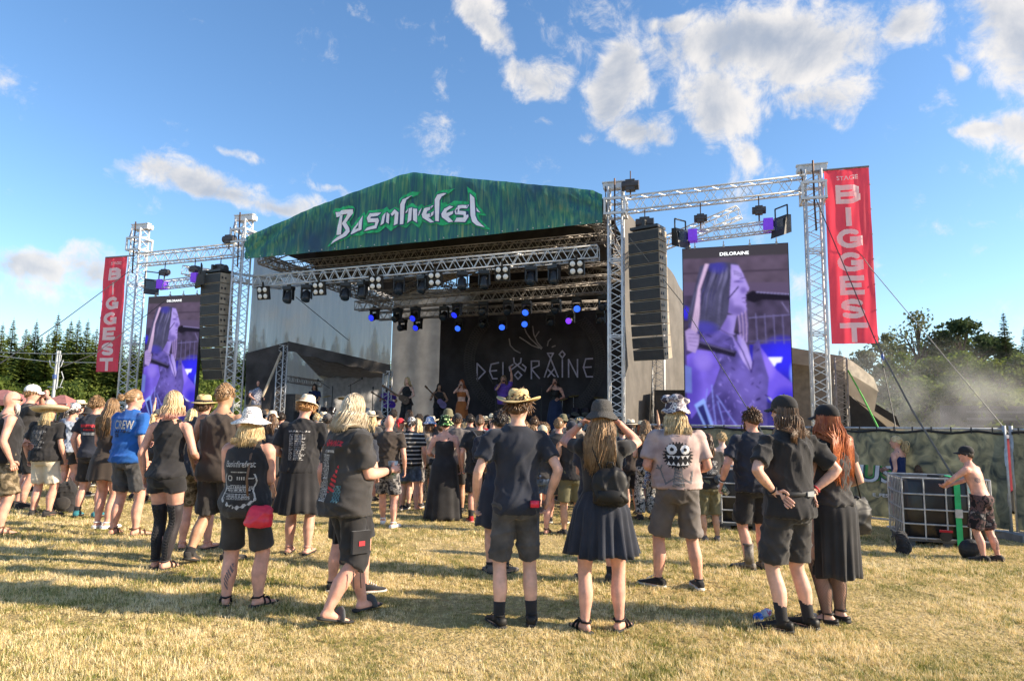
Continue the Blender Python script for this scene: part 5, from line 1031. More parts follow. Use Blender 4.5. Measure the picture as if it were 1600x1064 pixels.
# ---- hats
def build_hat(rg, kind, p):
    s = rg; mb = MB(); tilt = p.get('hat_tilt', 0.0); R = np.array(Matrix.Rotation(tilt, 3, 'X')); n = 40; th = np.linspace(0, 2 * PI, n, endpoint=False); C0 = HC + np.array([0, -.004, .055])
    def put(rows, mat_=0, cap=True):
        mb.loft([np.array([s.hd(C0 + R @ q) for q in r_]) for r_ in rows], cap, mat_)
    def el(rx, ry, z, bend=0, bx=2.0, wob=0): return np.stack([rx * np.cos(th), ry * np.sin(th), z + bend * np.abs(np.cos(th)) ** bx + wob * np.sin(4 * th + 1)], 1)
    if kind in ('straw', 'trilby', 'leather', 'panama'):
        bw = {'straw': .085, 'trilby': .042, 'leather': .078, 'panama': .055}[kind]; up = {'straw': .045, 'trilby': .012, 'leather': .028, 'panama': .01}[kind]; H = {'straw': .105, 'trilby': .105, 'leather': .105, 'panama': .1}[kind]
        def rim(k): return el(.088 + bw * k, .108 + bw * k * 1.1, .0 - .012 * k * (1 if kind != 'trilby' else 2), up * k * k, 2)
        put([rim(0), rim(.35), rim(.7), rim(1.0), rim(1.0) + (0, 0, .006), rim(.6) + (0, 0, .007), rim(0) + (0, 0, .006)], cap=False)
        pin = np.stack([1 - .16 * np.exp(-((np.abs(np.cos(th)) - .75) / .3) ** 2) * (np.sin(th) > -.2), np.ones(n)], 1)
        rows = []
        for f in np.linspace(0, 1, 9):
            k = 1 - .16 * f - .5 * max(0, f - .82) / .18 * .6; rr = el(.087 * k, .107 * k, H * (f if f < .9 else .9 + .06 * (f - .9) * 10)); rr[:, 0] *= 1 - .12 * f * np.clip(np.sin(th), 0, 1); rr[:, 2] -= .014 * f ** 4 * np.exp(-(np.cos(th) / .4) ** 2); rows.append(rr)
        rows.append(el(.03, .05, H * .82)); put(rows)
        put([el(.091, .111, .004), el(.0905, .1105, .03), el(.0885, .1085, .031)], 1, False)
    elif kind in ('sunhat', 'bucket'):
        bw = p.get('brim', .10 if kind == 'sunhat' else .052); dr = p.get('drop', .045)
        rows = [el(.005, .005, .105), el(.045, .06, .10), el(.072, .09, .08), el(.085, .104, .045), el(.09, .11, .0)]
        for k in (.3, .65, 1.0): rows.append(el(.09 + bw * k, .11 + bw * k, -dr * k, .0, 2, .007 * k))
        rows += [rows[-1] - (0, 0, .005)] + [r_ - (0, 0, .008) for r_ in (rows[-2], rows[-3], rows[-4])]; put(rows, 0, False)
        put([el(.0905, .1105, .002), el(.089, .109, .02)], 1, False)
    elif kind == 'sombrero':
        rows = [el(.012, .012, .155), el(.04, .05, .145), el(.065, .078, .09), el(.088, .105, .02), el(.1, .118, -.005)]
        for k in (.3, .6, .85, 1.0): rows.append(el(.1 + .17 * k, .118 + .17 * k, -.035 * math.sin(k * 2.4) + .05 * k ** 3, .0))
        rows += [rows[-1] - (0, 0, .006)] + [r_ - (0, 0, .009) for r_ in (rows[-2], rows[-3], rows[-4], rows[-5])]; put(rows, 0, False); put([el(.096, .114, -.002), el(.088, .106, .022)], 1, False); put([el(.272, .29, .018), el(.274, .292, .026), el(.266, .284, .027)], 1, False)
    elif kind in ('cap', 'beret'):
        rows = [el(.004, .004, .086)] + [el(.084 * math.sin(a), .106 * math.sin(a), .088 * math.cos(a)) for a in np.linspace(.25, PI / 2, 6)] + [el(.085, .107, -.02), el(.08, .10, -.022)]; put(rows)
        if kind == 'cap' or p.get('peak', 1):
            d = p.get('peak_dir', 0.0); Rz = np.array(Matrix.Rotation(d, 3, 'Z')); V = []; m = 13
            for t in (0, .5, 1):
                for i in range(m): a = (i / (m - 1) - .5) * 2.2; rx = .083 + .004 * t; q = np.array([rx * math.sin(a), .10 * math.cos(a) + .075 * t * math.cos(a) ** .6, -.012 - .022 * t - .02 * math.sin(a) ** 2]); V.append(s.hd(C0 + R @ Rz @ q))
            V2 = [v - np.array([0, 0, .006]) for v in V]; F = [(k * m + i, k * m + i + 1, (k + 1) * m + i + 1, (k + 1) * m + i) for k in (0, 1) for i in range(m - 1)]; mb.add(V + V2, F + [tuple(j + 3 * m for j in f) for f in F] + [(2 * m + i, 2 * m + i + 1, 5 * m + i + 1, 5 * m + i) for i in range(m - 1)])
        mb.ell(s.hd(C0 + np.array([0, 0, .088])), (.008, .008, .006), None, 8, 5)
    elif kind == 'bandana':
        put([el(.004, .004, .082)] + [el(.082 * math.sin(a), .104 * math.sin(a), .084 * math.cos(a)) for a in np.linspace(.25, PI / 2, 6)] + [el(.083, .105, -.025)]); mb.ell(s.hd(C0 + (0, -.115, -.02)), (.022, .016, .018), None, 8, 6)
        for sg in (-1, 1): mb.tube([s.hd(C0 + (0, -.12, -.02)), s.hd(C0 + (sg * .02, -.135, -.06)), s.hd(C0 + (sg * .03, -.13, -.11))], [.01, .018, .012], 6, flat=.3)
    elif kind == 'floppy':
        put([el(.004, .004, .11)] + [el(.10 * math.sin(a), .12 * math.sin(a), .108 * math.cos(a), 0, 2, .01) for a in np.linspace(.3, PI / 2, 6)] + [el(.102, .122, -.01, wob=.008), el(.135, .155, -.045, wob=.014), el(.14, .16, -.055, wob=.014), el(.095, .115, -.03)])
        for q, r_ in (((-.085, -.03, .075), .062), ((.09, .0, .06), .05), ((.0, -.07, .08), .07)): mb.ell(s.hd(C0 + np.array(q)), (r_, r_ * .9, r_ * .7), None, 12, 8)
    return mb.mesh('hat', True)
# ---- flat print laid onto a garment back
class Decal:
    def __init__(s, me, scale_dir=(0, 1, 0), org_y=-.8):
        bm_ = bmesh.new(); bm_.from_mesh(me); s.b = BVHTree.FromBMesh(bm_); bm_.free(); s.d = Vector(scale_dir).normalized()
        s.side = Vector((s.d.y, -s.d.x, 0))
    def hit(s, x, z, off):
        o = s.side * x - s.d * .9 + Vector((0, 0, z)); h = s.b.ray_cast(o, s.d)
        return None if h[0] is None else np.array(h[0] - s.d * off)
    def mask(s, fn, x0, x1, z0, z1, cell, off, name, m, parent):
        nx = max(1, int((x1 - x0) / cell)); nz_ = max(1, int((z1 - z0) / cell)); X, Z = np.meshgrid(x0 + (np.arange(nx) + .5) * cell, z0 + (np.arange(nz_) + .5) * cell); K = fn(X, Z); V = []; F = []; idx = {}
        def vid(i, j):
            if (i, j) not in idx:
                p = s.hit(x0 + i * cell, z0 + j * cell, off); idx[(i, j)] = None if p is None else len(V)
                if p is not None: V.append(p)
            return idx[(i, j)]
        for j, i in np.argwhere(K):
            q = [vid(i, j), vid(i + 1, j), vid(i + 1, j + 1), vid(i, j + 1)]
            if None not in q and max(abs(V[q[0]][1] - V[t][1]) for t in q) < .05: F.append(q)
        if F:
            mb = MB(); mb.add(V, F); return obj(name, mb, m, parent, True)
def rows_mask(x0, x1, z0, z1, n, seed, fill=.5, words=(2, 6), align='c'):
    """block of tiny unreadable print: broken dashes in rows"""
    r = np.random.default_rng(seed); R = []
    for i in range(n):
        z = z1 - (z1 - z0) * (i + .5) / n; h = (z1 - z0) / n * fill; w = (x1 - x0) * r.uniform(.6, 1); xs = (x0 + x1) / 2 - w / 2 if align == 'c' else x0 if align == 'l' else x1 - w; x = xs
        while x < xs + w: l = r.uniform(.008, .03); R.append((x, min(x + l, xs + w), z - h / 2, z + h / 2)); x += l + .006
    def f(X, Z):
        K = np.zeros(X.shape, bool)
        for a, b, c, d in R: K |= (X >= a) & (X < b) & (Z >= c) & (Z < d)
        return K
    return f
# ---- skins and assembled person
SKINS = {'fair': (.62, .36, .27), 'pink': (.60, .31, .23), 'tan': (.46, .25, .155), 'pale': (.68, .45, .36)}
def skin(k):
    if 'skin_' + k in MATS: return MATS['skin_' + k]
    m = mat('skin_' + k, SKINS[k], .55, var=.13, vscale=11, spec=.35, bump=.06, bscale=90); b = m.node_tree.nodes['Principled BSDF']; b.inputs['Subsurface Weight'].default_value = .12; b.inputs['Subsurface Radius'].default_value = (.02, .008, .004); b.inputs['Subsurface Scale'].default_value = .6; return m
EYE = mat('eye_dark', (.05, .035, .03), .4); LIP = mat('lip', (.42, .15, .13), .5)
HAIRC = {'blond': ((.50, .34, .16), (.72, .56, .32)), 'ash': ((.42, .32, .2), (.66, .56, .42)), 'brown': ((.06, .032, .017), (.17, .09, .045)), 'dark': ((.018, .012, .01), (.06, .04, .03)), 'light_brown': ((.17, .095, .045), (.36, .22, .11)), 'red': ((.30, .06, .015), (.50, .15, .04)), 'ginger': ((.32, .15, .05), (.5, .27, .1)), 'grey': ((.3, .29, .28), (.5, .49, .47)), 'pinkblond': ((.55, .36, .17), (.74, .52, .34))}
def hairmat(c): a, b = HAIRC[c]; return mat('hair_' + c, a, .42, col2=b, island=1.0, vscale=20, spec=.5)
CACHE = {}
def cached(key, fn):
    k = repr(key)
    if k not in CACHE: CACHE[k] = fn()
    return CACHE[k]
SHOE_DEF = {'sole': None}
def person(p):
    """p: px/py foot pixel, top head-top pixel (or pos + h), yaw, label, body and clothing spec"""
    near = p.get('near', True); vox = max(.0190, p['vox']) if 'vox' in p else .0155 if near else .022
    if 'pos' in p: x, y, z = p['pos']; h = p['h']
    else:
        g = ground_at(p['px'], p['py']); x, y, z = g; dep = (g - CAM) @ FW; h = (p['py'] - p['top']) * dep / FPX
    s_ = h / 1.755; e = empty('person', (x, y, z), p.get('yaw', 0), s_); tag(e, p['label'], 'person', p.get('group'))
    if 'rot' in p: e.rotation_euler = p['rot']
    rg = Rig(p); bk = [p.get(k) for k in ('sex', 'bulk', 'lean', 'limb', 'arms', 'feet', 'look', 'nod', 'tilt')] + [vox]; sd = p.get('seed', 0); out = {'root': e, 'rig': rg, 'scale': s_}
    out['body_me'] = cached(('body', bk, p.get('handL'), p.get('handR'), p.get('curlL'), p.get('curlR')), lambda: build_body(rg, vox, near))
    out['body'] = obj('body', out['body_me'], [skin(p.get('skin', 'fair')), EYE, LIP], e)
    bk = bk[:6] + [vox]
    if 'top_' in p: g, m = p['top_']; out['top_me'] = cached(('top', bk, g, sd), lambda: build_top(rg, g, vox, sd + 1)); out['top'] = obj(g.get('name', 'shirt'), out['top_me'], m, e)
    if 'bot' in p: g, m = p['bot']; out['bot_me'] = cached(('bot', bk, g, sd), lambda: build_legs(rg, g, vox, sd + 2)); out['bot'] = obj(g.get('name', 'shorts'), out['bot_me'], m, e)
    if 'skirt' in p: g, m = p['skirt']; obj('skirt', cached(('skirt', bk, g, sd), lambda: build_skirt(rg, g, sd + 3)), m, e)
    for k in 'LR':
        if 'shoe' in p: kind, ms = p['shoe']; obj('shoe' if kind not in ('sandal', 'slide') else 'sandal', cached(('shoe', bk, kind, k), lambda: build_shoe(rg, k, kind)), ms, e)
        if 'sock' in p: hh, m = p['sock']; obj('sock', cached(('sock', bk, hh, k), lambda: build_sock(rg, k, hh)), m, e)
        if 'stocking' in p: i0, i1, m = p['stocking']; obj('stocking', cached(('stk', bk, i0, i1, k), lambda: build_stocking(rg, k, i0, i1)), m, e)
    hk = [p.get('look'), p.get('nod'), p.get('tilt'), p.get('lean')]
    if 'hair' in p: h_ = p['hair']; obj('hair', cached(('hair', hk, h_, sd if near else sd % 3), lambda: build_hair(rg, h_, sd if near else sd % 3)), hairmat(p.get('hcol', 'brown')), e)
    if 'hat' in p: kind, ms = p['hat'][:2]; out['hat'] = obj('hat', cached(('hat', hk, kind, p.get('hat_tilt'), p.get('peak_dir'), p.get('brim'), p.get('drop')), lambda: build_hat(rg, kind, p)), ms, e)
    return out
# ------------------------------------------------------------------ clothes
def camo(name, cols, scale, rough=.9, kind='noise', stops=None):
    if name in MATS: return MATS[name]
    m = bpy.data.materials.new(name); m.use_nodes = True; N, L = m.node_tree.nodes, m.node_tree.links; b = N['Principled BSDF']; b.inputs['Roughness'].default_value = rough; b.inputs['Specular IOR Level'].default_value = .2; tc = N.new('ShaderNodeTexCoord')
    if kind == 'noise': t = N.new('ShaderNodeTexNoise'); t.inputs['Detail'].default_value = 3; src = t.outputs[0]
    elif kind == 'voro': t = N.new('ShaderNodeTexVoronoi'); src = t.outputs['Distance']
    else: t = N.new('ShaderNodeTexWave'); t.bands_direction = 'Z'; t.inputs['Distortion'].default_value = .6; t.inputs['Detail'].default_value = 1; src = t.outputs['Fac']
    t.inputs['Scale'].default_value = scale; L.new(tc.outputs['Object'], t.inputs[0]); r = N.new('ShaderNodeValToRGB'); r.color_ramp.interpolation = 'CONSTANT'; e = r.color_ramp.elements; n = len(cols)
    while len(e) < n: e.new(.5)
    stops = stops or [0] + [.36 + .28 * i / (n - 1) for i in range(1, n)]
    for q, s_, c in zip(e, stops, cols): q.position = s_; q.color = tuple(c) + (1,)
    L.new(src, r.inputs[0]); L.new(r.outputs[0], b.inputs['Base Color']); bp = N.new('ShaderNodeBump'); bp.inputs['Strength'].default_value = .2; bp.inputs['Distance'].default_value = .004; L.new(src, bp.inputs['Height']); L.new(bp.outputs[0], b.inputs['Normal']); MATS[name] = m; return m
BLK = cloth('black_cotton', (.021, .020, .022), var=.2); BLK2 = cloth('faded_black_cotton', (.038, .035, .035), var=.2); BLK3 = cloth('navy_black_cotton', (.021, .024, .036), var=.2); CHAR = cloth('charcoal_denim', (.065, .063, .066), var=.25, vscale=9); GREYC = cloth('grey_brown_canvas', (.13, .115, .11), var=.15)
BRNB = cloth('brown_black_cotton', (.05, .038, .032)); WHITEC = cloth('cream_cotton', (.62, .55, .44)); BLUE = cloth('royal_blue_cotton', (.018, .10, .36), var=.12); BEIGE = cloth('beige_cotton', (.34, .27, .21)); LGREY = cloth('pale_blue_grey_cotton', (.30, .34, .42)); DENIM = cloth('denim', (.07, .10, .16), var=.35, vscale=12); NAVY = cloth('navy_cotton', (.012, .022, .085)); OLIVE = cloth('olive_canvas', (.13, .12, .07))
CAMO = camo('camo_brown', [(.07, .055, .035), (.17, .13, .08), (.28, .22, .15), (.10, .09, .05)], 14); CAMOG = camo('camo_grey', [(.03, .03, .035), (.16, .15, .15), (.30, .28, .27), (.08, .075, .08)], 16); CAMOW = camo('camo_urban', [(.04, .04, .04), (.42, .40, .37), (.18, .17, .15), (.6, .57, .52)], 16)
STRIPE = camo('striped_shirt', [(.02, .02, .022), (.40, .38, .36)], 4.0, kind='wave', stops=[0, .80]); FLORAL = camo('daisy_print', [(.75, .74, .45), (.06, .22, .05), (.012, .02, .012)], 20, kind='voro', stops=[0, .26, .44]); BLUEWH = camo('blue_white_print', [(.70, .72, .75), (.10, .20, .45), (.6, .62, .66)], 22); BW = camo('skull_print', [(.03, .03, .035), (.55, .53, .53), (.10, .10, .11)], 26)
MARBLE = camo('marbled_print', [(.06, .05, .07), (.55, .50, .50), (.22, .19, .22), (.72, .68, .66), (.12, .1, .12)], 13); CROCH = camo('white_crochet', [(.20, .19, .23), (.78, .73, .68)], 48, kind='voro', stops=[0, .36]); TIEDYE = mat('tie_dye_pink', (.56, .42, .38), .9, col2=(.34, .25, .24), vscale=9, bump=.25, bscale=200, bdist=.004, spec=.2); PLAID = camo('plaid_shirt', [(.45, .45, .5), (.08, .10, .2), (.5, .5, .55)], 30)
STRAW = mat('straw', (.58, .41, .18), .8, col2=(.72, .54, .28), vscale=90, bump=.35, bscale=120, bdist=.004, spec=.2); STRAWP = mat('pale_straw', (.66, .56, .38), .8, col2=(.82, .73, .55), vscale=60, bump=.6, bscale=120, bdist=.005, spec=.2); FELTW = cloth('cream_felt', (.70, .60, .45)); FELTB = cloth('black_felt', (.016, .015, .016)); KNIT = mat('black_knit', (.03, .028, .028), .95, col2=(.10, .095, .09), vscale=150, bump=.9, bscale=150, bdist=.006)
LEATH = mat('black_leather', (.012, .011, .011), .55, spec=.3, bump=.12, bscale=40, bdist=.006); LEATHB = mat('brown_leather', (.12, .06, .03), .5, bump=.2, bscale=40, bdist=.005); LEATHR = mat('red_leather', (.60, .022, .055), .38, var=.15, bump=.2, bscale=25, bdist=.006); HATB = mat('blue_black_leather', (.03, .035, .05), .45, bump=.2, bscale=30); REDC = cloth('red_cotton', (.42, .02, .03)); WHT = cloth('white_cotton', (.72, .70, .70)); PINKC = cloth('pink_band', (.45, .10, .08)); RIB = cloth('dark_ribbon', (.02, .018, .02))
SOLE_B = mat('sole_black', (.02, .02, .02), .8); SOLE_W = mat('sole_white', (.6, .58, .55), .7); SHB = [LEATH, SOLE_B, BLK2]; SHK = [BLK, SOLE_W, WHT]; SHS = [BLK2, SOLE_B, CHAR]; SHR = [REDC, mat('sole_pink', (.6, .2, .2), .7), WHT]; SHT = [cloth('teal_mesh', (.03, .18, .22)), SOLE_B, BLK]; SHW = [WHT, SOLE_W, WHT]; SHG = [GREYC, SOLE_B, CHAR]; BOOT = [mat('worn_boot', (.06, .05, .042), .6, col2=(.22, .19, .16), vscale=18, bump=.3, bscale=60), SOLE_B, BLK2]
PRW = mat('shirt_print_white', (.26, .25, .25), .85, col2=(.58, .56, .55), vscale=70); PRR = mat('shirt_print_red', (.48, .03, .04), .85); PRG = mat('shirt_print_grey', (.16, .16, .17), .85); PRD = mat('shirt_print_dark', (.02, .018, .02), .9); PRT = mat('shirt_print_teal', (.06, .14, .17), .85); TAT = mat('tattoo_ink', (.14, .11, .115), .6)
TEE = dict(off=.024, hem=.86, sleeve=1.0, cuff=.072); TEEF = dict(off=.018, hem=.90, sleeve=.8, cuff=.062); TANK = dict(off=.016, hem=.86, tank=1, name='tank_top'); BOXT = dict(off=.026, hem=.84, sleeve=1.15, cuff=.078, box=1.0)
SHO = dict(len=.92, cuff=.098); SHOL = dict(len=1.0, cuff=.105)
def attach(name, me, m, P, label, cat, smooth=True, group=None):
    e = P['root']; o = obj(name, me, m, None, smooth); o.location = e.location; o.rotation_euler = e.rotation_euler; o.scale = e.scale; return tag(o, label, cat, group)
def attach_e(name, P, label, cat, group=None):
    e = P['root']; o = empty(name); o.location = e.location; o.rotation_euler = e.rotation_euler; o.scale = e.scale; return tag(o, label, cat, group)
def hand(P, k): return P['rig'].p['_hand' + k]
def bracelet(P, k, m, t=.03, r=.034, name='bracelet'):
    W, fd, th, pn = hand(P, k); fd2 = nrm(P['rig'].wr[k] - P['rig'].el[k]); c = P['rig'].wr[k] - fd2 * t; a = nrm(np.cross(fd2, (0.2, .9, .3))); b2 = np.cross(fd2, a); mb = MB(); mb.tube([c + (a * math.cos(q) + b2 * math.sin(q)) * r for q in np.linspace(0, 2 * PI, 17)], .006, 6); obj(name, mb, m, P['root'], True)
def cup(P, k, label, tilt=None):
    W, fd, th, pn = hand(P, k); c = W + fd * .07 - pn * .045; up = nrm(np.array(tilt)) if tilt else nrm(ZZ + .0 * th); e = attach_e('drinks_cup', P, label, 'cup', 'plastic cups in hands'); mb = MB(); mb.tube([c - up * .07, c + up * .07, c + up * .072, c + up * .07, c - up * .062], [.030, .041, .041, .038, .028], 18); obj('beaker', mb, mat('printed_cup', (.62, .62, .62), .35, col2=(.25, .28, .26), vscale=28), e, True)
    mb = MB(); mb.tube([c - up * .04, c + up * .045], [.0335, .039], 18); obj('printed_band', mb, camo('cup_print', [(.10, .22, .12), (.5, .52, .5), (.05, .07, .10), (.16, .34, .12)], 45), e, True); mb = MB(); mb.tube([c - up * .06, c + up * .03], [.027, .036], 14); obj('drink', mb, mat('beer', (.5, .3, .06), .2), e, True)
def backpack(P, label, c=(0, -.21, 1.22), sz=(.15, .075, .20), m=LEATH, strapm=None):
    e = attach_e('backpack', P, label, 'backpack', 'backpacks'); c = np.array(c); mb = MB(); th = np.linspace(0, 2 * PI, 24, endpoint=False); rows = []
    for f, k in ((-1, .55), (-.93, .85), (-.7, 1), (0, 1.02), (.6, .95), (.88, .75), (1, .4)): rows.append(c + np.stack([sz[0] * k * np.sign(np.cos(th)) * np.abs(np.cos(th)) ** .6, sz[1] * k * np.sign(np.sin(th)) * np.abs(np.sin(th)) ** .7, np.full(24, sz[2] * f)], 1))
    mb.loft(rows); me = remesh(mb, .012, 2); wrinkle(me, .008, 5); obj('bag_body', me, m, e)
    mb = MB(); rows = [c + np.stack([sz[0] * .75 * k * np.cos(th), -sz[1] * .85 + sz[1] * .45 * k * np.sin(th), np.full(24, sz[2] * f)], 1) for f, k in ((-.8, .6), (-.72, 1), (-.2, 1), (-.1, .6))]; mb.loft(rows); obj('front_pocket', mb, m, e, True)
    for sg in (-1, 1):
        mb = MB(); mb.tube([c + (sg * sz[0] * .5, sz[1] * .6, sz[2] * .9), (sg * .10, -.09, 1.49), (sg * .115, .0, 1.50), (sg * .12, .12, 1.40), (sg * .15, .1, 1.2), c + (sg * sz[0] * .85, sz[1] * .7, -sz[2] * .7)], .018, 8, flat=.4); obj('shoulder_strap', mb, strapm or m, e, True)
    mb = MB(); mb.tube([c + (-.03, 0, sz[2]), c + (-.02, 0, sz[2] + .04), c + (.02, 0, sz[2] + .04), c + (.03, 0, sz[2])], .007, 6); obj('grab_handle', mb, m, e, True); return e
def handbag(P, label, c, sz, m, strap_pts, strap_m, tilt=0.0):
    e = attach_e('handbag', P, label, 'bag', 'bags carried by people'); c = np.array(c, float); th = np.linspace(0, 2 * PI, 28, endpoint=False); mb = MB(); rows = []
    for f, kx, ky in ((-1, .9, .5), (-.97, 1, .8), (-.6, 1.04, 1.05), (0, .95, 1.0), (.6, .86, .6), (1, .8, .18)): rows.append(c + np.stack([sz[0] * kx * np.sign(np.cos(th)) * np.abs(np.cos(th)) ** .6, sz[1] * ky * np.sin(th), sz[2] * f + tilt * sz[0] * np.cos(th) - (.10 * sz[2] * (1 - (np.cos(th)) ** 2) if f > .9 else 0)], 1))
    mb.loft(rows); me = remesh(mb, .012, 2); wrinkle(me, .010, 9); obj('bag_body', me, m, e); mb = MB(); mb.tube(strap_pts, .011, 8, flat=.45); obj('strap', mb, strap_m, e, True); return e
PEOPLE = {}
def add(key, **p): PEOPLE[key] = person(dict(p)); return PEOPLE[key]
def text_print(P, lines, m, parent=None, cell=.0055, d=(0, 1, 0), me='top_me'):
    D = Decal(P[me], d); i = 0
    for (s_, x, z, h, w, b) in lines: D.mask(lambda X, Z: text_mask(s_, x, z, h, X, Z, w, b), x, x + w, z, z + h, cell, .004, 'print', m, P['top']); i += 1
    return D
def block_print(P, D, x0, x1, z0, z1, n, seed, m=PRW, align='c', cell=.005, fill=.55): D.mask(rows_mask(x0, x1, z0, z1, n, seed, fill, align=align), x0, x1, z0, z1, cell, .004, 'print', m, P['top'])

# ------------------------------------------------------------------ the people standing nearest
P = add('hatman', px=804, py=978, top=616, yaw=.08, bulk=.94, label='slim man in plain black tee, grey denim shorts and straw cowboy hat', arms=('down_out', ((.245, -.03, .95), (.8, -1, .1))), feet=((-.12, -.02, .35), (.13, .02, -.15)), top_=(dict(TEE, off=.022, hem=.83), BLK3), bot=(dict(SHO, len=.98, cuff=.088), CHAR), shoe=('sneaker', SHB), sock=(.10, BLK), hair={'style': 'short', 'len': .07, 'n': 220}, hcol='brown', hat=('straw', [STRAW, STRAW]), hat_tilt=.10, look=-.35, skin='fair', seed=1, nod=.06)
mb = MB(); mb.box((.125, -.16, .925), (.065, .03, .05)); attach('red_wallet', mb, LEATHR, P, 'small red wallet sticking out of grey denim back pocket', 'wallet')
P = add('dress', px=940, py=985, top=634, yaw=-.10, sex='f', bulk=1.02, label='woman in short flared black dress and knitted black bucket hat, hand raised to her brow', arms=('salute', 'salute'), handL='salute', handR='salute', feet=((-.13, -.06, .55), (.14, .02, -.5)), top_=(dict(TEEF, hem=.98, sleeve=.75, cuff=.066, off=.014, wr=.006, name='bodice'), BLK), skirt=(dict(top=1.08, hem=.585, flare=.085, pleats=19, amp=.17), BLK3), shoe=('sandal', [LEATH, SOLE_B]), hair={'style': 'long', 'len': .46, 'wave': .02, 'n': 240, 'wrap': 95}, hcol='light_brown', hat=('bucket', [KNIT, KNIT]), brim=.045, drop=.055, nod=.05, look=-.15, skin='pink', seed=2)
MATS['hair_brown_sun'] = None; MATS.pop('hair_brown_sun')
bracelet(P, 'L', mat('watch', (.02, .02, .02), .3), .035, .036, 'watch')
W, fd, th, pn = hand(P, 'L'); f2 = nrm(P['rig'].wr['L'] - P['rig'].el['L']); c = P['rig'].wr['L'] - f2 * .035; q = np.array([0, -1., 0]); q = nrm(q - f2 * (q @ f2)); mb = MB(); mb.tube([c + q * .030, c + q * .042], .021, 16); obj('watch_face', mb, mat('watch_white', (.5, .5, .5), .2), P['root'], True)
backpack(P, 'small black leather backpack worn low over the black dress', (.06, -.19, 1.12), (.135, .07, .145), LEATH)
P = add('couple_m', px=1240, py=984, top=624, yaw=.30, bulk=1.0, label='long-haired man in black tee, cap and cut-off shorts with both hands on his hips', arms=('hipb', 'hip'), handL='hip', handR='hip', feet=((-.12, -.02, .75), (.14, .0, .30)), top_=(dict(BOXT, off=.03), BLK), bot=(dict(SHO, len=.93, cuff=.112), BLK2), shoe=('sneaker', SHB), sock=(.13, BLK), hair={'style': 'long', 'len': .26, 'wave': .02, 'n': 190, 'wrap': 95, 'spread': .6}, hcol='brown', hat=('cap', [BLK]), look=.30, skin='fair', seed=3)
bracelet(P, 'L', LEATH); bracelet(P, 'R', REDC)
e = attach_e('waist_belt', P, 'black webbing belt buckled over the tee of the man with hands on hips', 'belt'); mb = MB(); th = np.linspace(0, 2 * PI, 33); mb.tube([(.200 * math.cos(t), -.002 + .155 * math.sin(t), 1.03 + .015 * math.cos(t)) for t in th], .011, 6, flat=2.0); obj('belt', mb, CABLE, e, True); mb = MB(); mb.box((.06, -.163, 1.03), (.06, .02, .035)); obj('buckle', mb, STEEL, e)
P = add('couple_f', px=1308, py=974, top=638, yaw=.35, sex='f', bulk=1.04, label='woman with long red hair in black flat cap, long black dress and fishnet stockings', arms=('bent', 'bent'), feet=((-.10, 0, .8), (.09, .05, .1)), top_=(dict(TEEF, hem=.95, name='bodice'), BLK2), skirt=(dict(top=1.06, hem=.38, flare=.0, pleats=15, amp=.13), BLK), shoe=('flat', [LEATH, SOLE_B, BLK]), hair={'style': 'long', 'len': .55, 'wave': .022, 'n': 300, 'wrap': 112, 'spread': 1.3}, hcol='red', hat=('beret', [FELTB]), skin='fair', seed=4, look=.15)
for k in 'LR':      # fishnet knitted as two crossing families of threads
    mb = MB(); L_ = P['rig'].leg_path(k); lb_ = P['rig'].lb * 1.08
    for j in range(18):
        for sg in (-1, 1):
            Q = []
            for t in np.linspace(4.6, 11, 44):
                i = min(int(t), 10); c = L_[i] + (L_[i + 1] - L_[i]) * (t - i); r_ = np.interp(t, range(12), Rig.LEG_R) * lb_ + .0025; a = 2 * PI * j / 18 + sg * (t - 4.6) * .95; Q.append(c + np.array([r_ * math.cos(a), r_ * math.sin(a), 0]))
            mb.tube(Q, .0021, 3, cap=False)
    obj('fishnet_stocking', mb, BLK2, P['root'])
mb = MB(); A = P['rig'].an['L']; mb.box(A + np.array([-.075, .06, -.02]), (.02, .035, .03)); obj('shoe_buckle', mb, STEEL, P['root'])
handbag(P, 'shiny black shoulder bag hanging at the side of the red-haired woman', (.235, -.02, .86), (.13, .07, .16), LEATH, [(.16, .02, 1.0), (.17, .02, 1.3), (.15, .0, 1.475), (.17, -.06, 1.3), (.26, -.05, 1.0)], LEATH)
P = add('boots', px=1182, py=890, top=642, yaw=.05, bulk=1.08, label='bearded man in plain black tee, black shorts and worn combat boots', arms=('down_out', 'bent'), feet=((-.09, .0, .7), (.10, .06, -.2)), top_=(dict(BOXT, hem=.85), BLK3), bot=(dict(SHO, len=.92, cuff=.115), BLK), shoe=('boot', BOOT), hair={'style': 'short', 'len': .06, 'n': 260, 'beard': .06}, hcol='brown', look=.45, skin='pink', seed=5, curlL=.7)
bracelet(P, 'L', WHT, .03); bracelet(P, 'L', LEATH, .045); cup(P, 'L', 'empty printed cup dangling from the hand of the man in boots', (-.6, .2, .75))
P = add('monster', px=1060, py=919, top=628, yaw=-.08, bulk=1.14, label='stout man in pink tie-dyed tee with a toothy monster, marbled floppy hat', arms=('bent', 'bent'), feet=((-.19, .02, .9), (.19, .0, .1)), top_=(dict(BOXT, hem=.93, off=.032, sleeve=1.2), TIEDYE), bot=(dict(SHOL, len=1.0, cuff=.11), GREYC), shoe=('sneaker', SHK), hair={'style': 'long', 'len': .25, 'n': 200, 'wave': .02, 'wrap': 100, 'spread': 1.4}, hcol='blond', hat=('floppy', [MARBLE]), skin='pink', seed=6)
D = Decal(P['top_me'], (.08, 1, 0)); zc = 1.24; kk = 1.3
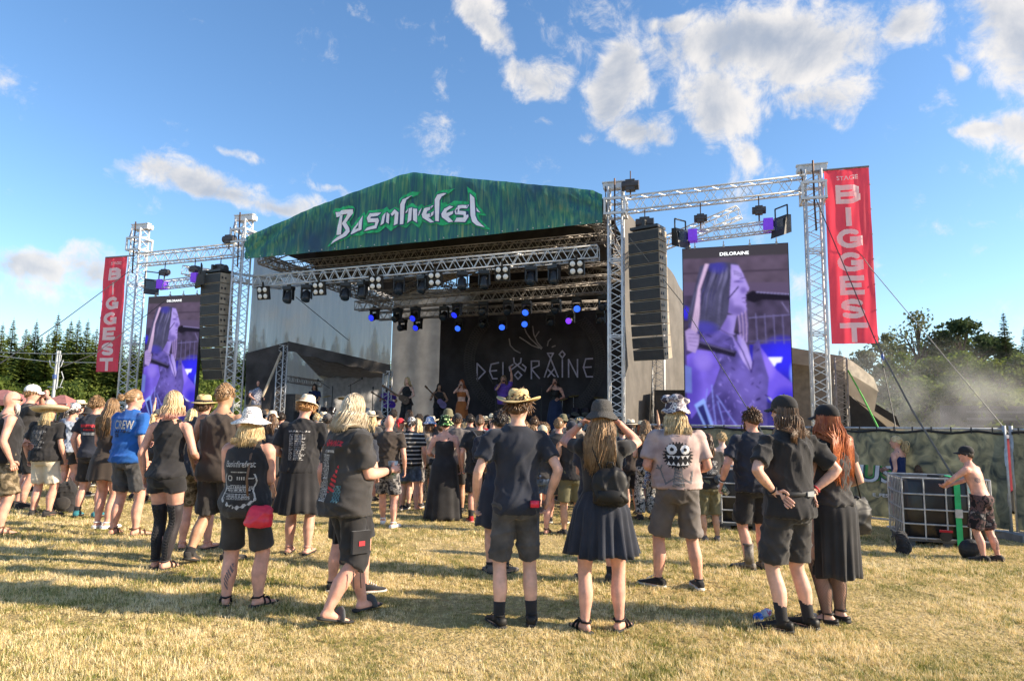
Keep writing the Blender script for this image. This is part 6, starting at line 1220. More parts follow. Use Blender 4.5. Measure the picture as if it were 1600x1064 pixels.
def mon(fn, x0, x1, z0, z1, cell, off, m): D.mask(lambda X, Z: fn(X / kk, (Z - zc) / kk + zc), x0 * kk, x1 * kk, (z0 - zc) * kk + zc, (z1 - zc) * kk + zc, cell, off, 'print', m, P['top'])
eye = lambda X, Z, r2: (((X + .045) ** 2 + (Z - zc - .045) ** 2) < r2 * 1.2) | (((X - .05) ** 2 + (Z - zc - .045) ** 2) < r2)
mon(lambda X, Z: (X / .10) ** 2 + ((Z - zc) / .095) ** 2 < 1 + .2 * np.sin(27 * np.arctan2(Z - zc, X)), -.125, .125, zc - .12, zc + .12, .006, .004, PRD)
mon(lambda X, Z: eye(X, Z, .0011) | ((np.abs(X) < .082) & (np.abs(Z - zc + .035 - .9 * X * X) < .034) & (np.abs(Z - zc + .035 - .9 * X * X) > .008 + .024 * np.abs(np.sin(X * 95)))), -.1, .1, zc - .09, zc + .09, .005, .007, WHT)
mon(lambda X, Z: eye(X, Z, .00016), -.1, .1, zc - .09, zc + .09, .005, .009, PRD)
mon(lambda X, Z: np.any([poly_mask(q, X, Z) for s_ in ([(-.02, 1.15), (-.04, 1.02)], [(.02, 1.15), (.04, 1.02)], [(-.03, 1.08), (-.09, 1.04), (-.125, 1.14)], [(-.125, 1.14), (-.145, 1.165)], [(-.125, 1.14), (-.115, 1.17)], [(-.125, 1.14), (-.15, 1.145)], [(.03, 1.08), (.09, 1.05), (.10, 1.13)]) for q in stroke(s_, .010)], 0) | ((np.abs(X) < .022 + (1.15 - Z) * .10) & (Z < 1.15) & (np.sin(Z * 300 + X * 90) > -.5)), -.16, .15, 1.02, 1.18, .006, .0045, PRG)
mb = MB(); c = np.array([-.27, .12, .99]); up = nrm((.25, -.2, .9)); e = attach_e('drinks_can', P, 'tall patterned drinks can held low by the man in tie-dye', 'can'); mb.tube([c - up * .085, c - up * .08, c + up * .075, c + up * .085], [.026, .033, .033, .026], 18); obj('can_body', mb, camo('can_print', [(.08, .14, .35), (.55, .55, .58), (.03, .04, .08), (.5, .3, .3)], 40, .3), e, True); mb = MB(); mb.tube([c + up * .085, c + up * .09], [.028, .028], 18); obj('can_lid', mb, ALU, e, True)
P = add('longhair', px=533, py=970, top=619, yaw=-.85, bulk=1.16, label='man with long blond hair in black tour tee and cargo shorts, holding a cup', arms=('bent', 'cup'), feet=((-.10, .24, .25), (.09, -.16, .0, .05)), top_=(dict(BOXT, hem=.82, off=.034, sleeve=1.25, cuff=.085, wr=.012), BLK2), bot=(dict(SHOL, len=1.15, cuff=.11, off=.02, wr=.014), BLK), shoe=('slide', [cloth('slide_grey', (.08, .085, .09)), SOLE_B]), hair={'style': 'long', 'len': .19, 'wave': .03, 'n': 330, 'wrap': 118, 'spread': 1.5, 'w': .0055}, hcol='ash', skin='pink', seed=7, look=.1, nod=.12, curlR=.75)
bracelet(P, 'R', LEATHB); bracelet(P, 'R', LEATH, .045, .036); cup(P, 'R', 'full printed cup held up by the man with long blond hair')
D = Decal(P['top_me'], (-.35, .94, 0))
D.mask(lambda X, Z: np.any([poly_mask(q, X, Z) for s_ in ([(-.11, 1.36), (-.085, 1.40), (-.07, 1.355)], [(-.06, 1.36), (-.055, 1.40)], [(-.05, 1.38), (-.03, 1.38), (-.035, 1.36)], [(-.02, 1.395), (-.015, 1.36), (.0, 1.39)], [(.01, 1.36), (.02, 1.395), (.035, 1.36)], [(.045, 1.395), (.05, 1.362), (.07, 1.365)], [(.07, 1.39), (.09, 1.385), (.075, 1.37), (.1, 1.36)]) for q in stroke(s_, .011)], 0), -.13, .12, 1.34, 1.42, .005, .004, 'print', PRR, P['top'])
block_print(P, D, -.13, .08, 1.305, 1.325, 1, 3, fill=.9); block_print(P, D, -.13, -.02, .93, 1.29, 34, 4, align='r')
D.mask(lambda X, Z: (np.abs(X - .04 - .3 * (Z - 1.1)) < .035 * np.clip((1.22 - Z) * 6, 0, 1)) & (np.sin(Z * 160 + X * 60) > -.2) & (Z > 1.0), -.02, .12, 1.0, 1.22, .006, .004, 'print', PRR, P['top']); D.mask(lambda X, Z: (np.abs(X - .07) < .035) & (np.sin(Z * 200) * np.sin(X * 260) > -.2), .02, .12, .93, 1.06, .006, .004, 'print', PRT, P['top'])
mb = MB(); 
for sg, k in ((1, 'R'), (-1, 'L')):
    q = P['rig'].leg_path(k)[3]; mb.box(q + np.array([sg * .105, .0, -.01]), (.035, .15, .17))
obj('cargo_pocket', mb, BLK, P['root']); mb = MB(); q = P['rig'].leg_path('R')[3]; mb.box(q + np.array([.125, .0, -.02]), (.006, .05, .035)); obj('pocket_patch', mb, PRR, P['root']); mb = MB()
for a in (.03, -.03): q = P['rig'].leg_path('R')[6]; mb.tube([q + (.09, a, -.01), q + (.1, a, -.07), q + (.095, a + .01, -.14)], .004, 5)
obj('drawstring', mb, BLK, P['root'])
P = add('leatherhat', px=538, py=925, top=640, yaw=-.25, bulk=1.05, label='man in dark wide-brimmed hat half hidden behind the long-haired blond man', arms=('down', 'bent'), feet=((-.14, 0, .3), (.2, .02, -.9)), top_=(dict(TEE), BLK3), bot=(dict(SHO, len=.95, cuff=.105), BLK), shoe=('sneaker', SHK), hair={'style': 'short', 'len': .06, 'n': 160}, hcol='dark', hat=('leather', [HATB, mat('hat_band_tan', (.3, .24, .18), .7)]), hat_tilt=.3, look=-.2, nod=-.1, skin='pink', seed=8)
P = add('bagw', px=374, py=947, top=645, yaw=-.05, sex='f', bulk=1.26, limb=1.2, label='stout woman in white crochet sun hat, black festival vest and long blond hair', arms=('front', 'front'), feet=((-.13, .0, .45), (.16, .02, -.55)), top_=(dict(TANK, hem=.86, off=.024, wr=.006, flare=.0), BLK), bot=(dict(SHO, len=.92, cuff=.112, off=.022, wr=.006), BLK2), shoe=('sandal', [LEATH, SOLE_B]), hair={'style': 'long', 'len': .21, 'wave': .016, 'n': 280, 'wrap': 110, 'spread': 1.5}, hcol='blond', hat=('sunhat', [CROCH, CROCH]), brim=.088, drop=.052, skin='pink', seed=9)
D = text_print(P, [('Basinfirefest', -.135, 1.255, .06, .27, .012)], PRW); block_print(P, D, -.12, .12, 1.205, 1.22, 1, 11, fill=.8); block_print(P, D, -.12, .12, 1.03, 1.10, 5, 12); block_print(P, D, -.13, .13, .965, 1.025, 5, 13); D.mask(lambda X, Z: (((X + .09) ** 2 + (Z - 1.155) ** 2 < .0007) & ((X + .09) ** 2 + (Z - 1.155) ** 2 > .0003)) | ((np.abs(X - .01) < .04) & (np.abs(Z - 1.155) < .014) & (np.sin(X * 300) > -.3)) | ((np.abs(X - .1) < .03) & (np.abs(Z - 1.155 - .1 * (X - .1)) < .005)), -.13, .14, 1.12, 1.19, .005, .004, 'print', PRW, P['top'])
D.mask(lambda X, Z: (np.abs(Z - (.90 + 1.6 * np.abs(X) ** 1.7)) < .011 + .008 * np.sin(X * 120)) | (np.abs(np.abs(X) - .135 - .012 * np.sin(Z * 40)) < .006) & (Z < 1.2) & (Z > .95), -.16, .16, .88, 1.2, .005, .004, 'print', PRW, P['top'])
D = Decal(P['body_me'], (.25, 1, 0)); q = P['rig'].leg_path('L')[8]; D.mask(lambda X, Z: (np.abs(X - q[0] - .035 - .015 * np.sin((Z - q[2]) * 22)) < .022 * np.cos((Z - q[2]) * 11)) & (np.sin(X * 330 + Z * 160) > -.45), q[0] - .06, q[0] + .1, q[2] - .13, q[2] + .10, .005, .003, 'tattoo', TAT, P['body'])
handbag(P, 'red leather handbag on a tan strap at the woman in the white hat', (.20, -.16, .83), (.125, .06, .10), LEATHR, [(.09, -.16, .93), (.085, -.20, 1.15), (.085, -.15, 1.36), (.09, -.05, 1.50), (.12, .12, 1.36), (.24, .1, 1.0), (.30, -.12, .92)], LEATHB)
P = add('kilt', px=463, py=866, top=622, yaw=.04, bulk=1.12, label='man in cream trilby, black tour-dates tee and black kilt', arms=('bent', 'bent'), feet=((-.10, .05, .1), (.12, 0, -.1)), top_=(dict(BOXT, hem=.90), BLK), skirt=(dict(top=1.0, hem=.47, flare=.095, pleats=17, amp=.075), BLK), shoe=('flat', [skin('pink'), SOLE_B, BLK]), hair={'style': 'short', 'len': .06, 'n': 260}, hcol='ginger', hat=('trilby', [FELTW, FELTW]), hat_tilt=-.05, nod=.25, tilt=.12, skin='pink', seed=10)
D = text_print(P, [('EUROPEAN TOUR 2022', -.12, 1.365, .021, .24, .02)], PRW); block_print(P, D, -.105, -.055, 1.05, 1.345, 24, 21, align='l'); block_print(P, D, -.045, .085, 1.05, 1.345, 24, 22, align='l')
P = add('tankman', px=332, py=880, top=602, yaw=-.15, bulk=1.06, label='man with cropped hair in black sleeveless shirt and black shorts, mid-step', arms=('down', 'bent'), feet=((-.14, -.17, .15, .05), (.10, .10, -.35)), top_=(dict(TANK, off=.028, hem=.80), BRNB), bot=(dict(SHO, len=1.0, cuff=.112), BLK2), shoe=('sneaker', SHS), sock=(.04, BLK), hair={'style': 'short', 'len': .025, 'n': 200}, hcol='light_brown', skin='tan', seed=11, look=-.2)
P = add('strawman', px=302, py=858, top=622, yaw=.1, bulk=1.02, label='barelegged person in banded straw trilby behind the man in the sleeveless shirt', arms=('down', 'down'), feet=((-.13, 0, .3), (.15, 0, -.4)), top_=(dict(TEE), BLK3), bot=(dict(SHO, len=.95), CAMO), shoe=('flat', [skin('pink'), SOLE_B, BLK]), hair={'style': 'short', 'len': .05, 'n': 120}, hcol='brown', hat=('panama', [STRAW, RIB]), hat_tilt=.05, skin='pink', seed=12)
P = add('blonde', px=250, py=888, top=614, yaw=-.03, sex='f', bulk=.97, label='woman with pink-tipped blond bob in black vest, hot pants and laced black stockings', arms=('down', 'bent'), feet=((-.05, 0, .1), (.07, -.04, -.25)), top_=(dict(TANK, hem=.90, off=.017, flare=.02), BLK), bot=(dict(len=.30, cuff=.115, off=.014, top=1.0, wr=.004), BLK), shoe=('sandal', [BLK2, SOLE_B]), stocking=(3, 11, cloth('sheer_black_mesh', (.022, .017, .020), .6)), hair={'style': 'long', 'len': .15, 'wave': .014, 'n': 260, 'wrap': 112, 'spread': 1.6}, hcol='pinkblond', skin='pink', seed=13)
for k in 'LR':
    L_ = P['rig'].leg_path(k); mb = MB(); R_ = [Rig.LEG_R[i] * P['rig'].lb * 1.08 + .009 for i in range(12)]
    for i in np.arange(3.2, 10.6, .42):
        def q(t, sg): j = int(t); p = L_[j] + (L_[j + 1] - L_[j]) * (t - j); r_ = np.interp(t, range(12), R_); return p + np.array([sg * .028, -math.sqrt(max(1e-4, r_ * r_ - .028 ** 2)), 0])
        for s2 in (-1, 1): mb.tube([q(i, s2), q(i + .42, -s2)], .0055, 5)
        for s2 in (-1, 1): mb.tube([q(i, s2), q(i + .42, s2)], .004, 5)
    obj('lacing', mb, BLK, P['root'], True)
hm = bpy.data.materials['hair_pinkblond'].node_tree      # dyed pink tips
N_, L_n = hm.nodes, hm.links; tcn = N_.new('ShaderNodeTexCoord'); sx = N_.new('ShaderNodeSeparateXYZ'); L_n.new(tcn.outputs['Object'], sx.inputs[0]); mr = N_.new('ShaderNodeMapRange'); L_n.new(sx.outputs[2], mr.inputs[0]); mr.inputs[1].default_value = 1.555; mr.inputs[2].default_value = 1.46; mxn = N_.new('ShaderNodeMix'); mxn.data_type = 'RGBA'; L_n.new(mr.outputs[0], mxn.inputs[0]); bs = N_['Principled BSDF']; src = bs.inputs['Base Color'].links[0].from_socket; L_n.new(src, mxn.inputs[6]); mxn.inputs[7].default_value = (.62, .17, .26, 1); L_n.new(mxn.outputs[2], bs.inputs['Base Color'])
P = add('crew', px=190, py=837, top=610, yaw=-.28, bulk=1.02, limb=1.05, label='person with tied-up hair in bright blue crew tee and grey shorts', arms=('front', 'down'), feet=((-.14, .0, .3), (.15, .05, -.5)), top_=(dict(BOXT, hem=.87, off=.03), BLUE), bot=(dict(SHO, len=.85, cuff=.105), CHAR), shoe=('sandal', [LEATHB, SOLE_B]), hair={'style': 'bun', 'pz': .13}, hcol='light_brown', skin='pink', seed=14, look=-.5)
D = text_print(P, [('CREW', -.125, 1.28, .105, .25, .02)], PRW, d=(-.25, 1, 0)); D.mask(lambda X, Z: text_mask('AS FIRE', -.11, 1.235, .035, X, Z, .2, .02) | text_mask('25', -.11, 1.185, .04, X, Z, .06, .02), -.13, .1, 1.18, 1.28, .005, .004, 'print', PRD, P['top'])
P = add('sombrero', px=62, py=806, top=634, yaw=-.05, bulk=1.22, label='person in wide straw sombrero, black tee with white list print and cream shorts', arms=('down', 'down'), feet=((-.12, 0, .3), (.14, 0, -.6)), top_=(dict(BOXT, hem=.87), BLK), bot=(dict(SHO, len=.9, cuff=.112), WHITEC), shoe=('sneaker', SHS), hair={'style': 'long', 'len': .26, 'n': 130, 'wave': .02, 'wrap': 70, 'spread': .4}, hcol='blond', hat=('sombrero', [STRAWP, PINKC]), hat_tilt=-.12, tilt=-.12, skin='pink', seed=15, vox=.015)
D = Decal(P['top_me']); block_print(P, D, -.13, .1, 1.06, 1.36, 16, 31, PRG, align='l', cell=.007, fill=.6)
P = add('redtee', px=135, py=808, top=622, yaw=-.05, bulk=.97, label='young man with curly brown hair, red and white lettering on black tee', arms=('down', 'front'), feet=((-.15, 0, .3), (.16, 0, -.3)), top_=(dict(TEE), BLK3), bot=(dict(SHO, len=.9, cuff=.1), BLK), shoe=('sneaker', SHT), sock=(.07, BLK), hair={'style': 'short', 'len': .06, 'n': 260}, hcol='light_brown', skin='pink', seed=16, vox=.015, look=-.3)
D = Decal(P['top_me']); D.mask(rows_mask(-.12, .12, 1.315, 1.36, 1, 41, .95), -.12, .12, 1.31, 1.365, .007, .005, 'print', PRR, P['top']); block_print(P, D, -.09, .1, 1.265, 1.295, 1, 42, PRR, cell=.007, fill=.9); block_print(P, D, -.13, .13, 1.20, 1.245, 1, 43, PRW, cell=.007, fill=.95)
P = add('leftman', px=-6, py=833, top=612, yaw=-.75, bulk=1.12, label='bald man with grey beard in black vest and camouflage shorts at the picture edge', arms=('bent', 'down'), feet=((-.15, .0, .2), (.16, 0, -.3)), top_=(dict(TANK, off=.024), BLK), bot=(dict(SHOL, len=1.0, cuff=.12), CAMO), shoe=('sandal', [LEATHB, SOLE_B]), hair={'style': 'bald', 'beard': .12}, hcol='grey', skin='pink', seed=17, vox=.015); bpy.data.objects.remove([c for c in P['root'].children if c.name.startswith('hair')][0])
rg = P['rig']; mb = MB(); r0 = np.random.default_rng(3)
for i in range(120): a = r0.uniform(-1, 1); p_ = np.array([.058 * a, .098 - .05 * a * a, .04 + r0.uniform(-.02, .025) + .03 * abs(a)]); l0 = .13 * r0.uniform(.5, 1); mb.tube([rg.hd(p_), rg.hd(p_ + (a * .01, .012, -l0 * .5)), rg.hd(p_ + (r0.normal() * .01, .006, -l0))], [.008, .008, .002], 4)
obj('beard', mb, hairmat('grey'), P['root'], True); mb = MB(); mb.tube([rg.hd(q) for q in ((-.08, .01, .125), (-.06, .105, .125), (0, .125, .122), (.06, .105, .125), (.08, .01, .125))], .005, 5); mb.box(rg.hd((.035, .118, .118)), (.045, .008, .03), rg.head_M()[0].T); mb.box(rg.hd((-.035, .118, .118)), (.045, .008, .03), rg.head_M()[0].T); obj('glasses', mb, BLACK, P['root'])
P = add('whitecap', px=30, py=794, top=604, yaw=-.7, bulk=1.1, label='man in white cap shading his eyes with both hands behind the sombrero', arms=('salute', 'salute'), handL='salute', handR='salute', top_=(dict(TEE), BLK2), bot=(dict(SHO), BLK), shoe=('sneaker', SHS), hair={'style': 'short', 'len': .03, 'n': 100}, hcol='light_brown', hat=('cap', [WHT]), skin='pink', seed=18, vox=.015, look=-.2)
P = add('bluetank', px=100, py=776, top=636, yaw=-.15, bulk=1.0, label='person in pale blue-grey vest and black shorts with an arm held to the head', arms=('salute', 'down'), handL='salute', top_=(dict(TANK, off=.024), LGREY), bot=(dict(SHO, len=.6, cuff=.11), BLK2), shoe=('sneaker', SHS), hair={'style': 'short', 'len': .03}, hcol='dark', hat=('bandana', [BW]), skin='pink', seed=19, vox=.015)
handbag(P, 'tan drawstring bag beside the person in pale blue-grey vest', (.33, -.02, .82), (.11, .07, .11), mat('tan_suede', (.36, .22, .09), .8), [(.30, 0, .92), (.29, 0, 1.0), (.33, 0, .92)], LEATHB)
P = add('brunette', px=158, py=826, top=625, yaw=-.2, sex='f', bulk=1.0, label='woman with long brown hair in short dark dress beside the blue crew tee', arms=('front', 'down'), feet=((-.07, 0, .1), (.08, 0, -.2)), top_=(dict(TANK, hem=.95, off=.012), BRNB), skirt=(dict(top=1.04, hem=.66, flare=.05, pleats=9, amp=.05), BRNB), shoe=('flat', [WHT, SOLE_W, WHT]), hair={'style': 'long', 'len': .42, 'n': 160, 'wave': .02, 'wrap': 105}, hcol='light_brown', skin='pink', seed=20, vox=.015)
P = add('bald', px=602, py=824, top=650, yaw=-.05, bulk=1.08, label='bald man in dark brown tee and grey camouflage shorts, one leg forward', arms=('down', 'down'), feet=((-.10, .25, .2), (.13, -.03, -.3)), top_=(dict(TEE, hem=.85), BRNB), bot=(dict(SHO, len=.9, cuff=.108), CAMOG), shoe=('flat', [WHT, SOLE_W, WHT]), skin='pink', seed=21, vox=.015)
P = add('stripe', px=638, py=797, top=654, yaw=-.05, bulk=1.14, label='stout man in black and white striped shirt, denim shorts and printed bandana', arms=('front', 'down'), feet=((-.14, 0, .2), (.15, 0, -.3)), top_=(dict(BOXT, hem=.84), STRIPE), bot=(dict(SHO, len=.8, cuff=.115), DENIM), shoe=('flat', [skin('pink'), SOLE_B, BLK]), hair={'style': 'short', 'len': .03}, hcol='dark', hat=('bandana', [BW]), skin='pink', seed=22, vox=.015)
P = add('camopants', px=668, py=792, top=655, yaw=.15, bulk=.98, label='person in blue and white bucket hat, beige tee and urban camouflage trousers', arms=('down', 'front'), feet=((-.12, 0, .2), (.13, 0, -.2)), top_=(dict(TEE), BEIGE), bot=(dict(len=1.9, cuff=.085, name='trousers'), CAMOW), shoe=('sneaker', SHW), hair={'style': 'long', 'len': .16, 'n': 90}, hcol='brown', hat=('bucket', [BLUEWH, BLUEWH]), skin='pink', seed=23, vox=.015)
P = add('maxi', px=692, py=812, top=654, yaw=.05, sex='f', bulk=1.12, label='woman in daisy-print bucket hat and long black strappy dress', arms=('bent', 'down'), feet=((-.08, 0, .1), (.08, 0, -.1)), top_=(dict(off=.012, hem=1.0, tank=2, name='bodice'), BLK), skirt=(dict(top=1.08, hem=.03, flare=.125, pleats=9, amp=.09), BLK), shoe=('flat', [skin('pink'), SOLE_B, BLK]), hair={'style': 'short', 'len': .03, 'n': 80}, hcol='dark', hat=('bucket', [FLORAL, FLORAL]), skin='pink', seed=24, vox=.014, hat_tilt=.2)
handbag(P, 'small dark crossbody bag at the hip of the long black dress', (-.2, .0, .99), (.08, .04, .06), LEATH, [(-.14, 0, 1.05), (-.06, -.13, 1.2), (.07, -.1, 1.40), (.1, 0, 1.47)], LEATH)
P = add('bpman', px=746, py=815, top=650, yaw=.0, bulk=1.08, label='man with tied-back hair in black tee, long black shorts, backpack and red trainers', arms=('down', 'front'), feet=((-.11, -.02, .3), (.13, .02, -.4)), top_=(dict(BOXT, hem=.8), BLK), bot=(dict(SHO, len=.95, cuff=.115), BLK), shoe=('sneaker', SHR), sock=(.12, BLK), hair={'style': 'bun', 'pz': .10}, hcol='brown', skin='pink', seed=25, vox=.014)
backpack(P, 'black everyday backpack on the man in red trainers', (.05, -.24, 1.2), (.145, .085, .22), cloth('navy_nylon', (.014, .016, .028), .6))
P = add('legs_skirt', px=778, py=896, top=645, yaw=.1, sex='f', bulk=.98, label='person in long dark coat dress standing just beyond the man in the straw cowboy hat', arms=('front', 'front'), feet=((-.09, 0, .2), (.08, .0, -.8)), top_=(dict(TEEF), BLK3), skirt=(dict(top=1.06, hem=.52, flare=.08, pleats=9, amp=.06), BLK3), shoe=('sneaker', SHG), sock=(.04, BLK), hair={'style': 'short', 'len': .05, 'n': 80}, hcol='dark', skin='fair', seed=26)
P = add('childcarrier', px=846, py=834, top=668, yaw=-.15, sex='f', bulk=1.05, label='woman in beige cap with blond ponytail, grey shorts, carrying a child on her hip', arms=('front', 'front'), feet=((-.1, 0, .2), (.08, 0, -.3)), top_=(dict(TEEF), BLK2), bot=(dict(SHO, len=.55, cuff=.108), DENIM), shoe=('sandal', [LEATHB, SOLE_B]), hair={'style': 'pony', 'len': .28, 'pz': .09}, hcol='blond', hat=('cap', [cloth('beige_cap', (.42, .36, .26))]), skin='pink', seed=27, vox=.014)
cr = P['root']; R_ = Matrix.Rotation(cr.rotation_euler.z, 3, 'Z'); loc = Vector(cr.location) + R_ @ Vector((-.16, .12, .62))
add('child', pos=tuple(loc), h=.95, yaw=-1.1, bulk=.95, label='small child with bare legs held on the hip of the woman in beige cap', arms=('front', 'front'), feet=((-.22, .2, .2), (.22, .2, -.2)), top_=(dict(TEE), camo('child_shirt', [(.03, .03, .04), (.5, .1, .15), (.6, .6, .6)], 6, kind='wave', stops=[0, .6, .8])), bot=(dict(len=.35, cuff=.115), DENIM), shoe=('sneaker', SHW), hair={'style': 'short', 'len': .04, 'n': 80}, hcol='light_brown', skin='pale', seed=28, near=False, vox=.018)
add('m870', px=872, py=818, top=655, yaw=-.1, bulk=1.05, label='man with cropped hair in black tee and white-soled trainers beside the ponytailed woman', feet=((-.14, .1, .2), (.10, -.06, -.3)), top_=(dict(BOXT), BLK2), bot=(dict(SHO, len=1.0, cuff=.11), CHAR), shoe=('sneaker', SHK), hair={'style': 'short', 'len': .02, 'n': 100}, hcol='light_brown', skin='pink', seed=29, vox=.015)
add('m895', px=893, py=836, top=662, yaw=.15, bulk=1.05, label='man in dark cap, black vest and olive shorts left of the black dress', arms=('down', 'front'), feet=((-.12, 0, .2), (.12, 0, -.2)), top_=(dict(TANK, off=.024), BLK), bot=(dict(SHO, len=.9, cuff=.112), OLIVE), shoe=('sneaker', SHS), hair={'style': 'short', 'len': .03, 'n': 90}, hcol='dark', hat=('cap', [BLK3]), skin='tan', seed=30, vox=.015)
add('m935', px=937, py=908, top=648, yaw=.05, bulk=1.12, label='man in black tee almost hidden beyond the woman in the black dress', arms=('front', 'front'), feet=((-.16, 0, .3), (.12, 0, -.7)), top_=(dict(BOXT), BLK3), bot=(dict(SHO, len=.9, cuff=.11), BLK), shoe=('sneaker', SHS), sock=(.07, BLK), hair={'style': 'short', 'len': .05, 'n': 90}, hcol='dark', hat=('bandana', [BW]), skin='pink', seed=31, vox=.015)
add('redhair2', px=1010, py=812, top=659, yaw=.1, sex='f', label='woman with long light brown hair in black vest and camouflage trousers near the towers', arms=('front', 'front'), top_=(dict(TANK, hem=.95), BLK), bot=(dict(len=1.9, cuff=.09, name='trousers'), CAMOW), shoe=('sneaker', SHS), hair={'style': 'long', 'len': .42, 'n': 150, 'wave': .02}, hcol='light_brown', skin='fair', seed=32, vox=.015)
P = add('ponytee', px=1110, py=846, top=680, yaw=.05, bulk=1.0, label='person with brown ponytail, printed black tee and rolled cargo trousers', arms=('front', 'front'), feet=((-.1, 0, .2), (.12, 0, -.2)), top_=(dict(TEE), BLK), bot=(dict(len=1.15, cuff=.095, off=.02), OLIVE), shoe=('sneaker', SHG), hair={'style': 'pony', 'len': .3, 'pz': .1}, hcol='brown', skin='tan', seed=33, vox=.014)
D = Decal(P['top_me']); block_print(P, D, -.1, .1, 1.1, 1.33, 11, 51, PRW, cell=.008, fill=.6); mb = MB(); mb.ell((.1, -.18, 1.03), (.085, .05, .07), n=14, m=8); mb.tube([(.19 * math.cos(t), .15 * math.sin(t), 1.05) for t in np.linspace(0, 2 * PI, 25)], .012, 6); attach('belt_bag', mb, cloth('slate_nylon', (.06, .065, .075)), P, 'grey belt bag on the person with brown ponytail', 'bag')
add('boy', px=1131, py=815, top=678, yaw=.1, bulk=.85, label='shirtless blond child in blue trunks standing behind the caged container', arms=('front', 'front'), bot=(dict(SHO, len=.5, cuff=.1), cloth('trunks_blue', (.02, .10, .30))), hair={'style': 'short', 'len': .045, 'n': 160}, hcol='blond', skin='pale', seed=34, vox=.016)
add('kidgirl', px=1222, py=850, top=672, yaw=.1, sex='f', bulk=.95, label='child in pale spotted skirt between the man in boots and the capped man', arms=('down', 'down'), top_=(dict(TEEF), cloth('pink_cotton', (.5, .16, .22))), skirt=(dict(top=1.04, hem=.62, flare=.06, pleats=9, amp=.05), camo('spotted_skirt', [(.1, .09, .1), (.7, .68, .7)], 60, kind='voro', stops=[0, .3])), shoe=('flat', [WHT, SOLE_W, WHT]), hair={'style': 'long', 'len': .3, 'n': 100}, hcol='light_brown', skin='pale', seed=35, vox=.016)
gy = ground_at(1425, 812)
add('navygirl', px=1409, py=826, top=683, yaw=.55, sex='f', label='girl with tied blond hair in navy one-shoulder top beside the black container', arms=('down', 'front'), top_=(dict(off=.012, hem=.98, tank=2, name='top'), NAVY), bot=(dict(SHO, len=.5), NAVY), shoe=('flat', [WHT, SOLE_W, WHT]), hair={'style': 'pony', 'len': .22, 'pz': .12}, hcol='blond', skin='pink', seed=36, vox=.015, look=.5)
P = PEOPLE['navygirl']; bracelet(P, 'L', mat('blue_float', (.03, .2, .6), .4), .02, .045, 'armband')
add('darkgirl', pos=tuple(ground_at(1440, 829)), h=1.12, yaw=-.6, sex='f', label='girl with dark auburn hair just visible over the black container', top_=(dict(TEEF), BRNB), bot=(dict(SHO, len=.5), BLK), hair={'style': 'long', 'len': .25, 'n': 140, 'wave': .02}, hcol='brown', skin='pink', seed=37, vox=.016)
P = add('shirtless', px=1540, py=876, top=697, yaw=.62, bulk=1.0, lean=.26, label='shirtless tattooed man in black cap leaning his arms on the black container', arms=('lean', 'lean'), feet=((-.12, -.02, .1), (.14, -.12, -.2)), bot=(dict(SHOL, len=1.0, cuff=.115, top=1.0), camo('dark_print_shorts', [(.015, .014, .016), (.10, .06, .06), (.03, .03, .035), (.2, .18, .18)], 9)), shoe=('sneaker', SHS), hair={'style': 'short', 'len': .015, 'n': 60}, hcol='dark', hat=('cap', [BLK]), skin='pink', seed=38, vox=.0125, look=.35)
D = Decal(P['body_me'], (.35, .9, 0))
for (x0, z0, rx, rz) in ((-.1, 1.22, .05, .04), (.08, 1.24, .03, .03)): D.mask(lambda X, Z: (((X - x0) / rx) ** 2 + ((Z - z0) / rz) ** 2 < 1) & (np.sin(X * 300) * np.sin(Z * 260 + X * 90) > -.1), x0 - rx, x0 + rx, z0 - rz, z0 + rz, .006, .003, 'tattoo', TAT, P['body'])
q = P['rig'].leg_path('R')[8]; D.mask(lambda X, Z: (np.abs(X - q[0] - .03) < .03) & (np.sin(X * 300) * np.sin(Z * 240 + X * 90) > 0), q[0] - .03, q[0] + .08, q[2] - .1, q[2] + .08, .006, .003, 'tattoo', TAT, P['body'])
lp = ground_at(1580, 862); add('lying', pos=(lp[0] + 1.42, lp[1] + .9, gz(lp[0], lp[1]) + .13), h=1.75, rot=(-PI / 2 , 0, rad(-107)), label='person lying on the grass by the fence posts, bare leg and blue shoe showing', arms=('down', 'down'), feet=((-.12, 0, .2), (.12, 0, -.2)), top_=(dict(TEE), BLK), bot=(dict(SHO, len=.8), BLK), shoe=('sneaker', [cloth('blue_shoe', (.04, .07, .14)), SOLE_W, WHT]), hair={'style': 'short', 'len': .04, 'n': 80}, hcol='brown', skin='tan', seed=39, vox=.016)
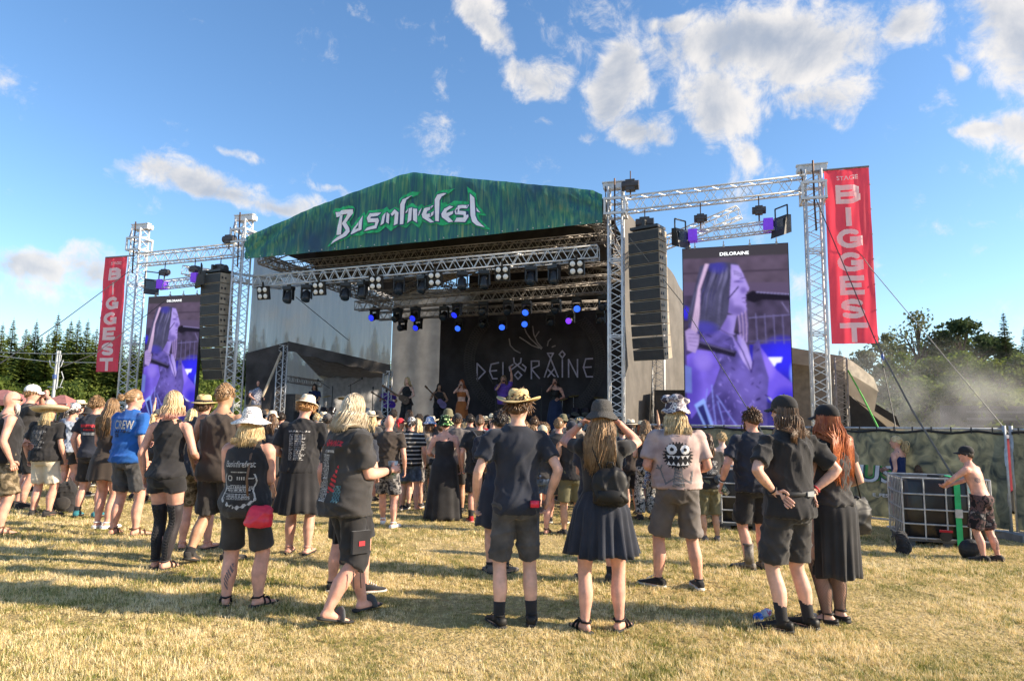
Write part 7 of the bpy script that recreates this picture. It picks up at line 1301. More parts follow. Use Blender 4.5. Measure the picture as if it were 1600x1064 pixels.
# ------------------------------------------------------------------ crowd before the stage: heads and shoulders fill the gap
def build_crowd():
    r = random.Random(21); shirts = [('black', BLK), ('faded black', BLK2), ('navy', BLK3), ('dark brown', BRNB), ('charcoal', CHAR), ('grey', GREYC), ('beige', BEIGE), ('blue', DENIM), ('white', WHT), ('red', REDC), ('olive', OLIVE), ('pale grey', LGREY)]
    hairs = [('short', 'brown', 'short brown hair'), ('short', 'dark', 'short dark hair'), ('short', 'light_brown', 'short light brown hair'), ('short', 'blond', 'short fair hair'), ('long', 'brown', 'long brown hair'), ('long', 'blond', 'long blond hair'), ('long', 'dark', 'long dark hair'), ('long', 'red', 'long red hair'), ('pony', 'brown', 'brown ponytail'), ('pony', 'blond', 'blond ponytail'), (None, None, 'shaved head'), ('short', 'grey', 'short grey hair')]
    hats = [None, None, None, None, None, ('cap', [BLK], 'black cap'), ('cap', [CHAR], 'grey cap'), ('cap', [WHT], 'white cap'), ('straw', [STRAWP, RIB], 'pale straw hat'), ('bucket', [OLIVE, OLIVE], 'olive bucket hat'), ('bucket', [BLK, BLK], 'black bucket hat'), ('bandana', [REDC], 'red bandana'), ('panama', [FELTW, RIB], 'cream panama'), ('bucket', [FELTW, FELTW], 'cream sun hat')]
    HP = {'short': {'style': 'short', 'len': .04, 'n': 90}, 'long': {'style': 'long', 'len': .32, 'n': 80, 'w': .017, 'wave': .015}, 'pony': {'style': 'pony', 'len': .25, 'pz': .11}}
    # known faces of the crowd: (px, head-top py, distance, hair, hat, shirt)
    fixed = [(625, 655, 12.6, 10, 11, 3), (652, 655, 13, 5, 0, 1), (700, 642, 13.2, 0, 9, 4), (715, 648, 12.4, 0, 5, 5), (835, 652, 13, 0, 0, 1), (893, 656, 14, 0, 5, 0), (580, 645, 14, 5, 12, 4), (505, 655, 13, 5, 8, 1), (512, 648, 12, 1, 6, 6), (425, 648, 13, 4, 0, 2), (405, 650, 14, 10, 0, 5), (440, 645, 15, 1, 0, 0), (655, 648, 15, 1, 0, 0),
             (690, 660, 12, 0, 0, 6), (735, 648, 14.5, 1, 0, 1), (668, 650, 15.5, 6, 0, 0), (118, 632, 13.5, 1, 7, 7), (102, 640, 14, 6, 0, 3), (125, 628, 15, 1, 8, 2), (300, 640, 12.5, 5, 0, 6), (210, 632, 13, 5, 0, 1), (775, 655, 14.5, 0, 0, 3), (820, 660, 12, 2, 0, 1), (905, 655, 15, 3, 0, 6), (880, 650, 15.5, 0, 9, 4), (985, 665, 13, 1, 0, 0), (1025, 668, 14, 4, 0, 1), (1080, 690, 12.5, 5, 0, 3), (750, 652, 16, 2, 0, 4), (860, 660, 12.8, 2, 0, 0), (615, 640, 16.5, 1, 0, 0), (640, 640, 17, 4, 0, 1), (545, 648, 14.5, 2, 0, 7)]
    L = [(x, y, d, h, t, s) for x, y, d, h, t, s in fixed]
    for i in range(44):
        px = r.uniform(-5, 1060); d = r.uniform(12.8, 17.0); p = at(px, 655, d); hz = r.uniform(1.62, 1.86); L.append((px, None, d, r.randrange(12), r.randrange(14), r.randrange(12)))
    seen = set(); pts = []
    for i, (px, py, d, hi, ti, si) in enumerate(L):
        p = at(px, py if py else 650, d); g = gz(p[0], p[1]); h = p[2] - g if py else r.uniform(1.62, 1.86); h = min(1.95, max(1.5, h))
        if any((p[0] - q[0]) ** 2 + (p[1] - q[1]) ** 2 < .16 for q in pts): p = p + np.array([r.uniform(-.3, .3), r.uniform(.4, .8), 0]); g = gz(p[0], p[1])
        pts.append(p); k = 0
        while (hi if not hats[ti] else -1, hats[ti][2] if hats[ti] else None, si) in seen and k < 40: si = (si + 1) % 12; k += 1; hi = (hi + (k % 12 == 0)) % 12
        seen.add((hi if not hats[ti] else -1, hats[ti][2] if hats[ti] else None, si)); hs = hairs[hi]; sex = 'f' if hs[0] in ('long', 'pony') else 'm'; hat = hats[ti]
        lab = 'person with %s%s in %s %s in the crowd before the stage' % (hs[2], ' under a ' + hat[2] if hat else '', shirts[si][0], 'tee'); lab = lab if not hat else 'person in %s and %s tee in the crowd before the stage' % (hat[2], shirts[si][0])
        q = dict(pos=(p[0], p[1], g), h=h, yaw=r.uniform(-.25, .45), sex=sex, bulk=r.choice((.95, 1.08)), label=lab, group='crowd before the stage', arms=r.choice((('down', 'down'), ('front', 'front'), ('front', 'down'))) if i % 17 or i < 33 else ('up', 'down'), top_=(TEE if sex == 'm' else TEEF, shirts[si][1]), bot=(SHO, r.choice((BLK, CHAR, DENIM, CAMOG, OLIVE, BLK2))), shoe=('sneaker', r.choice((SHS, SHK, SHB))), skin=r.choice(('pink', 'fair', 'tan')), near=False, vox=.024, seed=i % 3, feet=((-.12, 0, .2), (.12, 0, -.2)))
        if hs[0]: q['hair'] = HP[hs[0]]; q['hcol'] = hs[1]
        if hat: q['hat'] = hat[:2]
        person(q)
build_crowd()

# ------------------------------------------------------------------ band on stage
def band():
    dz = 1.16; RUST = cloth('rust_suede', (.36, .11, .03)); PUR = cloth('violet_cloth', (.13, .06, .36)); BLUD = cloth('blue_black_dress', (.02, .03, .07)); MIC = BLACK
    def on(px, top, Y, **k):
        p = at(px, top, Y); v = float((p - SO) @ SV); k.setdefault('near', False); k.setdefault('vox', .018); return person(dict(pos=(p[0], p[1], dz), h=min(1.9, max(1.55, p[2] - dz)), group='band on stage', **k))
    def mic(P, k='R'):
        W, fd, th, pn = hand(P, k); mb = MB(); a = W + fd * .07 - pn * .03; d = nrm(P['rig'].hd((0, .15, .06)) - a); mb.tube([a - d * .1, a + d * .07], .014, 8); mb.ell(a + d * .09, (.024, .024, .024), n=10, m=6); attach('microphone', mb, BLACK, P, 'microphone held by %s' % P['root']['label'], 'microphone')
    on(402, 594, 20.9, yaw=-2.4, label='musician in checked shirt and pale shorts at the far end of the stage', arms=('bent', 'drum'), top_=(TEE, PLAID), bot=(SHO, BEIGE), shoe=('sneaker', SHS), hair={'style': 'short', 'len': .03, 'n': 80}, hcol='dark', skin='pink', seed=1)
    on(492, 604, 23, yaw=2.9, label='drummer in purple behind the hand drums under the stage tent', arms=('drum', 'drum'), top_=(TEE, NAVY), bot=(dict(len=1.9, cuff=.09, name='trousers'), BLK), shoe=('sneaker', SHS), hair={'style': 'long', 'len': .2, 'n': 80}, hcol='dark', skin='tan', seed=2)
    P = on(606, 607, 22.8, yaw=-2.6, label='guitarist bent over a violet acoustic instrument beside the blond bassist', arms=('guitar_low', 'guitar_neck'), lean=.15, top_=(TEE, PUR), bot=(dict(len=1.9, cuff=.09, name='trousers'), BLK), shoe=('sneaker', SHS), hair={'style': 'long', 'len': .22, 'n': 80}, hcol='dark', skin='tan', seed=3)
    def guitar(P, m, label, tilt=.35):
        e = attach_e('guitar', P, label, 'guitar', 'guitars on stage'); mb = MB(); c = np.array([-.02, .2, 1.05]); ax = nrm((1, .1, tilt)); ay = nrm(np.cross((0, 1, 0), ax)) * -1; mb2 = []
        for t in np.linspace(0, 2 * PI, 24, endpoint=False): rr = .17 - .035 * math.cos(2 * t) * 0 + .03 * math.cos(t) * -1 - .03 * abs(math.sin(t)) ** 6; mb2.append((rr * 1.25 * math.cos(t), rr * .85 * math.sin(t) * (1 - .18 * math.exp(-((math.cos(t) - .1) / .3) ** 2))))
        mb.prism(mb2, .06, c, ax, ay, np.array([0, 1., 0])); obj('guitar_body', mb, m, e); mb = MB(); mb.box(c + ax * .48 + (0, .05, 0), (.6, .025, .045), np.array([ax, (0, 1, 0), ay])); mb.box(c + ax * .84 + (0, .05, 0), (.13, .02, .07), np.array([ax, (0, 1, 0), ay])); obj('neck', mb, LEATHB, e)
    guitar(P, mat('violet_guitar', (.12, .05, .5), .35), 'violet acoustic guitar held at the stage side', .5)
    P = on(637, 590, 22.2, yaw=2.7, sex='f', label='blond woman in black playing bass near the grey sheet', arms=('guitar_low', 'guitar_neck'), top_=(TANK, BLK), bot=(dict(len=1.95, cuff=.1, name='trousers'), BLK), shoe=('boot', SHB), hair={'style': 'long', 'len': .3, 'n': 90}, hcol='blond', skin='fair', seed=4); guitar(P, mat('dark_bass', (.05, .02, .015), .35), 'dark bass played by the blond woman in black', .55)
    P = on(686, 600, 23.2, yaw=-2.7, label='dark-haired musician in black behind the stage front at the backdrop edge', arms=('guitar_low', 'guitar_neck'), top_=(TANK, BLK2), bot=(dict(len=1.95, cuff=.1, name='trousers'), BLK), shoe=('boot', SHB), hair={'style': 'long', 'len': .35, 'n': 90}, hcol='dark', skin='tan', seed=5); guitar(P, mat('lilac_guitar', (.25, .2, .4), .35), 'lilac instrument held by the dark-haired musician', .9)
    P = on(722, 594, 22.0, yaw=2.75, sex='f', label='red-haired singer in rust two-piece stage dress', arms=('down', 'mic'), top_=(dict(off=.012, hem=1.18, tank=2, name='top'), RUST), skirt=(dict(top=1.04, hem=.25, flare=.07, pleats=8, amp=.09), RUST), hair={'style': 'long', 'len': .48, 'n': 120, 'wave': .02}, hcol='red', skin='fair', seed=6, near=True); mic(P)
    P = on(787, 583, 22.4, yaw=2.9, label='lead singer in violet with one arm raised high', arms=('up', 'mic'), top_=(TEE, PUR), bot=(dict(len=1.95, cuff=.1, name='trousers'), BRNB), shoe=('boot', SHB), hair={'style': 'long', 'len': .45, 'n': 110}, hcol='light_brown', skin='pink', seed=7, near=True); mic(P)
    P = on(868, 590, 21.3, yaw=2.7, sex='f', label='dark-haired singer in blue-black slit dress singing with a microphone', arms=('bent', 'mic'), top_=(dict(off=.012, hem=1.0, tank=2, name='bodice'), LEATH), skirt=(dict(top=1.06, hem=.1, flare=.13, pleats=9, amp=.1), BLUD), hair={'style': 'long', 'len': .4, 'n': 110}, hcol='dark', skin='pink', seed=8, near=True); mic(P)
    # drum kit
    def kit(px, Y, label, s_=1.0):
        p = at(px, 620, Y); e = empty('drum_kit', (p[0], p[1], dz), SA, s_); tag(e, label, 'drum kit'); sh = mat('drum_shell', (.04, .035, .05), .3); hd_ = mat('drum_head', (.55, .54, .52), .5); cy = mat('cymbal', (.5, .38, .16), .3, .8)
        for nm, c, r_, hh, ax in (('bass_drum', (0, 0, .32), .3, .22, (0, 1, .0)), ('tom', (-.2, -.08, .78), .16, .1, (0, .5, 1)), ('tom', (.2, -.08, .78), .16, .1, (0, .5, 1)), ('floor_tom', (.55, .15, .42), .2, .2, (0, .1, 1)), ('snare', (-.5, .2, .6), .18, .07, (0, .1, 1))):
            ax = nrm(ax); c = np.array(c); mb = MB(); mb.tube([c - ax * hh, c + ax * hh], r_, 24, mat=0); mb.tube([c - ax * (hh + .004), c - ax * hh], [r_ * .95, r_ * .95], 24, mat=1); obj(nm, mb, [sh, hd_], e)
        for c in ((-.7, -.1, 1.25), (.7, -.1, 1.3), (-.35, .3, 1.4), (.95, .2, 1.15)):
            mb = MB(); n_ = nrm((c[0] * .25, -.25, 1)); mb.tube([np.array(c) - n_ * .012, np.array(c), np.array(c) + n_ * .02], [.22, .2, .03], 24); q = obj('cymbal', mb, cy, e, True); mb = MB(); mb.bar(c, (c[0], c[1], 0), .014, 6); obj('stand', mb, ALU, q)
    kit(908, 25.2, 'dark drum kit with cymbals behind the singer in blue-black dress'); kit(515, 24.2, 'small percussion set under the stage tent', .85)
    def micstand(px, py, Y, label, boom=0):
        p = at(px, py, Y); h = max(1.0, p[2] - dz); e = empty('microphone_stand', (p[0], p[1], dz), random.uniform(-.5, .5)); tag(e, label, 'stand', 'microphone stands'); mb = MB(); mb.bar((0, 0, .1), (0, 0, h), .016, 6)
        if boom: mb.bar((-.1, 0, h - .08), (boom, 0, h + .18), .011, 6)
        for a in (0, 2.1, 4.2): mb.bar((0, 0, .25), (.32 * math.cos(a), .32 * math.sin(a), 0.01), .011, 5)
        obj('pole', mb, BLACK, e); mb = MB(); mb.ell((boom, 0, h + (.19 if boom else 0)), (.03, .03, .045), n=10, m=6); obj('microphone', mb, BLACK, e)
    for a in ((520, 603, 23, 'boom stand over the percussion set', -.5), (548, 600, 23, 'second boom stand by the percussion set', .45), (583, 606, 22, 'stand with a flat tray top near the grey sheet', .0), (846, 606, 21, 'straight stand left of the singer in blue-black dress', 0), (775, 596, 22.2, 'boom stand before the lead singer', -.25)): micstand(*a)
    R = np.array([SU, SV, ZZ]); bx = mat('amp_black', (.03, .03, .033), .6, bump=.2)
    def amp(u, v, z, d, label): 
        e = empty('amplifier_cabinet', S(u, v, z)); tag(e, label, 'amplifier', 'cabinets on stage'); mb = MB(); mb.box(ZZ * d[2] / 2, d, R); obj('box', mb, bx, e); mb = MB(); mb.box(ZZ * d[2] / 2 - SV * (d[1] / 2 + .006), (d[0] * .88, .012, d[2] * .88), R); obj('grille', mb, mat('amp_grille', (.055, .053, .055), .7, bump=.4, bscale=80), e)
    amp(.95, 1.6, dz, (.75, .6, 1.15), 'black side-fill loudspeaker box by the checked-shirt musician'); amp(10.9, 6.4, dz, (.85, .6, 1.35), 'tall amplifier cabinet right of the drum kit'); amp(13.0, 2.6, .0, (.9, .7, 2.5), 'stack of flight cases under the near loudspeaker column'); amp(13.9, 2.2, .2, (.8, .6, 2.6), 'dark cabinet between the truss leg and the large screen'); amp(4.9, 6.4, dz, (1.3, .8, .5), 'low black riser under the guitarists')
    # tent on the far wing of the stage
    e = empty('wing_tent', S(-1, 4, 0)); o = S(-1, 4, 0); tag(e, 'low dark tent on the far wing of the stage with pale underside', 'tent'); tm = mat('tent_dark', (.05, .045, .045), .8, var=.3, vscale=2, bump=.3, bscale=4); tu = mat('tent_lining', (.26, .235, .21), .85, trans=.35)
    def sag(P, n, m_): return [[(np.array(P[0]) * (1 - a) + np.array(P[1]) * a) * (1 - b) + (np.array(P[3]) * (1 - a) + np.array(P[2]) * a) * b - ZZ * .18 * math.sin(PI * a) * math.sin(PI * b) + ZZ * .03 * math.sin(a * 30) * b for b in np.linspace(0, 1, m_ + 1)] for a in np.linspace(0, 1, n + 1)]
    def patch(nm, P, m, n=20, m_=8, th=0):
        G = sag([p - o for p in P], n, m_); mb = MB(); mb.add([q for r_ in G for q in r_], [(i * (m_ + 1) + j, (i + 1) * (m_ + 1) + j, (i + 1) * (m_ + 1) + j + 1, i * (m_ + 1) + j + 1) for i in range(n) for j in range(m_)]); obj(nm, mb, m, e, True)
    A = [at(450, 537, 21.4), at(610, 576, 22.6), at(600, 590, 27.0), at(500, 590, 25.0)]
    patch('roof', A, tu); patch('roof_edge', [at(450, 533, 21.35), at(610, 570, 22.55), at(611, 586, 22.55), at(450, 549, 21.35)], tm, 30, 4); patch('wall_drop', [at(384, 552, 20.5), at(450, 534, 21.4), at(440, 660, 21.5), at(384, 665, 20.7)], tm, 12, 6); patch('rear_wall', [at(505, 590, 25), at(600, 588, 27), at(600, 660, 27), at(505, 665, 25)], mat('tent_rear', (.45, .45, .47), .85, trans=.4))
    for px, y0, yy in ((442, 540, 21.3), (606, 580, 22.6)): a = at(px, y0, yy); truss('x', np.array([a[0], a[1], .3]) - o, a - o, .22, .22, None, None, r=.02, rd=.01, up=SV, parent=e)
    truss('x', at(450, 592, 22.5) - o, at(500, 600, 24) - o, .2, .2, None, None, m=ALU_D, r=.018, rd=.009, parent=e)
    b = MB(); b.tube([at(410, 620, 20.6) * 0, at(440, 550, 21) - at(410, 620, 20.6)], .04, 8); tag(obj('tent_pole', b, mat('pale_wood', (.4, .33, .25), .7), loc=at(410, 620, 20.6)), 'slanting pale pole at the wing tent', 'pole')
    b = MB(); b.tube([at(460, 462, 21) * 0, at(545, 532, 21.2) - at(462, 464, 20.9)], .012, 5); tag(obj('stay_rope', b, CABLE, loc=at(462, 464, 20.9)), 'dark stay rope slanting down over the far mesh wall', 'rope')
band()

# ------------------------------------------------------------------ right-hand side tent, fence, containers, bags
def props():
    e = empty('side_tent', at(1318, 660, 18.5)); o = np.array(e.location); tag(e, 'beige side tent with rolled flap beside the near truss tower', 'tent'); bt = mat('beige_tent', (.36, .32, .275), .8, var=.12, vscale=2, bump=.25, bscale=5, trans=.15); dk = mat('tent_inside_shade', (.03, .028, .026), .9); wt = mat('tent_flap', (.66, .60, .52), .75, trans=.25, bump=.2, bscale=6)
    def quad(nm, P, m, n=12, m_=8, sag=.0):
        G = [[(P[0] * (1 - a) + P[1] * a) * (1 - b) + (P[3] * (1 - a) + P[2] * a) * b - ZZ * sag * math.sin(PI * a) - o for b in np.linspace(0, 1, m_ + 1)] for a in np.linspace(0, 1, n + 1)]; mb = MB(); mb.add([q for r_ in G for q in r_], [(i * (m_ + 1) + j, (i + 1) * (m_ + 1) + j, (i + 1) * (m_ + 1) + j + 1, i * (m_ + 1) + j + 1) for i in range(n) for j in range(m_)]); obj(nm, mb, m, e, True)
    quad('roof_valance', [at(1225, 541, 19.6), at(1320, 557, 18.6), at(1320, 580, 18.6), at(1225, 566, 19.6)], bt); quad('roof_sheet', [at(1225, 541, 19.6), at(1320, 557, 18.6), at(1300, 560, 23), at(1225, 548, 24)], bt); quad('inner_wall', [at(1225, 560, 21.5), at(1330, 572, 21), at(1330, 690, 21), at(1225, 690, 21.5)], mat('tent_back', (.20, .17, .145), .85)); quad('flap', [at(1318, 556, 18.6), at(1365, 590, 17.6), at(1373, 612, 17.6), at(1318, 580, 18.6)], wt, sag=-.03); quad('side_cloth', [at(1320, 577, 18.62), at(1372, 611, 17.62), at(1366, 643, 17.9), at(1322, 614, 18.9)], bt); quad('side_skirt', [at(1322, 612, 18.9), at(1366, 642, 17.9), at(1420, 676, 17.2), at(1392, 672, 18.2)], bt, sag=.06); quad('opening_shade_sheet', [at(1318, 600, 19.6), at(1400, 650, 19), at(1415, 690, 19), at(1318, 690, 19.6)], dk)  # near-black sheet across the opening stands in for the shade inside the tent
    a = at(1312, 560, 18.65); truss('x', np.array([a[0], a[1], -.2]) - o, a - o, .3, .3, None, None, m=ALU_D, r=.024, rd=.012, up=SV, parent=e)
    mb = MB(); mb.tube([at(1324, 577, 18.5) - o, at(1348, 620, 17.4) - o, at(1376, 676, 16) - o], .02, 6); obj('green_strap', mb, mat('strap_green', (.10, .45, .06), .6), e)
    # fence panels with printed banner
    def fence(x0, y0, x1, y1, label, logo):
        a = ground_at(x0, y0); b_ = ground_at(x1, y1); d = nrm(np.array([b_[0] - a[0], b_[1] - a[1], 0])); n = np.array([d[1], -d[0], 0]); L_ = np.linalg.norm((b_ - a)[:2]); H = 1.72; e = empty('banner_fence', a); tag(e, label, 'fence', 'fence panels with printed cloth'); up = ZZ
        sl = (b_[2] - a[2]) / L_; dd = d + ZZ * sl
        for f, nm in ((0, 'post'), (1, 'post')): mb = MB(); mb.bar(dd * L_ * f, dd * L_ * f + ZZ * (H + .12), .03, 8); obj(nm, mb, STEEL, e, True)
        for z in (H + .06, .12): mb = MB(); mb.bar(ZZ * z, dd * L_ + ZZ * z, .022, 8); obj('rail', mb, STEEL, e, True)
        nx, nz_ = 70, 16; G = [dd * (L_ * i / nx) + ZZ * (.16 + (H - .14) * j / nz_) + n * (.03 + .02 * math.sin(i * .55 + j * .5) * math.sin(j * .35 + 1) + .012 * math.sin(i * 1.3 - j)) for i in range(nx + 1) for j in range(nz_ + 1)]; mb = MB(); mb.add(G, [(i * (nz_ + 1) + j, (i + 1) * (nz_ + 1) + j, (i + 1) * (nz_ + 1) + j + 1, i * (nz_ + 1) + j + 1) for i in range(nx) for j in range(nz_)])
        if 'fence_print' not in MATS:
            m = mat('fence_print', (.012, .022, .026), .6, col2=(.22, .225, .15), vscale=3.4, trans=.2); nz = [q for q in m.node_tree.nodes if q.type == 'TEX_NOISE'][0]; nz.inputs['Distortion'].default_value = 1.6; nz.inputs['Detail'].default_value = 6
        obj('printed_cloth', mb, MATS['fence_print'], e, True); mb = MB(); mb.tube([dd * (L_ * i / 30) + ZZ * (H - .0 + .02 * math.sin(i)) + n * .03 for i in range(31)], .022, 6); obj('hem', mb, BLK, e, True)
        mb = MB()
        for i in range(12): mb.tube([dd * (L_ * (i + .5) / 12) + n * .04 + ZZ * (H - .02), dd * (L_ * (i + .5) / 12) + n * .03 + ZZ * (H + .09)], .012, 5)
        obj('cable_ties', mb, BLACK, e)
        if logo:
            c = dd * logo + n * .085
            for k, (s_, bold, m, off) in enumerate((('US', .10, mat('fence_green', (.06, .28, .06), .6), 0), ('US', .045, mat('fence_navy', (.02, .05, .05), .6), .006), ('US', .01, WHT, .012))): mb = MB(); text_mesh(mb, s_, c + n * off + ZZ * .78 - d * .0, d, nrm(ZZ + d * .12), .32, .62, bold=bold); obj('letters', mb, m, e)
            mb = MB(); text_mesh(mb, 'E_FEST', c + n * .012 + ZZ * .52 + d * .1, d, ZZ, .07, .34, bold=.02); obj('letters', mb, WHT, e)
        return e
    fence(1240, 806, 1581, 843, 'fence panel with green printed cloth behind the black container', 1.62); fence(1592, 843, 1900, 868, 'fence panel with green printed cloth at the picture edge', 0); fence(930, 778, 1236, 806, 'fence panel with printed cloth hidden behind the people below the large screen', 0)
    p = ground_at(1586, 844); mb = MB(); mb.box((0, 0, .06), (.22, .62, .12)); tag(obj('concrete_block', mb, mat('concrete_foot', (.25, .24, .23), .9), loc=p), 'concrete foot under the paired fence posts', 'fence foot')
    # caged liquid containers
    def ibc(px, py, yaw, label, h=1.0):
        p = ground_at(px, py); e = empty('liquid_container', p, yaw); tag(e, label, 'container', 'black caged liquid containers'); w, d_ = 1.12, .95
        mb = MB(); th = np.linspace(0, 2 * PI, 40, endpoint=False); rows = []
        for z, k in ((.13, .93), (.16, .985), (.5, 1), (h - .06, 1), (h - .01, .95)): rows.append(np.stack([(w / 2 - .03) * k * np.sign(np.cos(th)) * np.abs(np.cos(th)) ** .25 * (1 + .006 * np.cos(24 * th)), (d_ / 2 - .03) * k * np.sign(np.sin(th)) * np.abs(np.sin(th)) ** .25, np.full(40, z)], 1))
        mb.loft(rows); obj('tank', mb, mat('tank_black', (.02, .019, .02), .28, bump=.15, bscale=9, bdist=.02), e, True)
        for i in range(9):
            for s_ in (-1, 1):
                if i % 2 == 0: mb = MB(); mb.bar((-w / 2 + w * i / 8, s_ * d_ / 2, .12), (-w / 2 + w * i / 8, s_ * d_ / 2, h), .011, 6); obj('cage_bar', mb, STEEL, e)
                mb = MB(); mb.bar((s_ * w / 2, -d_ / 2 + d_ * (i + .5) / 9, .12), (s_ * w / 2, -d_ / 2 + d_ * (i + .5) / 9, h), .0075, 6); obj('cage_bar', mb, STEEL, e)
        for z in (.14, .34, .55, .77, h): mb = MB(); mb.tube([(x, y, z) for x, y in ((-w / 2, -d_ / 2), (w / 2, -d_ / 2), (w / 2, d_ / 2), (-w / 2, d_ / 2), (-w / 2, -d_ / 2))], .013, 6, cap=False); obj('cage_hoop', mb, STEEL, e)
        mb = MB(); mb.box((0, 0, .11), (w, d_, .03))
        for x in (-.48, 0, .48):
            for y in (-.38, 0, .38): mb.box((x, y, .045), (.13, .13, .1))
        for y in (-.42, 0, .42): mb.box((0, y, .01), (w, .1, .02))
        obj('pallet', mb, mat('pallet_grey', (.09, .09, .095), .7), e); mb = MB(); mb.tube([(-.05, -d_ / 2 - .0, .2), (-.05, -d_ / 2 - .1, .2)], .075, 16); obj('valve', mb, BLACK, e); mb = MB(); mb.box((-.05, -d_ / 2 - .1, .27), (.16, .03, .03)); obj('valve_handle', mb, REDC, e); mb = MB(); mb.tube([(0, 0, h - .02), (0, 0, h + .03)], .11, 20); obj('filler_cap', mb, BLACK, e); return e
    e = ibc(1468, 850, -.32, 'black caged liquid container with green ratchet strap and round sticker')
    mb = MB(); mb.box((.14, -.495, .55), (.075, .012, .98)); mb.box((.14, -.25, 1.02), (.075, .5, .012)); obj('ratchet_strap', mb, mat('strap_bright_green', (.02, .42, .14), .6), e); mb = MB(); mb.box((.14, -.51, .52), (.09, .03, .12)); obj('ratchet', mb, STEEL, e); mb = MB(); mb.tube([(.33, -.478, .86), (.33, -.484, .86)], .06, 20); obj('sticker', mb, mat('sticker_mint', (.35, .6, .55), .6), e); mb = MB(); mb.tube([(.33, -.4845, .86), (.33, -.4865, .86)], .03, 16); obj('sticker_print', mb, mat('sticker_teal', (.05, .22, .2), .6), e)
    ibc(1172, 824, -.1, 'black caged liquid container behind the man in boots')
    mb = MB(); mb.ell((0, 0, 0), (.15, .12, .14), n=18, m=12); me = mb.mesh('bag'); tag(obj('black_sack', me, mat('sack_black', (.015, .015, .016), .6, bump=.5, bscale=14, bdist=.03), None, True, loc=ground_at(1518, 872) + ZZ * .11), 'round black sack at the corner of the strapped container', 'sack')
    def groundpack(px, py, s_, yaw, label, lie=0):
        p = ground_at(px, py); e = empty('rucksack', p, yaw, s_); tag(e, label, 'rucksack', 'rucksacks on the grass'); mb = MB(); th = np.linspace(0, 2 * PI, 24, endpoint=False); rows = []
        for f, k, y in ((0, .8, 0), (.03, 1, 0), (.2, 1.05, 0), (.36, .95, .02), (.46, .7, .05), (.5, .35, .06)): rows.append(np.stack([.17 * k * np.sign(np.cos(th)) * np.abs(np.cos(th)) ** .6, y + .12 * k * np.sin(th), np.full(24, f)], 1))
        mb.loft(rows); me = remesh(mb, .014, 2); wrinkle(me, .014, 3); obj('bag_body', me, BLK, e); mb = MB(); mb.ell((0, -.12, .16), (.12, .05, .11), n=14, m=8); obj('front_pocket', mb, BLK2, e, True)
        for sg in (-1, 1): mb = MB(); mb.tube([(sg * .08, .1, .46), (sg * .1, .2, .38), (sg * .1, .2, .15), (sg * .1, .1, .04)], .018, 6, flat=.4); obj('shoulder_strap', mb, BLK2, e, True)
        mb = MB(); mb.tube([(-.05, .06, .49), (-.03, .06, .56), (.03, .06, .56), (.05, .06, .49)], .01, 6); obj('grab_handle', mb, BLK2, e, True)
        if lie: e.rotation_euler = (0, lie, yaw)
    groundpack(100, 800, .95, .3, 'black rucksack standing on the grass beside the teal trainers'); groundpack(1412, 866, .6, .9, 'small black rucksack slumped at the foot of the strapped container')
    # crushed water bottle
    p = ground_at(1192, 968); e = empty('water_bottle', p + ZZ * .04, .5, .8); tag(e, 'crushed clear bottle with blue cap end lying on the grass', 'bottle'); e.rotation_euler = (0, -.15, .6); gl = mat('bottle_clear', (.55, .65, .8), .12, trans=.4); mb = MB(); mb.tube([(-.11, 0, 0), (-.1, .004, 0), (-.05, 0, .003), (-.02, .006, -.006), (.02, 0, .003), (.06, 0, 0)], [.03, .042, .039, .03, .041, .042], 16); obj('bottle_body', mb, gl, e, True); mb = MB(); mb.tube([(.03, 0, 0), (.09, 0, 0)], [.0425, .0425], 16); obj('label_band', mb, camo('bottle_label', [(.5, .55, .75), (.35, .1, .25), (.1, .15, .5)], 40), e, True); mb = MB(); mb.tube([(-.12, 0, 0), (-.1, 0, 0), (-.07, 0, 0), (-.05, 0, 0)], [.034, .045, .044, .042], 16); obj('bottle_base', mb, mat('bottle_blue', (.02, .16, .75), .15, trans=.3), e, True); mb = MB(); mb.tube([(.09, 0, 0), (.12, 0, 0), (.14, 0, 0)], [.042, .015, .015], 14); obj('bottle_neck', mb, gl, e, True)
    # far things: hoarding, red vehicle roof, little stall roofs, power pole
    a = at(1475, 690, 39); b_ = at(1680, 690, 37); e = empty('dark_hoarding', np.array([a[0], a[1], -.4])); tag(e, 'dark hoarding with faint grey lettering beyond the fence', 'hoarding'); d = nrm(np.array([b_[0] - a[0], b_[1] - a[1], 0])); n = np.array([d[1], -d[0], 0]); mb = MB(); mb.box(d * 4.2 + ZZ * 1.55, (8.6, .06, 3.4), np.array([d, n, ZZ])); obj('panel', mb, mat('hoarding_dark', (.035, .035, .042), .8, var=.3, vscale=1.3), e); mb = MB(); text_mesh(mb, 'RUI', d * 4.6 + n * .045 + ZZ * .75, d, ZZ, .95, 5.0, bold=.03); obj('letters', mb, mat('hoarding_grey', (.10, .10, .11), .8), e); mb = MB()
    for z in (2.1, 2.5, 2.9): mb.box(d * 4.6 + n * .045 + ZZ * z, (6.8, .02, .14), np.array([d, n, ZZ]))
    obj('stripe', mb, mat('hoarding_grey', (.10, .10, .11)), e)
    a = at(1535, 700, 15.5); e = empty('red_vehicle', np.array([a[0], a[1], gz(a[0], a[1])])); tag(e, 'red vehicle with white roof edge parked beyond the fence, only the roof showing', 'van'); h_ = at(1535, 680, 15.5)[2] - gz(a[0], a[1]); mb = MB(); mb.box((2.2, .8, h_ / 2 + .1), (4.4, 1.6, h_ - .35)); obj('body', mb, mat('van_red', (.38, .03, .05), .35), e); mb = MB(); mb.box((2.2, .8, h_ - .03), (4.44, 1.64, .06)); obj('roof', mb, mat('van_white', (.6, .55, .56), .4), e)
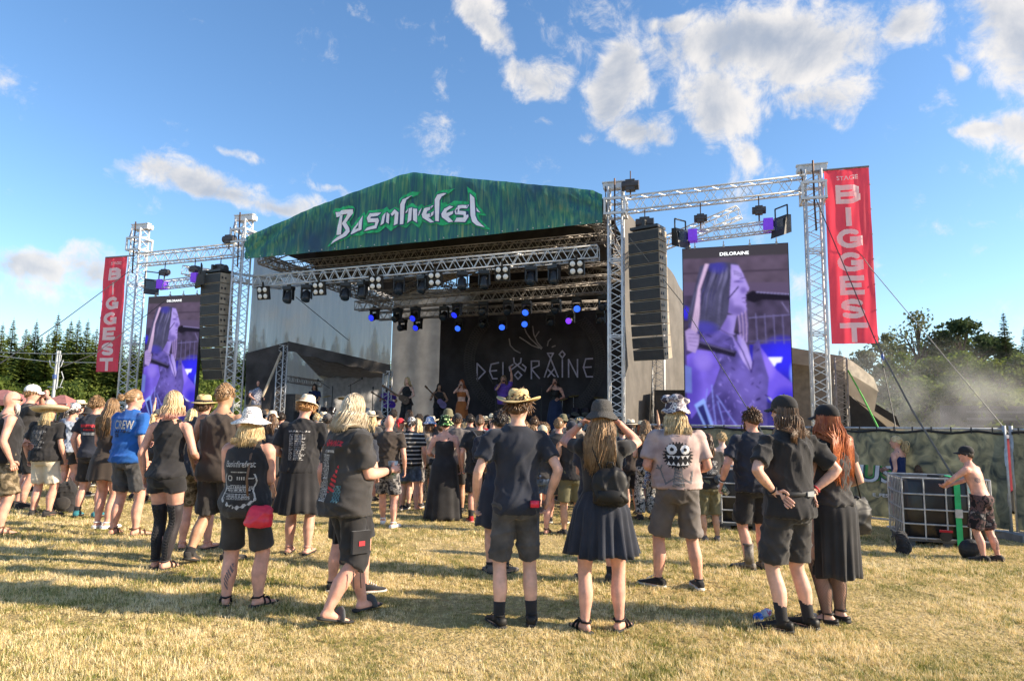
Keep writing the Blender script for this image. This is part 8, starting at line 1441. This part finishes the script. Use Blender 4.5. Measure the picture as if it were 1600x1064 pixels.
    for x in (.8, 3.6): mb = MB(); mb.tube([(x, -.02, .3), (x, .2, .3)], .3, 20); obj('wheel', mb, RUBBER, e)
    for (px, py, Y, w, label) in ((8, 609, 26, 1.9, 'pink-red stall roof at the picture edge behind the white cap'), (98, 617, 30, 1.3, 'small pointed red stall roof behind the sombrero')):
        a = at(px, py, Y); g = gz(a[0], a[1]); e = empty('stall_tent', (a[0], a[1], g)); tag(e, label, 'stall', 'stall roofs'); H = a[2] - g; mb = MB(); b2 = H - .4; mb.add([(-w / 2, -w / 2, b2), (w / 2, -w / 2, b2), (w / 2, w / 2, b2), (-w / 2, w / 2, b2), (-.1, 0, H), (.1, 0, H)], [(0, 1, 5, 4), (1, 2, 5), (2, 3, 4, 5), (3, 0, 4)]); obj('canopy', mb, mat('stall_red', (.40, .17, .155), .7, trans=.2), e); mb = MB()
        for i in (-1, 1):
            mb.box((0, i * w / 2, b2 - .1), (w, .02, .22)); mb.box((i * w / 2, 0, b2 - .1), (.02, w, .22))
        obj('valance', mb, mat('stall_red', (.42, .12, .12)), e)
        for i in (-1, 1):
            for j in (-1, 1): mb = MB(); mb.bar((i * w / 2, j * w / 2, 0), (i * w / 2, j * w / 2, b2), .025, 6); obj('leg', mb, STEEL, e)
    a = at(83, 615, 32); e = empty('power_pole', (a[0], a[1], gz(a[0], a[1]))); tag(e, 'pale power pole with curved arms and blue wrap before the wood', 'pole'); top = at(86, 548, 32)[2] - gz(a[0], a[1]); pm = mat('pole_pale', (.42, .45, .48), .6); mb = MB(); mb.tube([(0, 0, 0), (0.03, 0, top)], [.09, .06], 8); mb.tube([(.14, 0, top * .6), (.14, 0, top)], .035, 6); obj('shaft', mb, pm, e); mb = MB()
    for s_ in (-1, 1):
        mb.tube([(0, 0, top - .9), (s_ * .25, 0, top - .75), (s_ * .33, 0, top - .45)], .025, 6); mb.tube([(0, 0, top - .6), (s_ * .2, 0, top - .5), (s_ * .22, 0, top - .2)], .02, 6)
    mb.bar((-.3, 0, top - 1.75), (.42, 0, top - 1.75), .025, 6); mb.tube([(.3, 0, top - 1.0), (.42, 0, top - 1.3), (.3, 0, top - 1.7)], .02, 6); obj('arms', mb, pm, e); mb = MB(); mb.tube([(0.01, 0, top - 1.35), (.01, 0, top - 1.15)], .11, 8); obj('wrap', mb, mat('wrap_blue', (.05, .10, .28), .6), e)
    for k, (y0, y1, y2) in enumerate(((556, 553, 551), (561, 566, 567))): wire('overhead_cable', [at(-10, y0 - 6, 33), at(83, y1, 32), at(200, y2, 31)], .014, ('upper' if k == 0 else 'lower') + ' pale overhead cable at the power pole', pm, 'cable')
    # drifting smoke beyond the fence
    mb = MB(); mb.ell((0, 0, 0), (8.5, 5, 4.2), n=24, m=14); m = bpy.data.materials.new('smoke'); m.use_nodes = True; N, L = m.node_tree.nodes, m.node_tree.links; N.remove(N['Principled BSDF']); pv = N.new('ShaderNodeVolumePrincipled'); pv.inputs['Color'].default_value = (.82, .78, .74, 1); pv.inputs['Anisotropy'].default_value = .2; tc = N.new('ShaderNodeTexCoord'); nz = N.new('ShaderNodeTexNoise'); nz.inputs['Scale'].default_value = .45; nz.inputs['Detail'].default_value = 4; nz.inputs['Distortion'].default_value = .8; L.new(tc.outputs['Object'], nz.inputs[0]); vm = N.new('ShaderNodeVectorMath'); vm.operation = 'DIVIDE'; L.new(tc.outputs['Object'], vm.inputs[0]); vm.inputs[1].default_value = (8.5, 5, 4.2); ln = N.new('ShaderNodeVectorMath'); ln.operation = 'LENGTH'; L.new(vm.outputs[0], ln.inputs[0]); mr = N.new('ShaderNodeMapRange'); L.new(ln.outputs['Value'], mr.inputs[0]); mr.inputs[1].default_value = 1; mr.inputs[2].default_value = .25; m2 = N.new('ShaderNodeMapRange'); L.new(nz.outputs[0], m2.inputs[0]); m2.inputs[1].default_value = .44; m2.inputs[2].default_value = .68; mm = N.new('ShaderNodeMath'); mm.operation = 'MULTIPLY'; L.new(mr.outputs[0], mm.inputs[0]); L.new(m2.outputs[0], mm.inputs[1]); m3 = N.new('ShaderNodeMath'); m3.operation = 'MULTIPLY'; L.new(mm.outputs[0], m3.inputs[0]); m3.inputs[1].default_value = .2; L.new(m3.outputs[0], pv.inputs['Density']); L.new(pv.outputs[0], N['Material Output'].inputs['Volume'])
    tag(obj('smoke', mb, m, loc=at(1425, 650, 32)), 'pale smoke drifting behind the fence', 'smoke', kind='stuff')
props()
bpy.data.scenes.remove(WORK)
